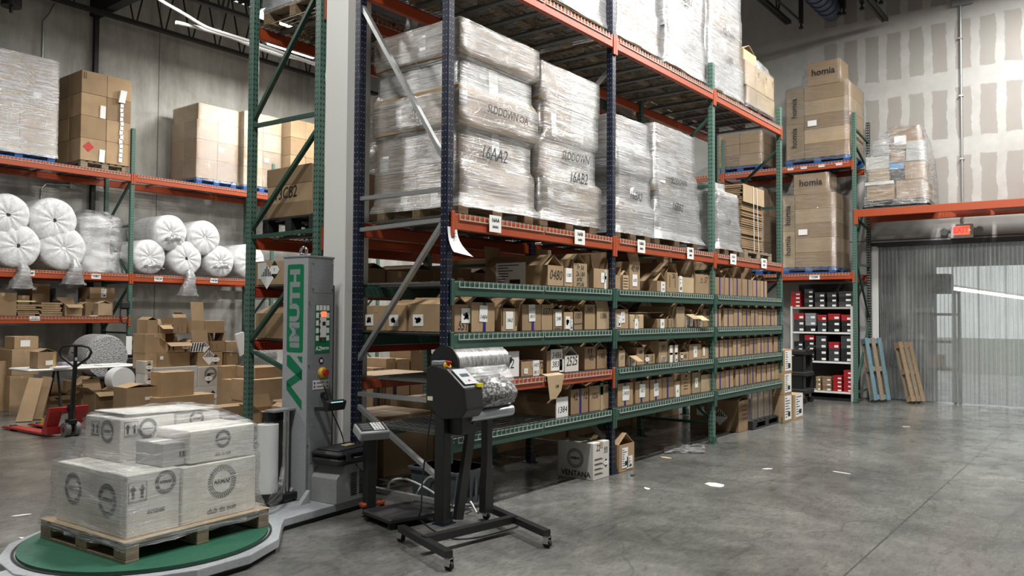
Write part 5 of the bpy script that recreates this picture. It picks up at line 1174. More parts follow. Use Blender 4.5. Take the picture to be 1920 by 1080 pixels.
b = MB(); b.box(hX0+.01, .06, 1.31+ZO, hX0+.12, .13, 1.345+ZO, .006); b.build('grey_knob_plate', GRYD, sm_)
b = MB(); b.box(hX0+.15, -.200, 1.160+ZO, hX0+.212, -.16, 1.185+ZO); b.build('yellow_label', mat('yellow label', (.75, .65, .02), .5), sm_)
b = MB(); b.box(hX0-.002, .10, 1.0, hX0, .15, 1.03); b.build('small_label', mat('cream label', (.7, .68, .5), .5), sm_)
# film roll with end disc
rz_ = 1.262; ry = .10; rx0 = hX0+.145; rx1 = Bw(940, 680, Y=4.03).x
b = MB(); b.cyl((rx0, ry, rz_), (rx1, ry, rz_), .105, 40)
FR_ = mat('silvery film', (.52, .53, .54), .22, .55); t = NT(FR_); nn = t.noise(t.coord(scale=(16, 3, 3)), 3, 5, .7, .4); t.bump(nn, .5, .01); t.l(t.ramp(nn, [(.35, g3(.22)), (.65, g3(.75))]), t.b.inputs['Base Color'])
b.build('film_roll', FR_, sm_)
b = MB(); b.cyl((rx0-.022, ry, rz_), (rx0-.004, ry, rz_), .135, 40); b.build('end_disc', BLK, sm_)
b = MB(); b.cyl((rx0-.1, ry, rz_), (rx1+.10, ry, rz_), .03, 20); b.cyl((rx1+.02, ry, rz_), (rx1+.12, ry, rz_), .045, 20); b.build('roll_spindle', BLK, sm_)
b = MB(); N1, N2 = 14, 10; rows = []
for i in range(N1+1):      # sheet of film falling from the roll
    rows.append([(rx0+.01+(rx1-rx0-.06)*i/N1, ry-.10+.0-.10*math.sin(k/N2*2.2)+noise.noise(Vector((i*.5, k*.6, 1)))*.01, rz_-.03-.26*k/N2) for k in range(N2+1)])
b.loft(rows, cap=False, closed=False); b.build('film_web', FILMT, sm_)
# cushions of inflated film
b = MB(); zc0 = 1.01; cxs, cxe = hX0+.23, rx1+.0
rings = []
N1 = 26
for k in range(15):
    f = k/14; z = .935+.22*f; xa2, xb2 = cxs+.0+.08*f, cxe-.10+.06*math.sin(f*3.1)-.13*f*f
    rings.append([Vector((xa2+(xb2-xa2)*(.5+.5*math.cos(2*math.pi*i/N1)), -.10-.10*math.sin(2*math.pi*i/N1)*math.sin(.35+2.6*f), z))+Vector((0, -1, 0))*(.012*abs(math.sin(i*1.6)*math.sin(k*1.9))) for i in range(N1)])
b.loft(rings)
BW = mat('inflated film cushions', (.6, .62, .63), .15); t = NT(BW); v = t.n('ShaderNodeTexVoronoi', feature='F1'); v.inputs['Scale'].default_value = 44; t.l(t.coord(scale=(1, 1, 1.0)), v.inputs[0])
t.l(t.ramp(v.outputs['Distance'], [(.15, g3(.50)), (.42, g3(.30)), (.65, g3(.10))]), t.b.inputs['Base Color']); t.bump(v.outputs['Distance'], -1.0, .02)
b.build('inflated_cushions', BW, sm_)
b = MB(); xr_ = Bw(962, 780, Y=3.82).x; b.tube([(hX0+.16, -.10, .885+.01*0), (xr_, -.10, .885)], .045, 20); b.cyl((hX0+.14, -.04, .90), (xr_, -.04, .90), .03, 16); b.build('support_roller', STEEL, sm_)
b = MB(); b.box(hX0+.06, -.12, .76, hX0+.20, .0, .92, .01); b.box(hX0+.18, -.13, .83, hX0+.22, -.02, .93, .005); b.build('drive_box', BLK, sm_)
b = MB(); b.bar((hX0+.20, 0.0, .84), (pB.x, pB.y, .83), .04, .03); b.build('roller_arm', BLK, sm_)
# cables and power strip near the stand
wire('cable', 'black power cable hanging from the film inflating machine to the floor', [at(812, 745, Y=4.12), at(805, 800, Y=4.12), at(793, 890, Y=4.15), at(790, 950, Y=4.1), (4.26, 4.12, .12), (4.35, 3.9, .012), (4.6, 3.75, .012), (4.95, 3.75, .012), (5.0, 3.95, .012)], .006, RUB)
wire('cable', 'white cable looping out of the rack onto the floor behind the scale', [(4.72, 4.95, .10), (4.72, 4.93, .22), (4.82, 4.85, .24), (4.95, 4.7, .15), (5.05, 4.55, .03), (5.1, 4.35, .02), (5.0, 4.28, .1), (4.98, 4.2, .03)], .009, LBL)
wire('cable', 'second white cable with a loop lying by the rack brace', [(4.9, 4.85, .03), (4.95, 4.78, .18), (5.02, 4.75, .24), (5.03, 4.66, .2), (5.0, 4.62, .05), (5.15, 4.5, .02), (5.25, 4.4, .015)], .007, LBL)
wire('cable', 'thin black cable from the mast display hanging to the floor by the column', [at(608, 725, Y=5.22), at(622, 770, Y=5.25), at(640, 812, Y=5.3), at(652, 850, Y=5.15), (4.52, 4.98, .25), (4.42, 4.85, .02), (4.3, 4.75, .01)], .005, RUB)
ps = thing('power_strip', 'white power strip on the floor behind the film inflating machine', 'power strip', (5.2, 4.3, 0), .5)
b = MB(); b.box(-.14, -.025, 0, .14, .025, .035, .006); b.build('body', LBL, ps); b = MB()
for k in range(5): b.box(-.11+k*.05, -.012, .034, -.09+k*.05, .012, .0365)
b.build('socket', INK, ps)

# ------------------------------------------------------------------ red pallet jack
jx, jy = 4.80, 10.72; ja = math.radians(100)
tipm = (at(0, 805, Z=0)+at(65, 795, Z=0))/2; heel = at(118, 815, Z=0)
dv_ = (tipm-heel); ja = math.atan2(dv_.y, dv_.x)
jk = thing('pallet_jack', 'red hand pallet jack with black looped handle standing left of the wrapped turntable load', 'pallet jack', (heel.x, heel.y, 0), ja)
for q in (-.17, .17):
    b = MB(); b.prism([(.02, .05), (1.10, .05), (1.18, .03), (1.18, .015), (1.0, .02), (.02, .02)], 'Y', q-.08, q+.08); b.build('fork', RJK, jk, bevel=.006)
    b = MB(); b.cyl((1.0, q-.04, .034), (1.0, q+.04, .034), .034, 16); b.build('load_wheel', RUB, jk)
b = MB(); b.prism([(.06, .05), (-.02, .20), (-.10, .38), (-.16, .38), (-.16, .33), (-.06, .12), (-.08, .03), (.06, .03)], 'Y', -.25, -.09); b.build('side_cheek', RJK, jk, bevel=.004)
b = MB(); b.prism([(.06, .05), (-.02, .20), (-.10, .38), (-.16, .38), (-.16, .33), (-.06, .12), (-.08, .03), (.06, .03)], 'Y', .09, .25); b.build('side_cheek', RJK, jk, bevel=.004)
b = MB(); b.box(-.17, -.10, .31, -.09, .10, .38, .004); b.box(-.10, -.25, .03, -.06, .25, .13, .004); b.build('cross_frame', RJK, jk)
b = MB(); b.obox((-.028, -.252, .26), (.02, 0, -.055) , (0, .001, 0), (.022, 0, .01)); b.obox((.03, .252, .2), (.02, 0, -.04), (0, .001, 0), (.022, 0, .01)); b.build('yellow_sticker', mat('yellow sticker', (.7, .5, .02), .5), jk)
b = MB(); b.cyl((-.20, 0, .10), (-.20, 0, .36), .035, 18); b.cyl((-.20, 0, .36), (-.20, 0, .42), .05, 18); b.box(-.26, -.05, .16, -.14, .05, .22, .004); b.build('pump', BLK, jk)
for q in (-.065, .065):
    b = MB(); b.cyl((-.20, q-.03, .09), (-.20, q+.03, .09), .09, 28); w_ = b.build('steer_wheel', mat('grey wheel', (.15, .15, .15), .6), jk); b = MB(); b.cyl((-.20, q-.032, .09), (-.20, q+.032, .09), .035, 16); b.build('wheel_hub', CHR, w_)
b = MB(); b.bar((-.22, 0, .38), (-.27, 0, .93), .045, .035); o = b.build('handle_shaft', BLK, jk)
ur = Vector((rt.x*math.cos(-ja)-rt.y*math.sin(-ja), rt.x*math.sin(-ja)+rt.y*math.cos(-ja), 0)).normalized()*1.35
HP = [Vector((-.27, 0, z_))+ur*y_ for y_, z_ in ((0, .90), (.05, .95), (.13, 1.03), (.155, 1.10), (.13, 1.165), (.06, 1.185), (-.06, 1.185), (-.13, 1.165), (-.155, 1.10), (-.13, 1.03), (-.05, .95), (0, .90))]
b = MB(); b.tube(HP, .016, 10); b.bar((-.27, 0, .9), (-.275, 0, 1.18), .035, .03); b.build('loop_handle', BLK, jk)
b = MB(); b.bar((-.285, 0, 1.08), (-.31, .07, 1.10), .012); b.build('lever', BLK, jk)
b = MB(); b.box(-.293, -.015, .99, -.291, .015, 1.03); b.build('handle_label', LBL, jk)

# ------------------------------------------------------------------ packing table and things around it
ty = 13.25; tz = .74; ta = at(38, 693, Z=tz); tb = at(236, 686, Z=tz)
tb_ = thing('folding_table', 'white topped folding table with grey angled legs in front of the concrete wall rack', 'table', ((ta.x+tb.x)/2, ty+.35, 0))
tx0, tx1 = ta.x+.05, tb.x+.35
b = MB(); b.box(tx0, ty, tz-.035, tx1, ty+.75, tz, .015); b.build('tabletop', WHT, tb_)
for x in (tx0+.55, tx1-.35):
    for q in (-1, 1): b = MB(); b.bar((x, ty+.36+q*.05, tz-.04), (x-.02, ty+.36+q*.30, .02), .028); b.build('leg', DKM, tb_)
    b = MB(); b.bar((x-.015, ty+.36-.2, .25), (x-.015, ty+.36+.2, .25), .02); b.bar((x, ty+.36, tz-.06), (x+.35, ty+.36, tz-.05), .018); b.build('leg_brace', DKM, tb_)
def pb(label, x0, x1, yt, yb, Y, dep=.4, top='closed', mt=None, zb=None, **k):
    a, c = at(x0, (yt+yb)/2, Y=Y), at(x1, (yt+yb)/2, Y=Y); xm_ = (x0+x1)/2
    z0 = max(0, at(xm_, yb, Y=Y).z) if zb is None else zb; z1 = at(xm_, yt, Y=Y).z
    r = carton(label, a.x, c.x, Y, Y+dep, z0, z1, top, mt or CB, **k); return z1
T = lambda: tz+.0006
gt = 'cartons around the packing table'
pb('open topped brown carton with white label standing on the folding table', 71, 106, 660, 691, 13.35, .3, 'halftent', zb=T(), group=gt, labels=[(.62, .35, .14, .09, '')])
zA_ = pb('tall brown carton, bottom of the pair left of the table', 18, 62, 704, 752, 14.3, .5, 'closed', zb=0.0, group=gt)
zA_ = pb('brown carton on top of the pair left of the table', 22, 73, 655, 704, 14.3, .5, 'closed', zb=zA_+.003, group=gt)
pb('small taped carton with white label on top of the stack left of the table', 27, 72, 631, 655, 14.35, .4, 'closed', zb=zA_+.003, group=gt, labels=[(.45, .45, .18, .13, '')])
pb('small plain carton beside the white labelled one on the stack left of the table', 73, 93, 639, 655, 14.35, .35, 'closed', zb=tz+.3, group=gt) if 0 else None
pb('big brown carton at the left edge of the photo beside the table stack', -25, 18, 677, 752, 14.5, .6, 'up', zb=0, group=gt)
pb('wide carton on the floor under the folding table, half open', 88, 140, 742, 772, 13.6, .4, 'open', zb=0, group=gt)
pb('plain carton under the table behind the jack handle', 152, 190, 722, 760, 14.05, .4, 'tent', zb=0, group=gt, top2=.2)
pb('dark open carton with papers under the right end of the table', 178, 212, 735, 765, 12.9, .4, 'open', CBd, zb=0, group=gt)
pb('brown carton under the table stack seen between the legs', 105, 122, 700, 725, 14.2, .4, 'closed', zb=.30, group=gt) if 0 else None
for (x0, x1, lb) in ((24, 74, 'flat carton leaning against the left table leg, nearer one'), (56, 84, 'flat carton leaning against the left table leg, further one')):
    a = at(x0, 778, Y=13.05); q = at(x0+26 if x0 == 24 else x0+18, 780, Y=13.05); Yo = 0 if x0 == 24 else .12
    o = MB().slab([(a.x, 12.95+Yo, .0), (q.x, 12.85+Yo, .0), (q.x+.24, 13.1+Yo, .60), (a.x+.27, 13.2+Yo, .62)], .05).build('flat_carton', CB); tag(o, lb, 'flattened carton', gt)
b = MB()
for (x, y_, w_, h_, zz_) in ((.5, .1, .3, .22, 0), (.85, .35, .28, .2, 0), (1.25, .15, .3, .2, 0)): b.obox((tx0+x, ty+y_, tz+.012), (w_/2, .02, 0), (-.02, h_/2, 0), (0, 0, .011))
tag(b.build('paper_stack', LBL), 'loose white papers spread on the folding table behind the jack handle', 'papers')
b = MB(); b.box(tx0+.62, ty+.3, tz+.0006, tx0+.9, ty+.5, tz+.07, .01); tag(b.build('padded_envelope', mat('lilac grey plastic', (.28, .25, .34), .5)), 'lilac grey packet on the folding table behind the jack handle', 'packet')
b = MB(); b.obox((tx0+.42, ty+.12, tz+.11), (.02, .03, 0), (0, 0, .10), (.01, -.01, 0)); tag(b.build('yellow_envelope', mat('yellow ochre paper', (.55, .36, .10), .6)), 'ochre envelope standing beside the labelled carton on the table', 'envelope')
# black office chair behind table
ch = thing('office_chair', 'black office chair half hidden under the folding table', 'chair', (tx1-.2, ty+1.0, 0))
b = MB(); b.box(tx1-.45, ty+.78, .42, tx1+.05, ty+1.22, .50, .03); b.build('seat', RUB, ch); b = MB(); b.cyl((tx1-.2, ty+1, .06), (tx1-.2, ty+1, .42), .03); b.build('stem', BLK, ch)
b = MB()
for k in range(5): a = k*1.2566; b.bar((tx1-.2, ty+1, .07), (tx1-.2+.28*math.cos(a), ty+1+.28*math.sin(a), .05), .04)
b.build('base', BLK, ch)
b = MB(); b.box(tx1-.42, ty+1.22, .5, tx1+.02, ty+1.27, 1.0, .02); b.build('backrest', RUB, ch)
# rolls near the table
def disc_roll(label, cpx, cpy, rp, Y, dep, mt, name='bubble_roll', cat='roll', tilt=(0, 0)):
    c = at(cpx, cpy, Y=Y); R2 = (at(cpx+rp, cpy, Y=Y)-c).length*math.cos(.35); zc = max(c.z, R2+.0)
    r = thing(name, label, cat, (c.x, Y+dep/2, 0)); b = MB(); n = 12
    b.tube([(c.x+tilt[0]*k/n, Y+dep*k/n, zc) for k in range(n+1)], R2, 40, rs=[R2*(1-.04*(abs(k-n/2)/(n/2))**6) for k in range(n+1)]); b.build('roll', mt, r); return r
BUB = mat('bubble wrap', (.36, .38, .39), .3); t = NT(BUB); v = t.n('ShaderNodeTexVoronoi'); v.inputs['Scale'].default_value = 60; t.l(t.coord(), v.inputs[0])
t.l(t.ramp(v.outputs['Distance'], [(.1, g3(.60)), (.55, g3(.30))]), t.b.inputs['Base Color']); t.bump(v.outputs['Distance'], .8, .02)
c = at(204, 668, Y=14.2); bs = thing('cardboard_bin', 'low brown carton standing behind the table under the bubble wrap dome', 'box', (c.x, 14.5, 0))
MB().box(c.x-.42, 14.2, 0, c.x+.42, 15.0, .42, .01).build('body', CBd, bs)
r = thing('bubble_wrap_roll', 'big grey bubble wrap roll rising like a dome behind the white table', 'bubble wrap', (c.x, 14.5, .42)); b = MB(); b.tube([(c.x, 14.25+.7*k/8, .83) for k in range(9)], .4, 40, rs=[.36, .395, .40, .4, .4, .4, .40, .395, .36]); b.build('roll', BUB, r)
disc_roll('white foam roll standing on edge right of the folding table', 232, 712, 24, 12.9, .25, FOAM, 'foam_roll', 'foam roll')
# label printer / stand thing on shelf end
c = at(243, 640, Y=15.0); r = thing('label_printer', 'dark printer with white paper strip hanging by the green rack post', 'printer', (c.x, 15.0, c.z-.2))
b = MB(); b.box(c.x-.05, 15.0, c.z-.30, c.x+.45, 15.25, c.z-.12, .02); b.build('body', BLKR, r); b = MB(); b.box(c.x-.07, 14.99, c.z-.25, c.x+.04, 15.0, c.z+.10); b.build('paper_strip', LBL, r)
b = MB(); b.bar((c.x+.05, 15.1, c.z-.12), (c.x+.2, 15.1, c.z+.12), .03); b.bar((c.x, 15.1, c.z+.10), (c.x+.28, 15.1, c.z+.10), .03); b.build('stand', BLK, r)
b = MB(); b.box(c.x-.2, 14.95, 0, c.x+.6, 15.28, c.z-.31, .01); b.build('plinth', DKM, r)

# the pile of cartons between the table and the green frame
gp = 'cartons piled left of the green frame'
Z0 = 0.0
zl1 = pb('long low brown carton at the foot of the pile behind the turntable load', 293, 402, 742, 765, 11.9, .4, 'closed', CB, zb=0, group=gp)
zl2 = pb('plain square carton standing on the long low carton of the pile', 304, 364, 697, 740, 11.95, .35, 'closed', CB, zb=zl1+.002, group=gp)
pb('low open carton with two small white labels left of the pile', 237, 300, 726, 762, 12.1, .4, 'halftent', CB, zb=0, group=gp, labels=[(.65, .62, .14, .06, ''), (.75, .3, .14, .06, '')])
zw = pb('lower white carton with hazard print right of the square carton', 352, 418, 724, 760, 12.6, .45, 'closed', WC, zb=0, group=gp, marks=[('hazY', '-Y', .70, .5, .10)])
zw2 = pb('upper white carton with round logo and hazard diamond in the pile', 371, 418, 687, 723, 12.6, .45, 'closed', WC, zb=zw+.002, group=gp, marks=[('armaf', '-Y', .5, .62, .12, ''), ('hazY', '-Y', .42, .38, .09)])
pb('white carton with up arrows partly hidden behind the square carton', 288, 370, 688, 723, 12.6, .45, 'closed', WC, zb=zw+.002, group=gp, marks=[('arrows', '-Y', .12, .65, .14)]) 
pb('plain white carton at floor level behind the long low carton', 288, 350, 724, 760, 12.6, .45, 'closed', WC, zb=0, group=gp)
zb_ = zw2+.003
pb('brown carton with white label and arrows in the third tier of the pile', 297, 356, 661, 687, 12.65, .4, 'closed', CBd, zb=zb_, group=gp, labels=[(.10, .68, .07, .07, '')])
zt3 = pb('carton with white striped and Y hazard diamonds in the third tier', 371, 417, 660, 687, 12.65, .4, 'closed', CBd, zb=zb_, group=gp, marks=[('haz9', '-Y', .45, .62, .13), ('hazY', '-Y', .72, .45, .09)])
z4 = at(330, 661, Y=12.65).z+.003
pb('open carton with arrows and a Y diamond in the fourth tier of the pile', 312, 357, 642, 661, 12.65, .4, 'open', CB, zb=z4, group=gp, marks=[('arrows', '-Y', .2, .5, .12), ('hazY', '-Y', .8, .5, .08)])
pb('brown carton at the left end of the fourth tier', 272, 310, 626, 661, 12.7, .4, 'closed', CB, zb=z4, group=gp)
pb('brown carton beneath the left end of the fourth tier', 272, 296, 662, 687, 12.7, .4, 'closed', CB, zb=zb_, group=gp)
pb('carton with striped hazard labels and a raised flap, fourth tier', 360, 391, 641, 659, 12.65, .4, 'front', CBd, zb=zt3+.002, group=gp, marks=[('stripes', '-Y', .3, .5, .16), ('haz9', '-Y', .75, .5, .10)], top2=.2)
pb('small open carton with one arrow print on the fourth tier', 397, 422, 639, 659, 12.65, .35, 'up', CB, zb=zt3+.002, group=gp, marks=[('bars', '-Y', .2, .5, .08)])
pb('pale small carton at the right end of the fourth tier', 423, 445, 640, 659, 12.7, .35, 'closed', CBl, zb=zt3+.002, group=gp)
c = at(431, 672, Y=12.7)
pb('brown carton supporting the pale small carton', 419, 447, 661, 687, 12.72, .35, 'closed', CBd, zb=zb_, group=gp)
z5_ = at(330, 626, Y=12.7).z+.003
pb('open carton on the top left of the pile', 277, 296, 600, 625, 12.75, .35, 'halftent', CB, zb=z5_, group=gp)
pb('dark open carton between two taller ones on top of the pile', 298, 322, 610, 625, 12.75, .3, 'open', CBd, zb=z5_, group=gp, top2=.1)
pb('carton with dark print on the top tier of the pile', 325, 350, 596, 625, 12.75, .35, 'front', CB, zb=z5_, group=gp, marks=[('bars', '-Y', .5, .3, .08)], top2=.06)
pb('topmost wide carton with one tall flap standing up, right top of the pile', 384, 421, 601, 624, 12.7, .35, 'closed', CB, zb=z5_, group=gp)
pb('brown carton with a tall flap standing up on the top tier of the pile', 359, 383, 601, 624, 12.7, .35, 'front', CB, zb=z5_, group=gp, top2=.32)
pb('open carton lying on its side right of the white foam roll', 250, 270, 684, 722, 12.5, .3, 'closed', CB, zb=at(260, 722, Y=12.5).z, group=gp) if 0 else None
z6 = pb('small white carton with Y hazard diamond, lower of two left of the pile', 272, 287, 701, 722, 12.55, .3, 'closed', WC, zb=zw+.002, group=gp, marks=[('hazY', '-Y', .5, .5, .07)]) 
pb('small white carton with Y hazard diamond, upper of two left of the pile', 272, 287, 677, 700, 12.55, .3, 'closed', WC, zb=z6+.002, group=gp, marks=[('hazY', '-Y', .5, .5, .07)])
pb('brown carton under the two small white hazard cartons', 266, 287, 723, 762, 12.6, .3, 'closed', CB, zb=0, group=gp)
pb('large brown carton between the white cartons and the green post', 419, 452, 686, 762, 12.4, .5, 'closed', CB, zb=0, group=gp)
pb('large brown carton with pale top in front of the pile by the green post', 390, 475, 762, 812, 11.0, .35, 'closed', CB, zb=0, group=gp)
# cartons seen through the green frame
gf = 'cartons behind the green frame'
pb('plain carton on the floor behind the green frame, lowest of its stack', 470, 512, 752, 802, 11.2, .6, 'closed', CB, zb=0, group=gf)
z7 = at(490, 752, Y=11.2).z+.003
z8 = pb('wide taped carton in the middle of the stack behind the green frame', 470, 530, 711, 752, 11.2, .55, 'closed', CB, zb=z7, group=gf)
pb('topmost carton of the stack behind the green frame', 478, 530, 688, 711, 11.4, .5, 'closed', CB, zb=z8+.003, group=gf)
pb('carton on the floor right of the lowest one behind the green frame', 513, 600, 752, 802, 11.2, .6, 'closed', CB, zb=0, group=gf)
pb('pale open carton with hazard arrows behind the film roll and mast', 488, 540, 768, 815, 9.6, .4, 'open', CBd, zb=0, group=gf, marks=[('arrows', '-Y', .15, .5, .1)])
pb('brown carton behind the left green post beside the pile', 440, 466, 712, 762, 12.0, .4, 'closed', CB, zb=0, group=gf)
r = thing('bubble_wrap_roll', 'white bubble wrap roll lying behind the green frame below the red beam', 'bubble wrap', (at(500, 670, Y=12.4).x, 12.6, .9)); a, c = at(472, 668, Y=12.4), at(522, 668, Y=12.4)
b = MB(); b.tube([(a.x+(c.x-a.x)*k/8, 12.7, a.z) for k in range(9)], .3, 30, rs=[.27, .29, .3, .3, .3, .3, .3, .29, .27]); b.build('roll', BUB, r)
tt = thing('folding_table', 'white table edge behind the green frame carrying the bubble wrap roll', 'table', ((a.x+c.x)/2, 12.7, 0)); MB().box(a.x-.05, 12.35, a.z-.345, c.x+.8, 13.1, a.z-.305, .01).build('tabletop', WHT, tt)
for x in (a.x, c.x+.7):
    for y_ in (12.42, 13.02): b = MB(); b.cyl((x, y_, 0), (x, y_, a.z-.345), .018, 10); b.build('leg', DKM, tt)
b = MB(); b.slab([at(441, 627, Y=12.6), at(456, 622, Y=12.6), at(462, 660, Y=12.6), at(450, 668, Y=12.6)], .04); 
o = b.build('foam_sheet', FOAM); tag(o, 'white foam sheet leaning upright behind the left green post', 'foam sheet')
# rear rack behind the mast: cartons on its red shelves
zr1, zr2 = zb3+.02+DK+.001, zb2+.02+DK+.001; XE = X0+.12
def xb(label, ya, yb_, zb_, ytop, dep, top, mt, side=(), marks=(), group=None):
    A, B = at(ya, ytop, X=XE), at(yb_, ytop, X=XE); return carton(label, XE, XE+dep, B.y, A.y, zb_, (A.z+B.z)/2, top, mt, side=side, marks=marks, group=group)
xb('brown carton with hazard diamonds and handwriting behind the green frame beside the mast', 478, 541, zr1, 489, .45, 'closed', CB, side=[(.24, .60, .17, .2, '')], marks=[('hazY', '-X', .60, .62, .09), ('haz9', '-X', .38, .33, .12), ('bars', '-X', .08, .6, .12)])
xb('open brown carton with a leaning flap between the green posts beside the mast', 480, 541, zr2, 588, .5, 'tent', CBd)
XE = X0+.10
A, B = at(497, 405, X=XE), at(580, 398, X=XE); zpl = 2.39+DK+.001
r = thing('loaded_pallet', 'large brown carton handwritten 13CB2 on a black plastic pallet between the green posts', 'pallet load', (XE+.6, (A.y+B.y)/2, zpl))
pallet_mb(XE, XE+1.15, B.y-.08, A.y+.04, zpl, .15, 'X').build('pallet', BLKR, r)
ztp = at(540, 312, X=XE).z; b = MB(); b.box(XE+.02, B.y, zpl+.152, XE+1.1, A.y, ztp, .01); o = b.build('carton', CB, r)
text('13CB2', (XE+.017, (A.y+B.y)/2+.05, zpl+.38), .16, '-X', INK, r, 'handwriting', .2, .05, wx=.8)
b = MB(); b.box(XE+.017, B.y, ztp-.17, XE+.02, A.y, ztp); b.box(XE+.017, B.y, zpl+.155, XE+.02, A.y, zpl+.29); b.build('overlap_flap', CBd, r)
load('grey shrouded pallet load on the top orange beams of the green framed rack', XE, XE+1.1, YB0+.1, YB1-.03, 4.50+DK+.001, [(.5, .02, 0, 0, 0, GRYD), (.4, .0, 0, 0, 0, GRYD)], WOOD, FILMC, along='X')
load('large wrapped pallet of brown cartons on the rear rack behind the white column', px[0]+.12+1.25, px[0]+2.38, YB0+.02, YB1-.03, zpl, [(.5, 0, 0, 0, 0, CB)]*3, WOOD, FILM)
load('brown wrapped pallet on the rear rack seen between the navy and green posts', px[1]+.7, px[1]+1.9, YB0+.02, YB1-.03, zpl, [(.45, 0, 0, 0, 0, CB)]*4, WOOD, FILM) if 0 else None
# dark cartons on the rear rack seen over the top green shelf
for i, (xl, xr, yt, lb, mt) in enumerate(((690, 722, 503, 'dark carton left of the grey brace on the rear rack shelf', CBd), (726, 772, 509, 'wide dark carton crossed by the grey brace on the rear rack shelf', CBd), (776, 812, 505, 'dark carton just left of the nearest navy post on the rear rack shelf', CBd),
                              (842, 884, 503, 'dark carton with a white strip right of the nearest navy post, rear shelf', CBd), (888, 918, 512, 'dark carton under the black rear brace on the rear rack shelf', CBd), (946, 962, 517, 'dark carton with small white label near the 0480 carton, rear shelf', CBd), (964, 998, 514, 'dark carton directly behind the 0480 carton on the rear rack shelf', CBd))):
    Y = YB0+.05; a, c = at(xl, 530, Y=Y), at(xr, 530, Y=Y); carton(lb, a.x, c.x, Y, Y+.6, zr1, at((xl+xr)/2, yt, Y=Y).z, ('halftent', 'closed')[i % 2], mt, group='dark cartons on the rear rack', labels=[(.5, .45, .12, .05, '')] if i in (3, 5) else ())
gs = 'cartons on the middle shelf of the rear rack'
for xl, xr, yt, lb in ((699, 716, 667, 'small carton at the left end of the rear middle shelf'), (712, 738, 671, 'low carton with dark print on the rear middle shelf'), (740, 772, 660, 'brown carton with printed top edge on the rear middle shelf'), (776, 803, 655, 'tall brown carton left of the film machine on the rear middle shelf')):
    Y = YB0+.3; a, c = at(xl, 690, Y=Y), at(xr, 690, Y=Y); z0 = ZL[3]+.0; carton(lb, a.x, c.x-.01, Y, Y+.4, zb2-.36, at((xl+xr)/2, yt, Y=Y).z, 'closed', CB, group=gs) if 0 else None
# cartons beyond the rear rack, at the foot of its far side, seen through the near bay
gq = 'cartons piled beyond the rear rack'
for xl, xr, yt, yb_, lb in ((700, 722, 690, 720, 'plain carton beyond the rear rack, seen left below the grey brace'), (724, 742, 672, 720, 'carton with arrow print beyond the rear rack'), (744, 768, 673, 720, 'carton with dark top print beyond the rear rack'), (770, 806, 654, 720, 'tallest brown carton beyond the rear rack, left of the machine')):
    pb(lb, xl, xr, yt, yb_, 9.4, .5, 'closed', CB, zb=0, group=gq)
a, c = at(700, 704, Y=8.6), at(800, 703, Y=8.6); tq = thing('cardboard_topped_cart', 'low table with a pale cardboard sheet on it seen through the near bay', 'table', ((a.x+c.x)/2, 8.9, 0)); zt_ = a.z
MB().box(a.x, 8.5, zt_-.02, c.x, 9.3, zt_, .004).build('sheet', CBl, tq); b = MB(); b.box(a.x+.02, 8.52, zt_-.05, c.x-.02, 9.28, zt_-.021); b.build('tabletop', WHT, tq)
for x in (a.x+.05, c.x-.08):
    for y_ in (8.56, 9.22): b = MB(); b.box(x, y_, 0, x+.04, y_+.04, zt_-.051); b.build('leg', DKM, tq)
# grey totes on the lowest shelf and things on the floor under the rack
r = thing('grey_tote', 'grey plastic tote crate on the lowest shelf behind the film inflating machine', 'crate', (5.6, 4.7, ZL[4]+DK))
x0, x1 = at(858, 800, Y=4.5).x, at(922, 800, Y=4.5).x; z0 = ZL[4]+DK+.001; TT = mat('grey blue tote plastic', (.12, .14, .16), .4)
x0, x1 = 5.05, 5.5
z0 = .001; b = MB()
b.prism([(4.52, z0), (4.98, z0), (5.02, z0+.30), (4.48, z0+.30)], 'X', x0, x1); b.box(x0-.02, 4.46, z0+.27, x1+.02, 5.04, z0+.30, .005)
for k in range(6): b.box(x0+.04+k*.07, 4.485, z0+.06, x0+.06+k*.07, 4.51, z0+.27)
r.location = ((x0+x1)/2, 4.75, 0); b.build('body', TT, r)
r['label'] = 'grey plastic tote crate on the floor under the rack behind the film inflating machine'
gu = 'cartons on the floor under the long rack'
carton('dark brown carton on the floor under the near bay behind the scale', 4.95, 5.5, 5.2, 5.75, 0, .42, 'closed', CBd, group=gu) if 0 else None
v0, v1 = at(1041, 893, Z=0), at(1112, 902, Z=0); vr = at(1141, 890, Z=0)
vr_ = carton('white carton with round ARMAF logo and VENTANA lettering against the second navy post', v1.x, vr.x-.06, v1.y, v0.y, 0, at(1112, 832, Y=v1.y).z, 'closed', WC,
   marks=[('armaf', '-X', .5, .55, .10, ''), ('text', '-X', .52, .13, .075, 'VENTANA', INK), ('arrows', '-Y', .78, .78, .06), ('hazY', '-Y', .78, .40, .045), ('lines', '-Y', .35, .35, .16)], hand=[('22', .3, .85, .09)])
a, c = at(1158, 886, Y=YF-.0), at(1186, 880, Y=YF-.0)
carton('small open brown carton with white shipping labels right of the second navy post', a.x, c.x, YF-.02, YF+.36, 0, at(1170, 832, Y=YF).z, 'tent', CB, labels=[(.36, .5, .15, .26, '', 'ship'), (.68, .3, .15, .16, '', 'ship')])
bx = at(1397, 806, Z=0); b0 = at(1386, 812, Z=0)
zt_ = at(1386, 752, Y=YF+.12).z; xa = at(1385, 800, Y=YF+.12).x; xb__ = at(1397, 800, Y=YF+.12).x
carton('large brown carton with a striped hazard diamond on the floor under the far bay', xa, xb__+.22, YF+.12, YF+.85, 0, zt_, 'halftent', CB, marks=[('haz9', '-X', .62, .45, .12), ('lines', '-Y', .5, .6, .2)], side=[(.22, .6, .14, .16, '')], group=None)
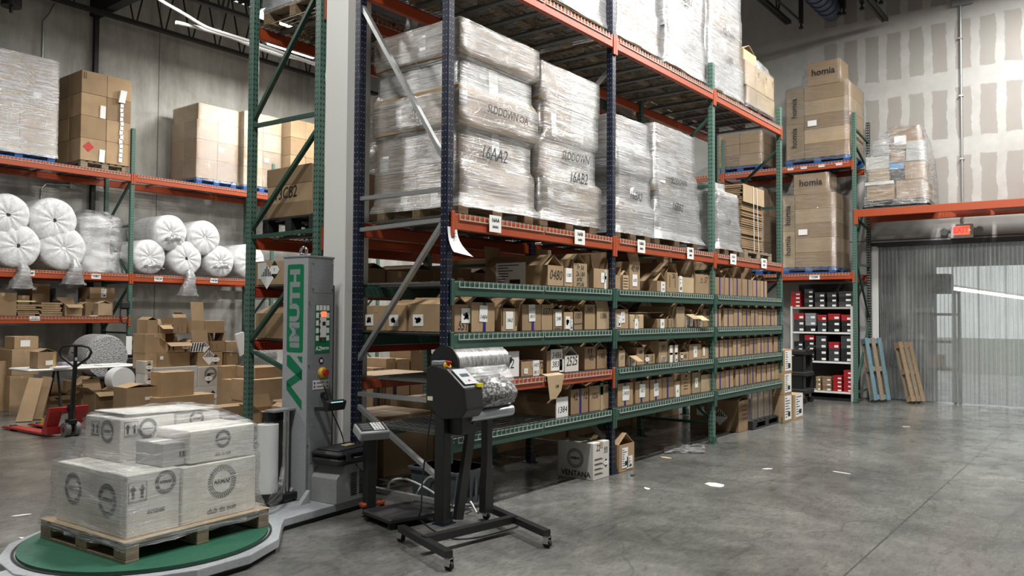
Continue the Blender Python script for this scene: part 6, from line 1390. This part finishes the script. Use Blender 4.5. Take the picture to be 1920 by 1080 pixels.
# pallet with wrapped bundle of cartons under the far bay
a, c = at(1404, 790, Y=YF+.1), at(1460, 790, Y=YF+.1); r = thing('loaded_pallet', 'black pallet with upright blue taped cartons in film under the far bay', 'pallet load', ((a.x+c.x)/2, 4.7, 0))
pallet_mb(a.x+.02, c.x-.05, YF+.05, YF+1.0, 0, .13).build('pallet', BLKR, r); n = 4; w_ = (c.x-a.x-.25)/n
for k in range(n): 
    x = a.x+.04+k*w_; o = MB().box(x, YF+.12, .132, x+w_-.01, YF+.6, .132+.44, .004).build('carton', CBl, r); MB().box(x+w_*.4, YF+.118, .133, x+w_*.4+.04, YF+.12, .57).build('tape', BLUE, o)
envelope(MB(), [(.12, a.x+.02, a.x+.05+n*w_, YF+.1, YF+.62), (.58, a.x+.03, a.x+.04+n*w_, YF+.11, YF+.61)], amp=.01).build('stretch_film', FILMC, r)
# stack of brown cartons with big white labels beside the last green post
gl = 'white labelled cartons stacked past the last post'
p = at(1467, 783, Z=0); yq = 4.18
xs0, xs1 = at(1470, 770, Y=yq).x, at(1484, 770, Y=yq).x
lbm = [(.5, .5, (xs1-xs0)*.80, .36, '', 'ship')]
zz_ = 0
for k, yt in enumerate((739, 699, 655)):
    z1 = at(1478, yt, Y=yq).z; o = (0, -.0, .02)[k]
    carton(('bottom', 'middle', 'top')[k]+' one of three stacked cartons with white labels beyond the last green post', xs0+o, xs1+o+.02, yq, yq+.42, zz_, z1, 'closed', CB, labels=[(.5, .52, (xs1-xs0)*.86, (z1-zz_)*.86, '', 'ship')], group=gl); zz_ = z1+.003
xs2, xs3 = at(1487.5, 770, Y=yq).x, at(1506, 770, Y=yq).x
carton('single carton with a big white label on the floor right of the three high stack', xs2+.02, xs3, yq-.0, yq+.42, 0, at(1495, 739, Y=yq).z, 'closed', CB, labels=[(.55, .54, (xs3-xs2)*.72, .35, '', 'ship')], group=gl)
# floor litter
gd = 'scraps on the floor'
for (lb, x, y, w_, h_, mt) in (('largest white paper scrap lying in the aisle', 1341, 909, .24, .16, LBL), ('small white scrap nearest the white carton in the aisle', 1213, 916, .10, .05, LBL), ('tiny scrap below the blue haze plastic on the floor', 1186, 891, .10, .05, BLKR), ('tan cardboard scrap on the floor by the plastic film', 1248, 858, .15, .08, CBl), ('white scrap right of the first green post foot', 1440, 879, .12, .05, LBL),
            ('white scrap in the aisle right of the paper sheet', 1577, 886, .2, .03, LBL), ('crumpled white scrap beside the pallet under the far bay', 1433, 796, .16, .12, LBL), ('tiny white scrap far out in the aisle', 1700, 800, .12, .03, LBL), ('white scrap on the floor left of the turntable', 40, 966, .14, .04, LBL), ('small white scrap left of the turntable pallet', 44, 1009, .08, .03, LBL)):
    p = at(x, y, Z=.004); b = MB(); an = R_.uniform(0, 3); n = 7
    P = [(p.x+(w_/2*math.cos(2*math.pi*k/n)*math.cos(an)-h_/2*math.sin(2*math.pi*k/n)*math.sin(an))*R_.uniform(.8, 1.15), p.y+(w_/2*math.cos(2*math.pi*k/n)*math.sin(an)+h_/2*math.sin(2*math.pi*k/n)*math.cos(an))*R_.uniform(.8, 1.15), .004) for k in range(n)]
    b.slab(P, .004); tag(b.build('paper_scrap', mt), lb, 'scrap', gd)
b = MB(); rows = []
for i in range(12):
    rows.append([]); 
    for k in range(8): p = at(1245+i*7, 836+k*2.2, Z=0); rows[-1].append(Vector((p.x, p.y, .012+.05*abs(noise.noise(Vector((i*.7, k*.8, 2)))))))
b.loft(rows, cap=False, closed=False); tag(b.build('plastic_film_scrap', FILMT), 'crumpled clear plastic film lying on the floor before the first green post', 'plastic film')

# ------------------------------------------------------------------ foam rolls on the wall rack
gr = 'plastic bagged white foam rolls on the wall rack'
FB = mat('bagged foam', (.80, .81, .82), .22); t = NT(FB)
tc = t.n('ShaderNodeTexCoord'); w_ = t.n('ShaderNodeTexWave', wave_type='BANDS'); nn = t.noise(t.coord(scale=(3, 1, 3), rand=True), 4, 6, .75, 1.0)
t.l(t.ramp(nn, [(.32, (.50, .505, .51)), (.5, (.66, .665, .67)), (.75, (.82, .82, .825))]), t.b.inputs['Base Color']); t.bump(nn, .45, .02)
zs = zlb+DK+.001
def foam_roll(label, cx_, cy_, rp, core=True, tail=None, dep=1.1, Y=YL+.0, zc=None):
    c = at(cx_, cy_, Y=Y); k = 1500/((c.x*.79+Y*.61)); r_ = rp/k; z = zs+r_ if zc is None else c.z
    r = thing('foam_roll', label, 'foam roll', (c.x, Y+dep/2, z-r_), 0, gr); b = MB(); n = 40; rings = []
    prof = [(0.0, .10), (-.02, .3), (-.015, .55), (.0, .80), (.02, .93), (.05, .99), (.15, 1.0), (dep*.5, 1.0), (dep-.1, 1.0), (dep, .95)]
    for (d, f) in prof:
        rings.append([(c.x+r_*f*(1+.012*math.sin(7*2*math.pi*i/n+cx_)+.008*math.sin(3*2*math.pi*i/n))*math.cos(2*math.pi*i/n), Y+d+.008*math.sin(11*2*math.pi*i/n+cx_)*(f < .95), z+r_*f*(1+.010*math.sin(5*2*math.pi*i/n+cy_))*math.sin(2*math.pi*i/n)) for i in range(n)])
    b.loft(rings); b.build('roll', FB, r)
    if core: b = MB(); b.cyl((c.x, Y-.004, z), (c.x, Y+.004, z), .035, 16); b.build('core', DKM, r)
    if tail:
        tx, ty_, L_ = tail; A = Vector((c.x+tx*r_, Y-.02, z+ty_*r_)); rg = []; n = 18
        for k in range(9):
            f = k/8; wd = .05+.14*f*(1.2-.3*f)+(.03 if k == 8 else 0); P = A+Vector((.02*math.sin(f*5), -.06-.05*math.sin(f*3), -L_*f))
            rg.append([P+Vector((wd*math.cos(2*math.pi*i/n)*(1+.25*math.sin(i*2.3+k)), .045*math.sin(2*math.pi*i/n)*(1+.5*math.sin(i*1.7)), .02*math.sin(i*2.9))) for i in range(n)])
        MB().loft(rg, cap=False).build('bag_tail', FILMW, r)
    return r
foam_roll('foam roll at the left edge, lower row, with gathered bag tail', 33, 484, 43, True, (.1, -.75, .45))
foam_roll('second foam roll in the lower row, its crumpled bag tail over the beam', 120, 480, 42, False, (.35, -.5, .45))
foam_roll('topmost foam roll at the left edge of the photo', 16, 402, 40, True, None, zc=1)
foam_roll('largest upper foam roll with dark core, second from the left', 102, 413, 43, True, None, zc=1)
foam_roll('lower foam roll just right of the slim green post', 281, 484, 33, False, (.1, -.3, .12))
foam_roll('lower foam roll with a bag tail hanging below the beam', 350, 492, 33, True, (.0, -.6, .55))
foam_roll('lower foam roll third right of the slim green post', 414, 496, 30, False, (-.1, -.1, .12))
foam_roll('foam roll at the foot of the left green frame post', 470, 500, 33, False, None)
foam_roll('upper foam roll with star shaped bag folds right of the slim green post', 321, 436, 34, False, (.05, -.1, .15), zc=1)
foam_roll('upper foam roll furthest right with smooth round end', 385, 446, 33, False, None, zc=1)
c = at(184, 505, Y=YL+.2); b = MB(); rw = .33; zt_ = at(184, 400, Y=YL+.2).z
r = thing('foam_roll', 'upright foam roll in a loose clear bag between the post and the big rolls', 'foam roll', (c.x, YL+.55, zs), 0, None)
rings = []
for k in range(14):
    f = k/13; z = zs+(zt_-zs)*f; q = rw*(1+.05*math.sin(f*9))*(1 if f < .86 else 1-.5*((f-.86)/.14)**2)
    rings.append([(c.x+q*(1+.04*math.sin(i*1.9+k))*math.cos(2*math.pi*i/32), YL+.5+q*math.sin(2*math.pi*i/32), z+.02*math.sin(i*2.2)) for i in range(32)])
b.loft(rings); b.build('roll', FB, r); envelope(MB(), [(zs+.01, c.x-.36, c.x+.36, YL+.12, YL+.88), (zt_-.1, c.x-.37, c.x+.40, YL+.1, YL+.9), (zt_+.06, c.x-.2, c.x+.2, YL+.3, YL+.7)], amp=.06).build('clear_bag', FILMT, r)
c = at(232, 455, Y=YL+.4); r = thing('foam_roll', 'small foam roll lying behind the slim green post', 'foam roll', (c.x, YL+.7, zs)); b = MB(); b.tube([(c.x-.05, YL+.45, zs+.22), (c.x+.05, YL+1.0, zs+.22)], .22, 28); b.build('roll', FB, r)
# cartons and flats on the lower wall shelf
gw = 'cartons on the lower shelf at the concrete wall'
zs2 = zlc+DK+.001
for (lb, x0, x1, yt, top, mt, dep, lab, zb_, Y) in (
  ('wide brown carton at the left edge of the lower wall shelf', -20, 31, 549, 'closed', CBd, .5, (), None, YL+.05),
  ('brown carton behind the flat stack on the lower wall shelf', 33, 55, 554, 'closed', CBd, .3, (), None, YL+.6),
  ('tall brown carton with small white label at the back of the lower wall shelf', 60, 93, 532, 'closed', CBd, .3, [(.12, .85, .1, .09, '')], None, YL+.65),
  ('dark grey carton on the back of the lower wall shelf', 104, 146, 541, 'closed', GRYD, .35, (), None, YL+.6),
  ('open carton with torn end on the lower wall shelf, right of centre', 122, 154, 571, 'open', CB, .3, (), None, YL+.05),
  ('brown carton under the taped one at the right end of the lower wall shelf', 160, 212, 561, 'closed', CBd, .5, (), None, YL+.35),
  ('small pale yellow carton at the right end of the lower wall shelf', 184, 210, 569, 'halftent', CBl, .2, (), None, YL+.03)):
    a, c = at(x0, 580, Y=Y), at(x1, 580, Y=Y); carton(lb, a.x, c.x, Y, Y+dep, zs2, at((x0+x1)/2, yt, Y=Y).z, top, mt, group=gw, labels=lab)
Y = YL+.35; a, c = at(168, 560, Y=Y), at(215, 560, Y=Y); zq = at(186, 561, Y=Y).z+.003
carton('taped brown carton stacked on another at the right end of the lower wall shelf', a.x, c.x, Y, Y+.5, zq, at(190, 539, Y=Y).z, 'closed', CB, group=gw, labels=[(.55, .5, .12, .2, '', 'ship')])
for (lb, x0, x1, yt, n) in (('left stack of flattened cartons on the lower wall shelf', 31, 72, 570, 6), ('right stack of flattened cartons on the lower wall shelf', 76, 113, 566, 6)):
    Y = YL+.04; a, c = at(x0, 590, Y=Y), at(x1, 590, Y=Y); zt_ = at(x0, yt, Y=Y).z; r = thing('flattened_carton_stack', lb, 'carton stack', ((a.x+c.x)/2, Y+.25, zs2)); b = MB()
    for k in range(n): z = zs2+(zt_-zs2)*k/n; b.box(a.x+jig(.04), Y+jig(.01)+.02, z, c.x+jig(.05), Y+.5, z+(zt_-zs2)/n*.8)
    b.build('flattened_cartons', CBd, r)
Y = YL+.04; a = at(48, 567, Y=Y); tag(MB().box(a.x-.14, Y, a.z+.012, a.x+.16, Y+.2, a.z+.03).build('envelope', mat('pale yellow paper', (.8, .7, .35), .6)), 'pale yellow envelope on the left stack of flattened cartons', 'envelope')
a = at(205, 592, Y=YL+.0); tag(MB().box(a.x-.35, YL+.03, zs2, a.x+.05, YL+.3, zs2+.012).build('paper_stack', LBL), 'white papers at the right end of the lower wall shelf', 'papers')
a = at(233, 575, Y=YL-.06); r = thing('headset', 'black strap and pad hanging from the end of the lower orange beam', 'hanging strap', (a.x, YL-.06, a.z)); b = MB()
b.tube([(a.x+.08*math.cos(q), YL-.07, a.z-.12+.20*math.sin(q)) for q in [2*math.pi*k/20 for k in range(21)]], .012, 8); b.box(a.x-.09, YL-.10, a.z-.05, a.x+.11, YL-.03, a.z+.10, .03); b.build('strap', RUB, r)

# ------------------------------------------------------------------ shoe box shelving under the exit wall rack
XS = 16.05; ysl, ysr = at(1483, 600, X=XS).y, 4.20
shv = thing('shelving_unit', 'black shelving with white shelf edges holding shoe boxes under the exit wall rack', 'shelving', (XS+.25, (ysl+ysr)/2, 0))
zsh = [at(1560, y, X=XS).z for y in (576, 623, 678, 734)]
b = MB(); b.box(XS+.5, ysr, .02, XS+.52, ysl, zh2-.18); b.build('back_panel_shade', BLK, shv)  # raised past the top shelf as a dark sheet for shade on the wall
for i, z in enumerate(zsh):
    b = MB(); b.box(XS, ysr+.03, z-.035, XS+.5, ysl-.03, z, .003); b.build('shelf', WHT if i != 0 else mat('beige shelf', (.42, .38, .33), .5), shv)
b = MB(); b.box(XS-.01, ysl-.03, 0, XS+.03, ysl+.005, zsh[0]+.02); b.build('upright', WHT, shv); b = MB(); b.box(XS-.01, ysr-.005, 0, XS+.03, ysr+.03, zsh[0]+.02); b.build('upright', WHT, shv)
b = MB(); b.box(XS+.01, ysr+.03, .001, XS+.48, ysl-.03, .05); b.build('kick_plate', BLK, shv)
SBK, SBG, SBR, SBW, SBB = mat('black shoe box', (.012, .012, .013), .5), mat('dark grey shoe box', (.045, .046, .05), .5), mat('red shoe box', (.38, .015, .02), .45), mat('silver shoe box', (.25, .26, .29), .4), CBd
cn = {'k': (SBK, 'black'), 'g': (SBG, 'dark grey'), 'r': (SBR, 'red'), 'w': (SBW, 'silver grey'), 'b': (SBB, 'brown')}
lvl = ['top shelf', 'upper white shelf', 'lower white shelf', 'bottom shelf']
def shoes(si, cols):
    z0 = zsh[si]+.001; H = None
    for ci, (px0, px1, y0, st, hs) in enumerate(cols):
        a, c = at(px0, y0, X=XS).y, at(px1, y0, X=XS).y; n = len(st); zt = at(px0, y0, X=XS).z; h = (zt-z0)/n
        for k, ch_ in enumerate(st):
            mt_, cname = cn[ch_]; z = z0+k*h; o = jig(.012); y0_, y1_ = c+.006, a-.006
            where = ('bottom', 'second', 'third', 'fourth', 'fifth')[k] if n > 1 else 'single'
            r = thing('shoe_box', '%s shoe box, %s one in column %s from left on the %s' % (cname, where, ('one', 'two', 'three', 'four', 'five', 'six')[ci], lvl[si]), 'shoe box', (XS+.18, (y0_+y1_)/2, z), 0, 'shoe boxes on the %s' % lvl[si])
            x0 = XS+.03+abs(o); b = MB(); b.box(x0+.004, y0_+.003, z+.0005, x0+.32, y1_-.003, z+h*.72); b.build('box_body', mt_, r)
            b = MB(); b.box(x0, y0_, z+h*.68, x0+.325, y1_, z+h-.002); b.build('lid', mt_, r)
            plate((x0-.002, y0_+(y1_-y0_)*.26, z+h*.33), (y1_-y0_)*.38, h*.36, '-X', LBL, r, 'label'); del y0_, y1_
shoes(0, [(1481, 1500, 547, 'rrrr', 0), (1506, 1524, 542, 'kgkg', 0), (1526, 1546, 548, 'gkg', 0), (1549, 1568, 548, 'gkg', 0), (1571, 1597, 546, 'gkg', 0)])
shoes(1, [(1487, 1507, 587, 'ggr', 0), (1508, 1529, 587, 'kww', 0), (1531, 1549, 590, 'ggr', 0), (1551, 1574, 588, 'kkr', 0), (1576, 1597, 590, 'kkr', 0)])
shoes(2, [(1487, 1505, 640, 'kkgk', 0), (1507, 1526, 628, 'kkkkr', 0), (1528, 1549, 629, 'kkgg', 0), (1552, 1573, 641, 'ggr', 0), (1575, 1597, 629, 'kkgg', 0)])
shoes(3, [(1528, 1538, 706, 'bbb', 0), (1540, 1558, 706, 'bbb', 0), (1560, 1578, 704, 'rrrr', 0), (1580, 1597, 694, 'rrrrr', 0)])
# black trolley before the shelving
a, c = at(1487, 745, X=15.5), at(1526, 745, X=15.5); ct = thing('utility_cart', 'black plastic utility cart on castors in front of the shoe shelving', 'cart', (15.3, (a.y+c.y)/2, 0))
zt_ = at(1500, 655, X=15.3).z
b = MB(); x0, x1, y0, y1 = 15.05, 15.55, c.y, a.y
for z in (.18, .50, zt_-.1): MB().box(x0, y0, z, x1, y1, z+.09, .02).build('tray', BLKR, ct)
b = MB()
for x in (x0+.03, x1-.06):
    for y in (y0+.03, y1-.06): b.box(x, y, .18, x+.05, y+.04, zt_, .006)
b.box(x1-.03, y0+.03, .2, x1-.02, y1-.03, zt_-.05); b.build('post', BLKR, ct); MB().box(x0+.02, y0+.08, .27, x0+.04, y1-.08, zt_-.12).build('front_panel', BLK, ct)
b = MB(); b.tube([(x0+.03, y0+.02, zt_-.05), (x0, y0-.05, zt_+.06), (x0, y0-.05, zt_+.06), (x0+.2, y0-.05, zt_+.06), (x1-.1, y0-.05, zt_+.06), (x1-.03, y0+.02, zt_-.05)], .018, 8); b.build('push_handle', BLKR, ct)
for x in (x0+.06, x1-.06):
    for y in (y0+.06, y1-.06): b = MB(); b.cyl((x-.015, y, .06), (x+.015, y, .06), .06, 18); w_ = b.build('castor_wheel', RUB, ct); b = MB(); b.box(x-.02, y-.02, .1, x+.02, y+.02, .18); b.build('castor_fork', CHR, w_)

# ------------------------------------------------------------------ exit sign, strip curtain, leaning pallets
c = at(1804, 434, X=XW-.03); es = thing('exit_sign', 'lit red EXIT sign with two lamp heads above the strip curtain', 'exit sign', (XW-.03, c.y, c.z))
b = MB(); b.box(XW-.075, c.y-.19, c.z-.13, XW-.001, c.y+.19, c.z+.14, .01); b.build('housing', WHT, es)
b = MB(); b.box(XW-.078, c.y-.13, c.z-.065, XW-.075, c.y+.13, c.z+.10); lp = b.build('lit_panel', mat('red lit panel', (.9, .12, .06), .4, em=1.6, ec=(1, .13, .06)), es)
text('EXIT', (XW-.080, c.y+.015, c.z+.018), .15, '-X', mat('bright red letters', (1, .02, .02), .4, em=3.0, ec=(1, .02, .03)), lp, bold=.004, wx=.85)
b = MB(); b.add([(XW-.080, c.y-.115, c.z+.045), (XW-.080, c.y-.145, c.z+.018), (XW-.080, c.y-.115, c.z-.01)], [(0, 1, 2)]); b.build('arrow', mat('orange lit arrow', (1, .3, .1), .4, em=2.0, ec=(1, .3, .12)), lp)
for q in (-.29, .29): b = MB(); b.box(XW-.06, c.y+q*.65-.03, c.z+.02, XW-.02, c.y+q*.8+.03, c.z+.06); b.tube([(XW-.11, c.y+q, c.z+.0), (XW-.05, c.y+q, c.z+.03), (XW-.02, c.y+q, c.z+.04)], .06, 18, rs=[.07, .06, .03]); b.build('lamp_head', mat('grey lamp head', (.25, .25, .24), .4), es)
CUR = mat('clear ribbed pvc strip', (.72, .77, .80), .12, spec=.9); t = NT(CUR); out = t.t.nodes['Material Output']
tr = t.n('ShaderNodeBsdfTransparent'); tr.inputs[0].default_value = (.90, .91, .92, 1); lw = t.n('ShaderNodeLayerWeight'); lw.inputs[0].default_value = .35
tl_ = t.n('ShaderNodeBsdfTranslucent'); tl_.inputs[0].default_value = (.88, .89, .87, 1); gl = t.n('ShaderNodeBsdfGlossy'); gl.inputs['Roughness'].default_value = .08
nz = t.noise(t.coord(scale=(4, 4, .35)), 2.2, 5, .7); nz2 = t.noise(t.coord(scale=(1, 1, 1)), 1.0, 4, .6)
sp = t.n('ShaderNodeSeparateXYZ'); t.l(t.coord(), sp.inputs[0])
fac = t.ramp(t.math('ADD', t.math('MULTIPLY', nz, .6), t.math('MULTIPLY', nz2, .4)), [(.38, g3(.24)), (.64, g3(.66))])
rib = t.math('ABSOLUTE', t.math('SUBTRACT', t.math('FRACT', t.math('DIVIDE', sp.outputs[1], .07)), .5)); fac = t.math('ADD', fac, t.math('MULTIPLY', t.math('GREATER_THAN', rib, .33), .22))
m1 = t.n('ShaderNodeMixShader'); t.l(fac, m1.inputs[0]); t.l(tr.outputs[0], m1.inputs[1]); t.l(tl_.outputs[0], m1.inputs[2])
f2_ = t.n('ShaderNodeMath', operation='MULTIPLY_ADD'); t.l(lw.outputs['Facing'], f2_.inputs[0]); f2_.inputs[1].default_value = .45; f2_.inputs[2].default_value = .10
m2 = t.n('ShaderNodeMixShader'); t.l(f2_.outputs[0], m2.inputs[0]); t.l(m1.outputs[0], m2.inputs[1]); t.l(gl.outputs[0], m2.inputs[2]); t.l(m2.outputs[0], out.inputs[0])
cu = thing('strip_curtain', 'clear ribbed plastic strip curtain hanging across the wide doorway', 'curtain', (XW-.05, (DY0+DY1)/2, 0))
b = MB(); b.box(XW-.10, DY0, DZ-.03, XW-.035, DY1, DZ+.05, .004); b.build('track', BLK, cu)
y = DY1-.02; i = 0
while y > DY0+.1:
    w_ = .46; n = 46; x_ = XW-.06-.02*(i % 2); rows = []; ph_ = R_.uniform(0, 6); sw = R_.uniform(-.02, .02)
    for k in range(9):
        f = k/8; z = DZ-.02-(DZ-.04)*f
        rows.append([(x_-.018*math.cos(2*math.pi*j/7.0)+.022*math.sin(j*.18+ph_)*f-.05*f*(.3+.3*math.sin(i*1.3)), y-w_*j/n+sw*f, z) for j in range(n+1)])
    MB().loft(rows, cap=False, closed=False).build('strip', CUR, cu); y -= .43; i += 1
# dock side: black rack with odds and ends, tube lamps
dr = thing('black_shelving', 'black shelving with boxes seen through the left part of the strip curtain', 'shelving', (18.2, 3.5, 0))
b = MB()
for y in (2.75, 4.35):
    for x in (18.0, 18.55): b.box(x, y, 0, x+.05, y+.05, 2.15)
b.build('post', BLK, dr)
for z in (.55, 1.1, 1.65, 2.1): b = MB(); b.box(18.0, 2.78, z, 18.6, 4.38, z+.05); b.build('shelf', BLK, dr)
carton('brown carton on the black shelving behind the strip curtain', 18.05, 18.4, 3.0, 3.3, .601, .85, 'closed', CB); carton('white carton on the black shelving behind the strip curtain', 18.05, 18.4, 3.6, 3.85, .601, .82, 'closed', WC)
for k, (y, z) in enumerate(((3.2, 1.701), (3.75, 1.701), (3.4, 1.151))): o = MB().box(18.05, y, z, 18.35, y+.35, z+.12, .02).build('packing_bag', FILMW); tag(o, ('right plastic bag', 'left plastic bag', 'white plastic bag')[k]+' on the %s shelf of the black shelving behind the curtain' % ('third', 'third', 'second')[k], 'bag')
o = MB().box(18.1, 2.85, 2.151, 18.5, 4.3, 2.5, .04).build('dark_bundle', BLK); tag(o, 'dark bundle on top of the black shelving behind the curtain', 'bundle')
tl2 = thing('tube_lamp', 'bright tube lamp running away behind the strip curtain', 'lamp', (20, 1.5, 2.9)); a = at(1742, 535, X=19.2); c = at(1945, 563, X=24.2)
b = MB(); b.cyl(a, c, .03, 12); b.build('tube', mat('lit tube', (1, 1, .9), .4, em=7, ec=(.95, 1, .82)), tl2); b = MB(); b.bar(a+Vector((0, 0, .06)), c+Vector((0, 0, .06)), .08, .04); b.bar((a.x+.02, a.y, a.z+.07), (a.x+.02, a.y, 4.59), .02); b.bar((c.x-.02, c.y, c.z+.07), (c.x-.02, c.y, 4.59), .02); b.build('fitting', WHT, tl2)
# leaning pallets
def lean_pallet(label, fx, fy, wid, hgt, tilt, rz, mt, mt2):
    r = thing('wooden_pallet', label, 'pallet', (fx, fy, .0), rz); c_, s_ = math.cos(tilt), math.sin(tilt)
    def Q(x, y, z): return Vector((x*c_+z*s_, y, z*c_-x*s_+.045))
    U, V = Vector((c_, 0, -s_)), Vector((s_, 0, c_))
    for side, n in ((.0, 3), (.12, 3)):
        for k in range(n):
            y_ = (-wid/2+.04)+(wid-.08)*k/(n-1); MB().obox(Q(side, y_, hgt/2), U*.009, (0, .040, 0), V*hgt/2).build('deck_board', (mt, mt2)[(k+(side > 0)) % 2], r)
    for k in range(3):
        z = .06+(hgt-.12)*k/2; b = MB()
        for q in (-wid/2+.05, 0, wid/2-.05): b.obox(Q(.06, q, z), U*.048, (0, .045, 0), V*.05)
        b.obox(Q(.016, 0, z), U*.008, (0, wid/2, 0), V*.045); b.build('cross_blocks', (mt, mt2)[k % 2], r)
    return r
p = at(1642, 754, Z=0); BLW = wood('faded blue wood', (.17, .27, .31))
lean_pallet('faded blue wooden pallet leaning on the rack post left of the curtain', p.x+.02, 3.74, .36, 1.20, math.radians(13), math.radians(50), BLW, WOODG)
p = at(1735, 749, Z=0); lean_pallet('pale wooden pallet leaning against the strip curtain', 16.52, p.y-.06, .30, 1.15, math.radians(17), math.radians(52), WOOD, WOODG)

# more stock: near bay top level; rear rack and floor stock added to block light
load('wrapped pallet on the top orange beams directly above the 16AA2 pallet', X0+.14, at(978, 60, Y=y0_).x-.09, y0_, y1_, Z6, [(.35, 0, 0, 0, 0, CB), (.4, 0, 0, 0, 0, WC2)], WOOD, FILMW)
for i in range(3):
    for k in range(2):
        a = px[i]+.10+k*1.2
        load('added wrapped pallet on the top beams of the rear rack, %s from the white column' % ['first', 'second', 'third', 'fourth', 'fifth', 'sixth'][i*2+k], a+(.05 if i+k else 1e-3), a+1.08, YB0+.12, YB1-.03, 4.50+DK+.001, [(.5, 0, 0, 0, 0, CBd), (.4, 0, 0, 0, 0, CB)], WOOD, FILM) if (i, k) != (0, 0) else None  # loads added to darken the racks beneath
ORD = ['first', 'second', 'third', 'fourth', 'fifth', 'sixth', 'seventh', 'eighth', 'ninth', 'tenth']
n = 0
for i in range(3):
    for k in range(3):
        a = px[i]+.08+k*.80
        carton('added big dark brown carton on the floor under the rear rack, %s from the scale' % ORD[n], a+.02, a+.74, YB0+.10, YB0+.85, 0, .52+.16*((n*7) % 3)/2, 'closed', CBd, group='added cartons under the rear rack'); n += 1  # row added to block lamp light coming from behind
for zz_, nm_, hs in ((zr2, 'lower', .34), (zr1, 'upper', .38)):
    n = 0
    for i in (1, 2):
        for k in range(4):
            a = px[i]+.08+k*.60
            carton('dark carton on the %s shelf of the rear rack, %s from the near bay' % (nm_, ORD[n]), a+.02, a+.56, YB0+.10, YB0+.75, zz_, zz_+hs-.10*((n*5) % 3)/2, ('closed', 'tent')[n % 2], CBd, group='dark cartons on the %s rear shelf' % nm_); n += 1
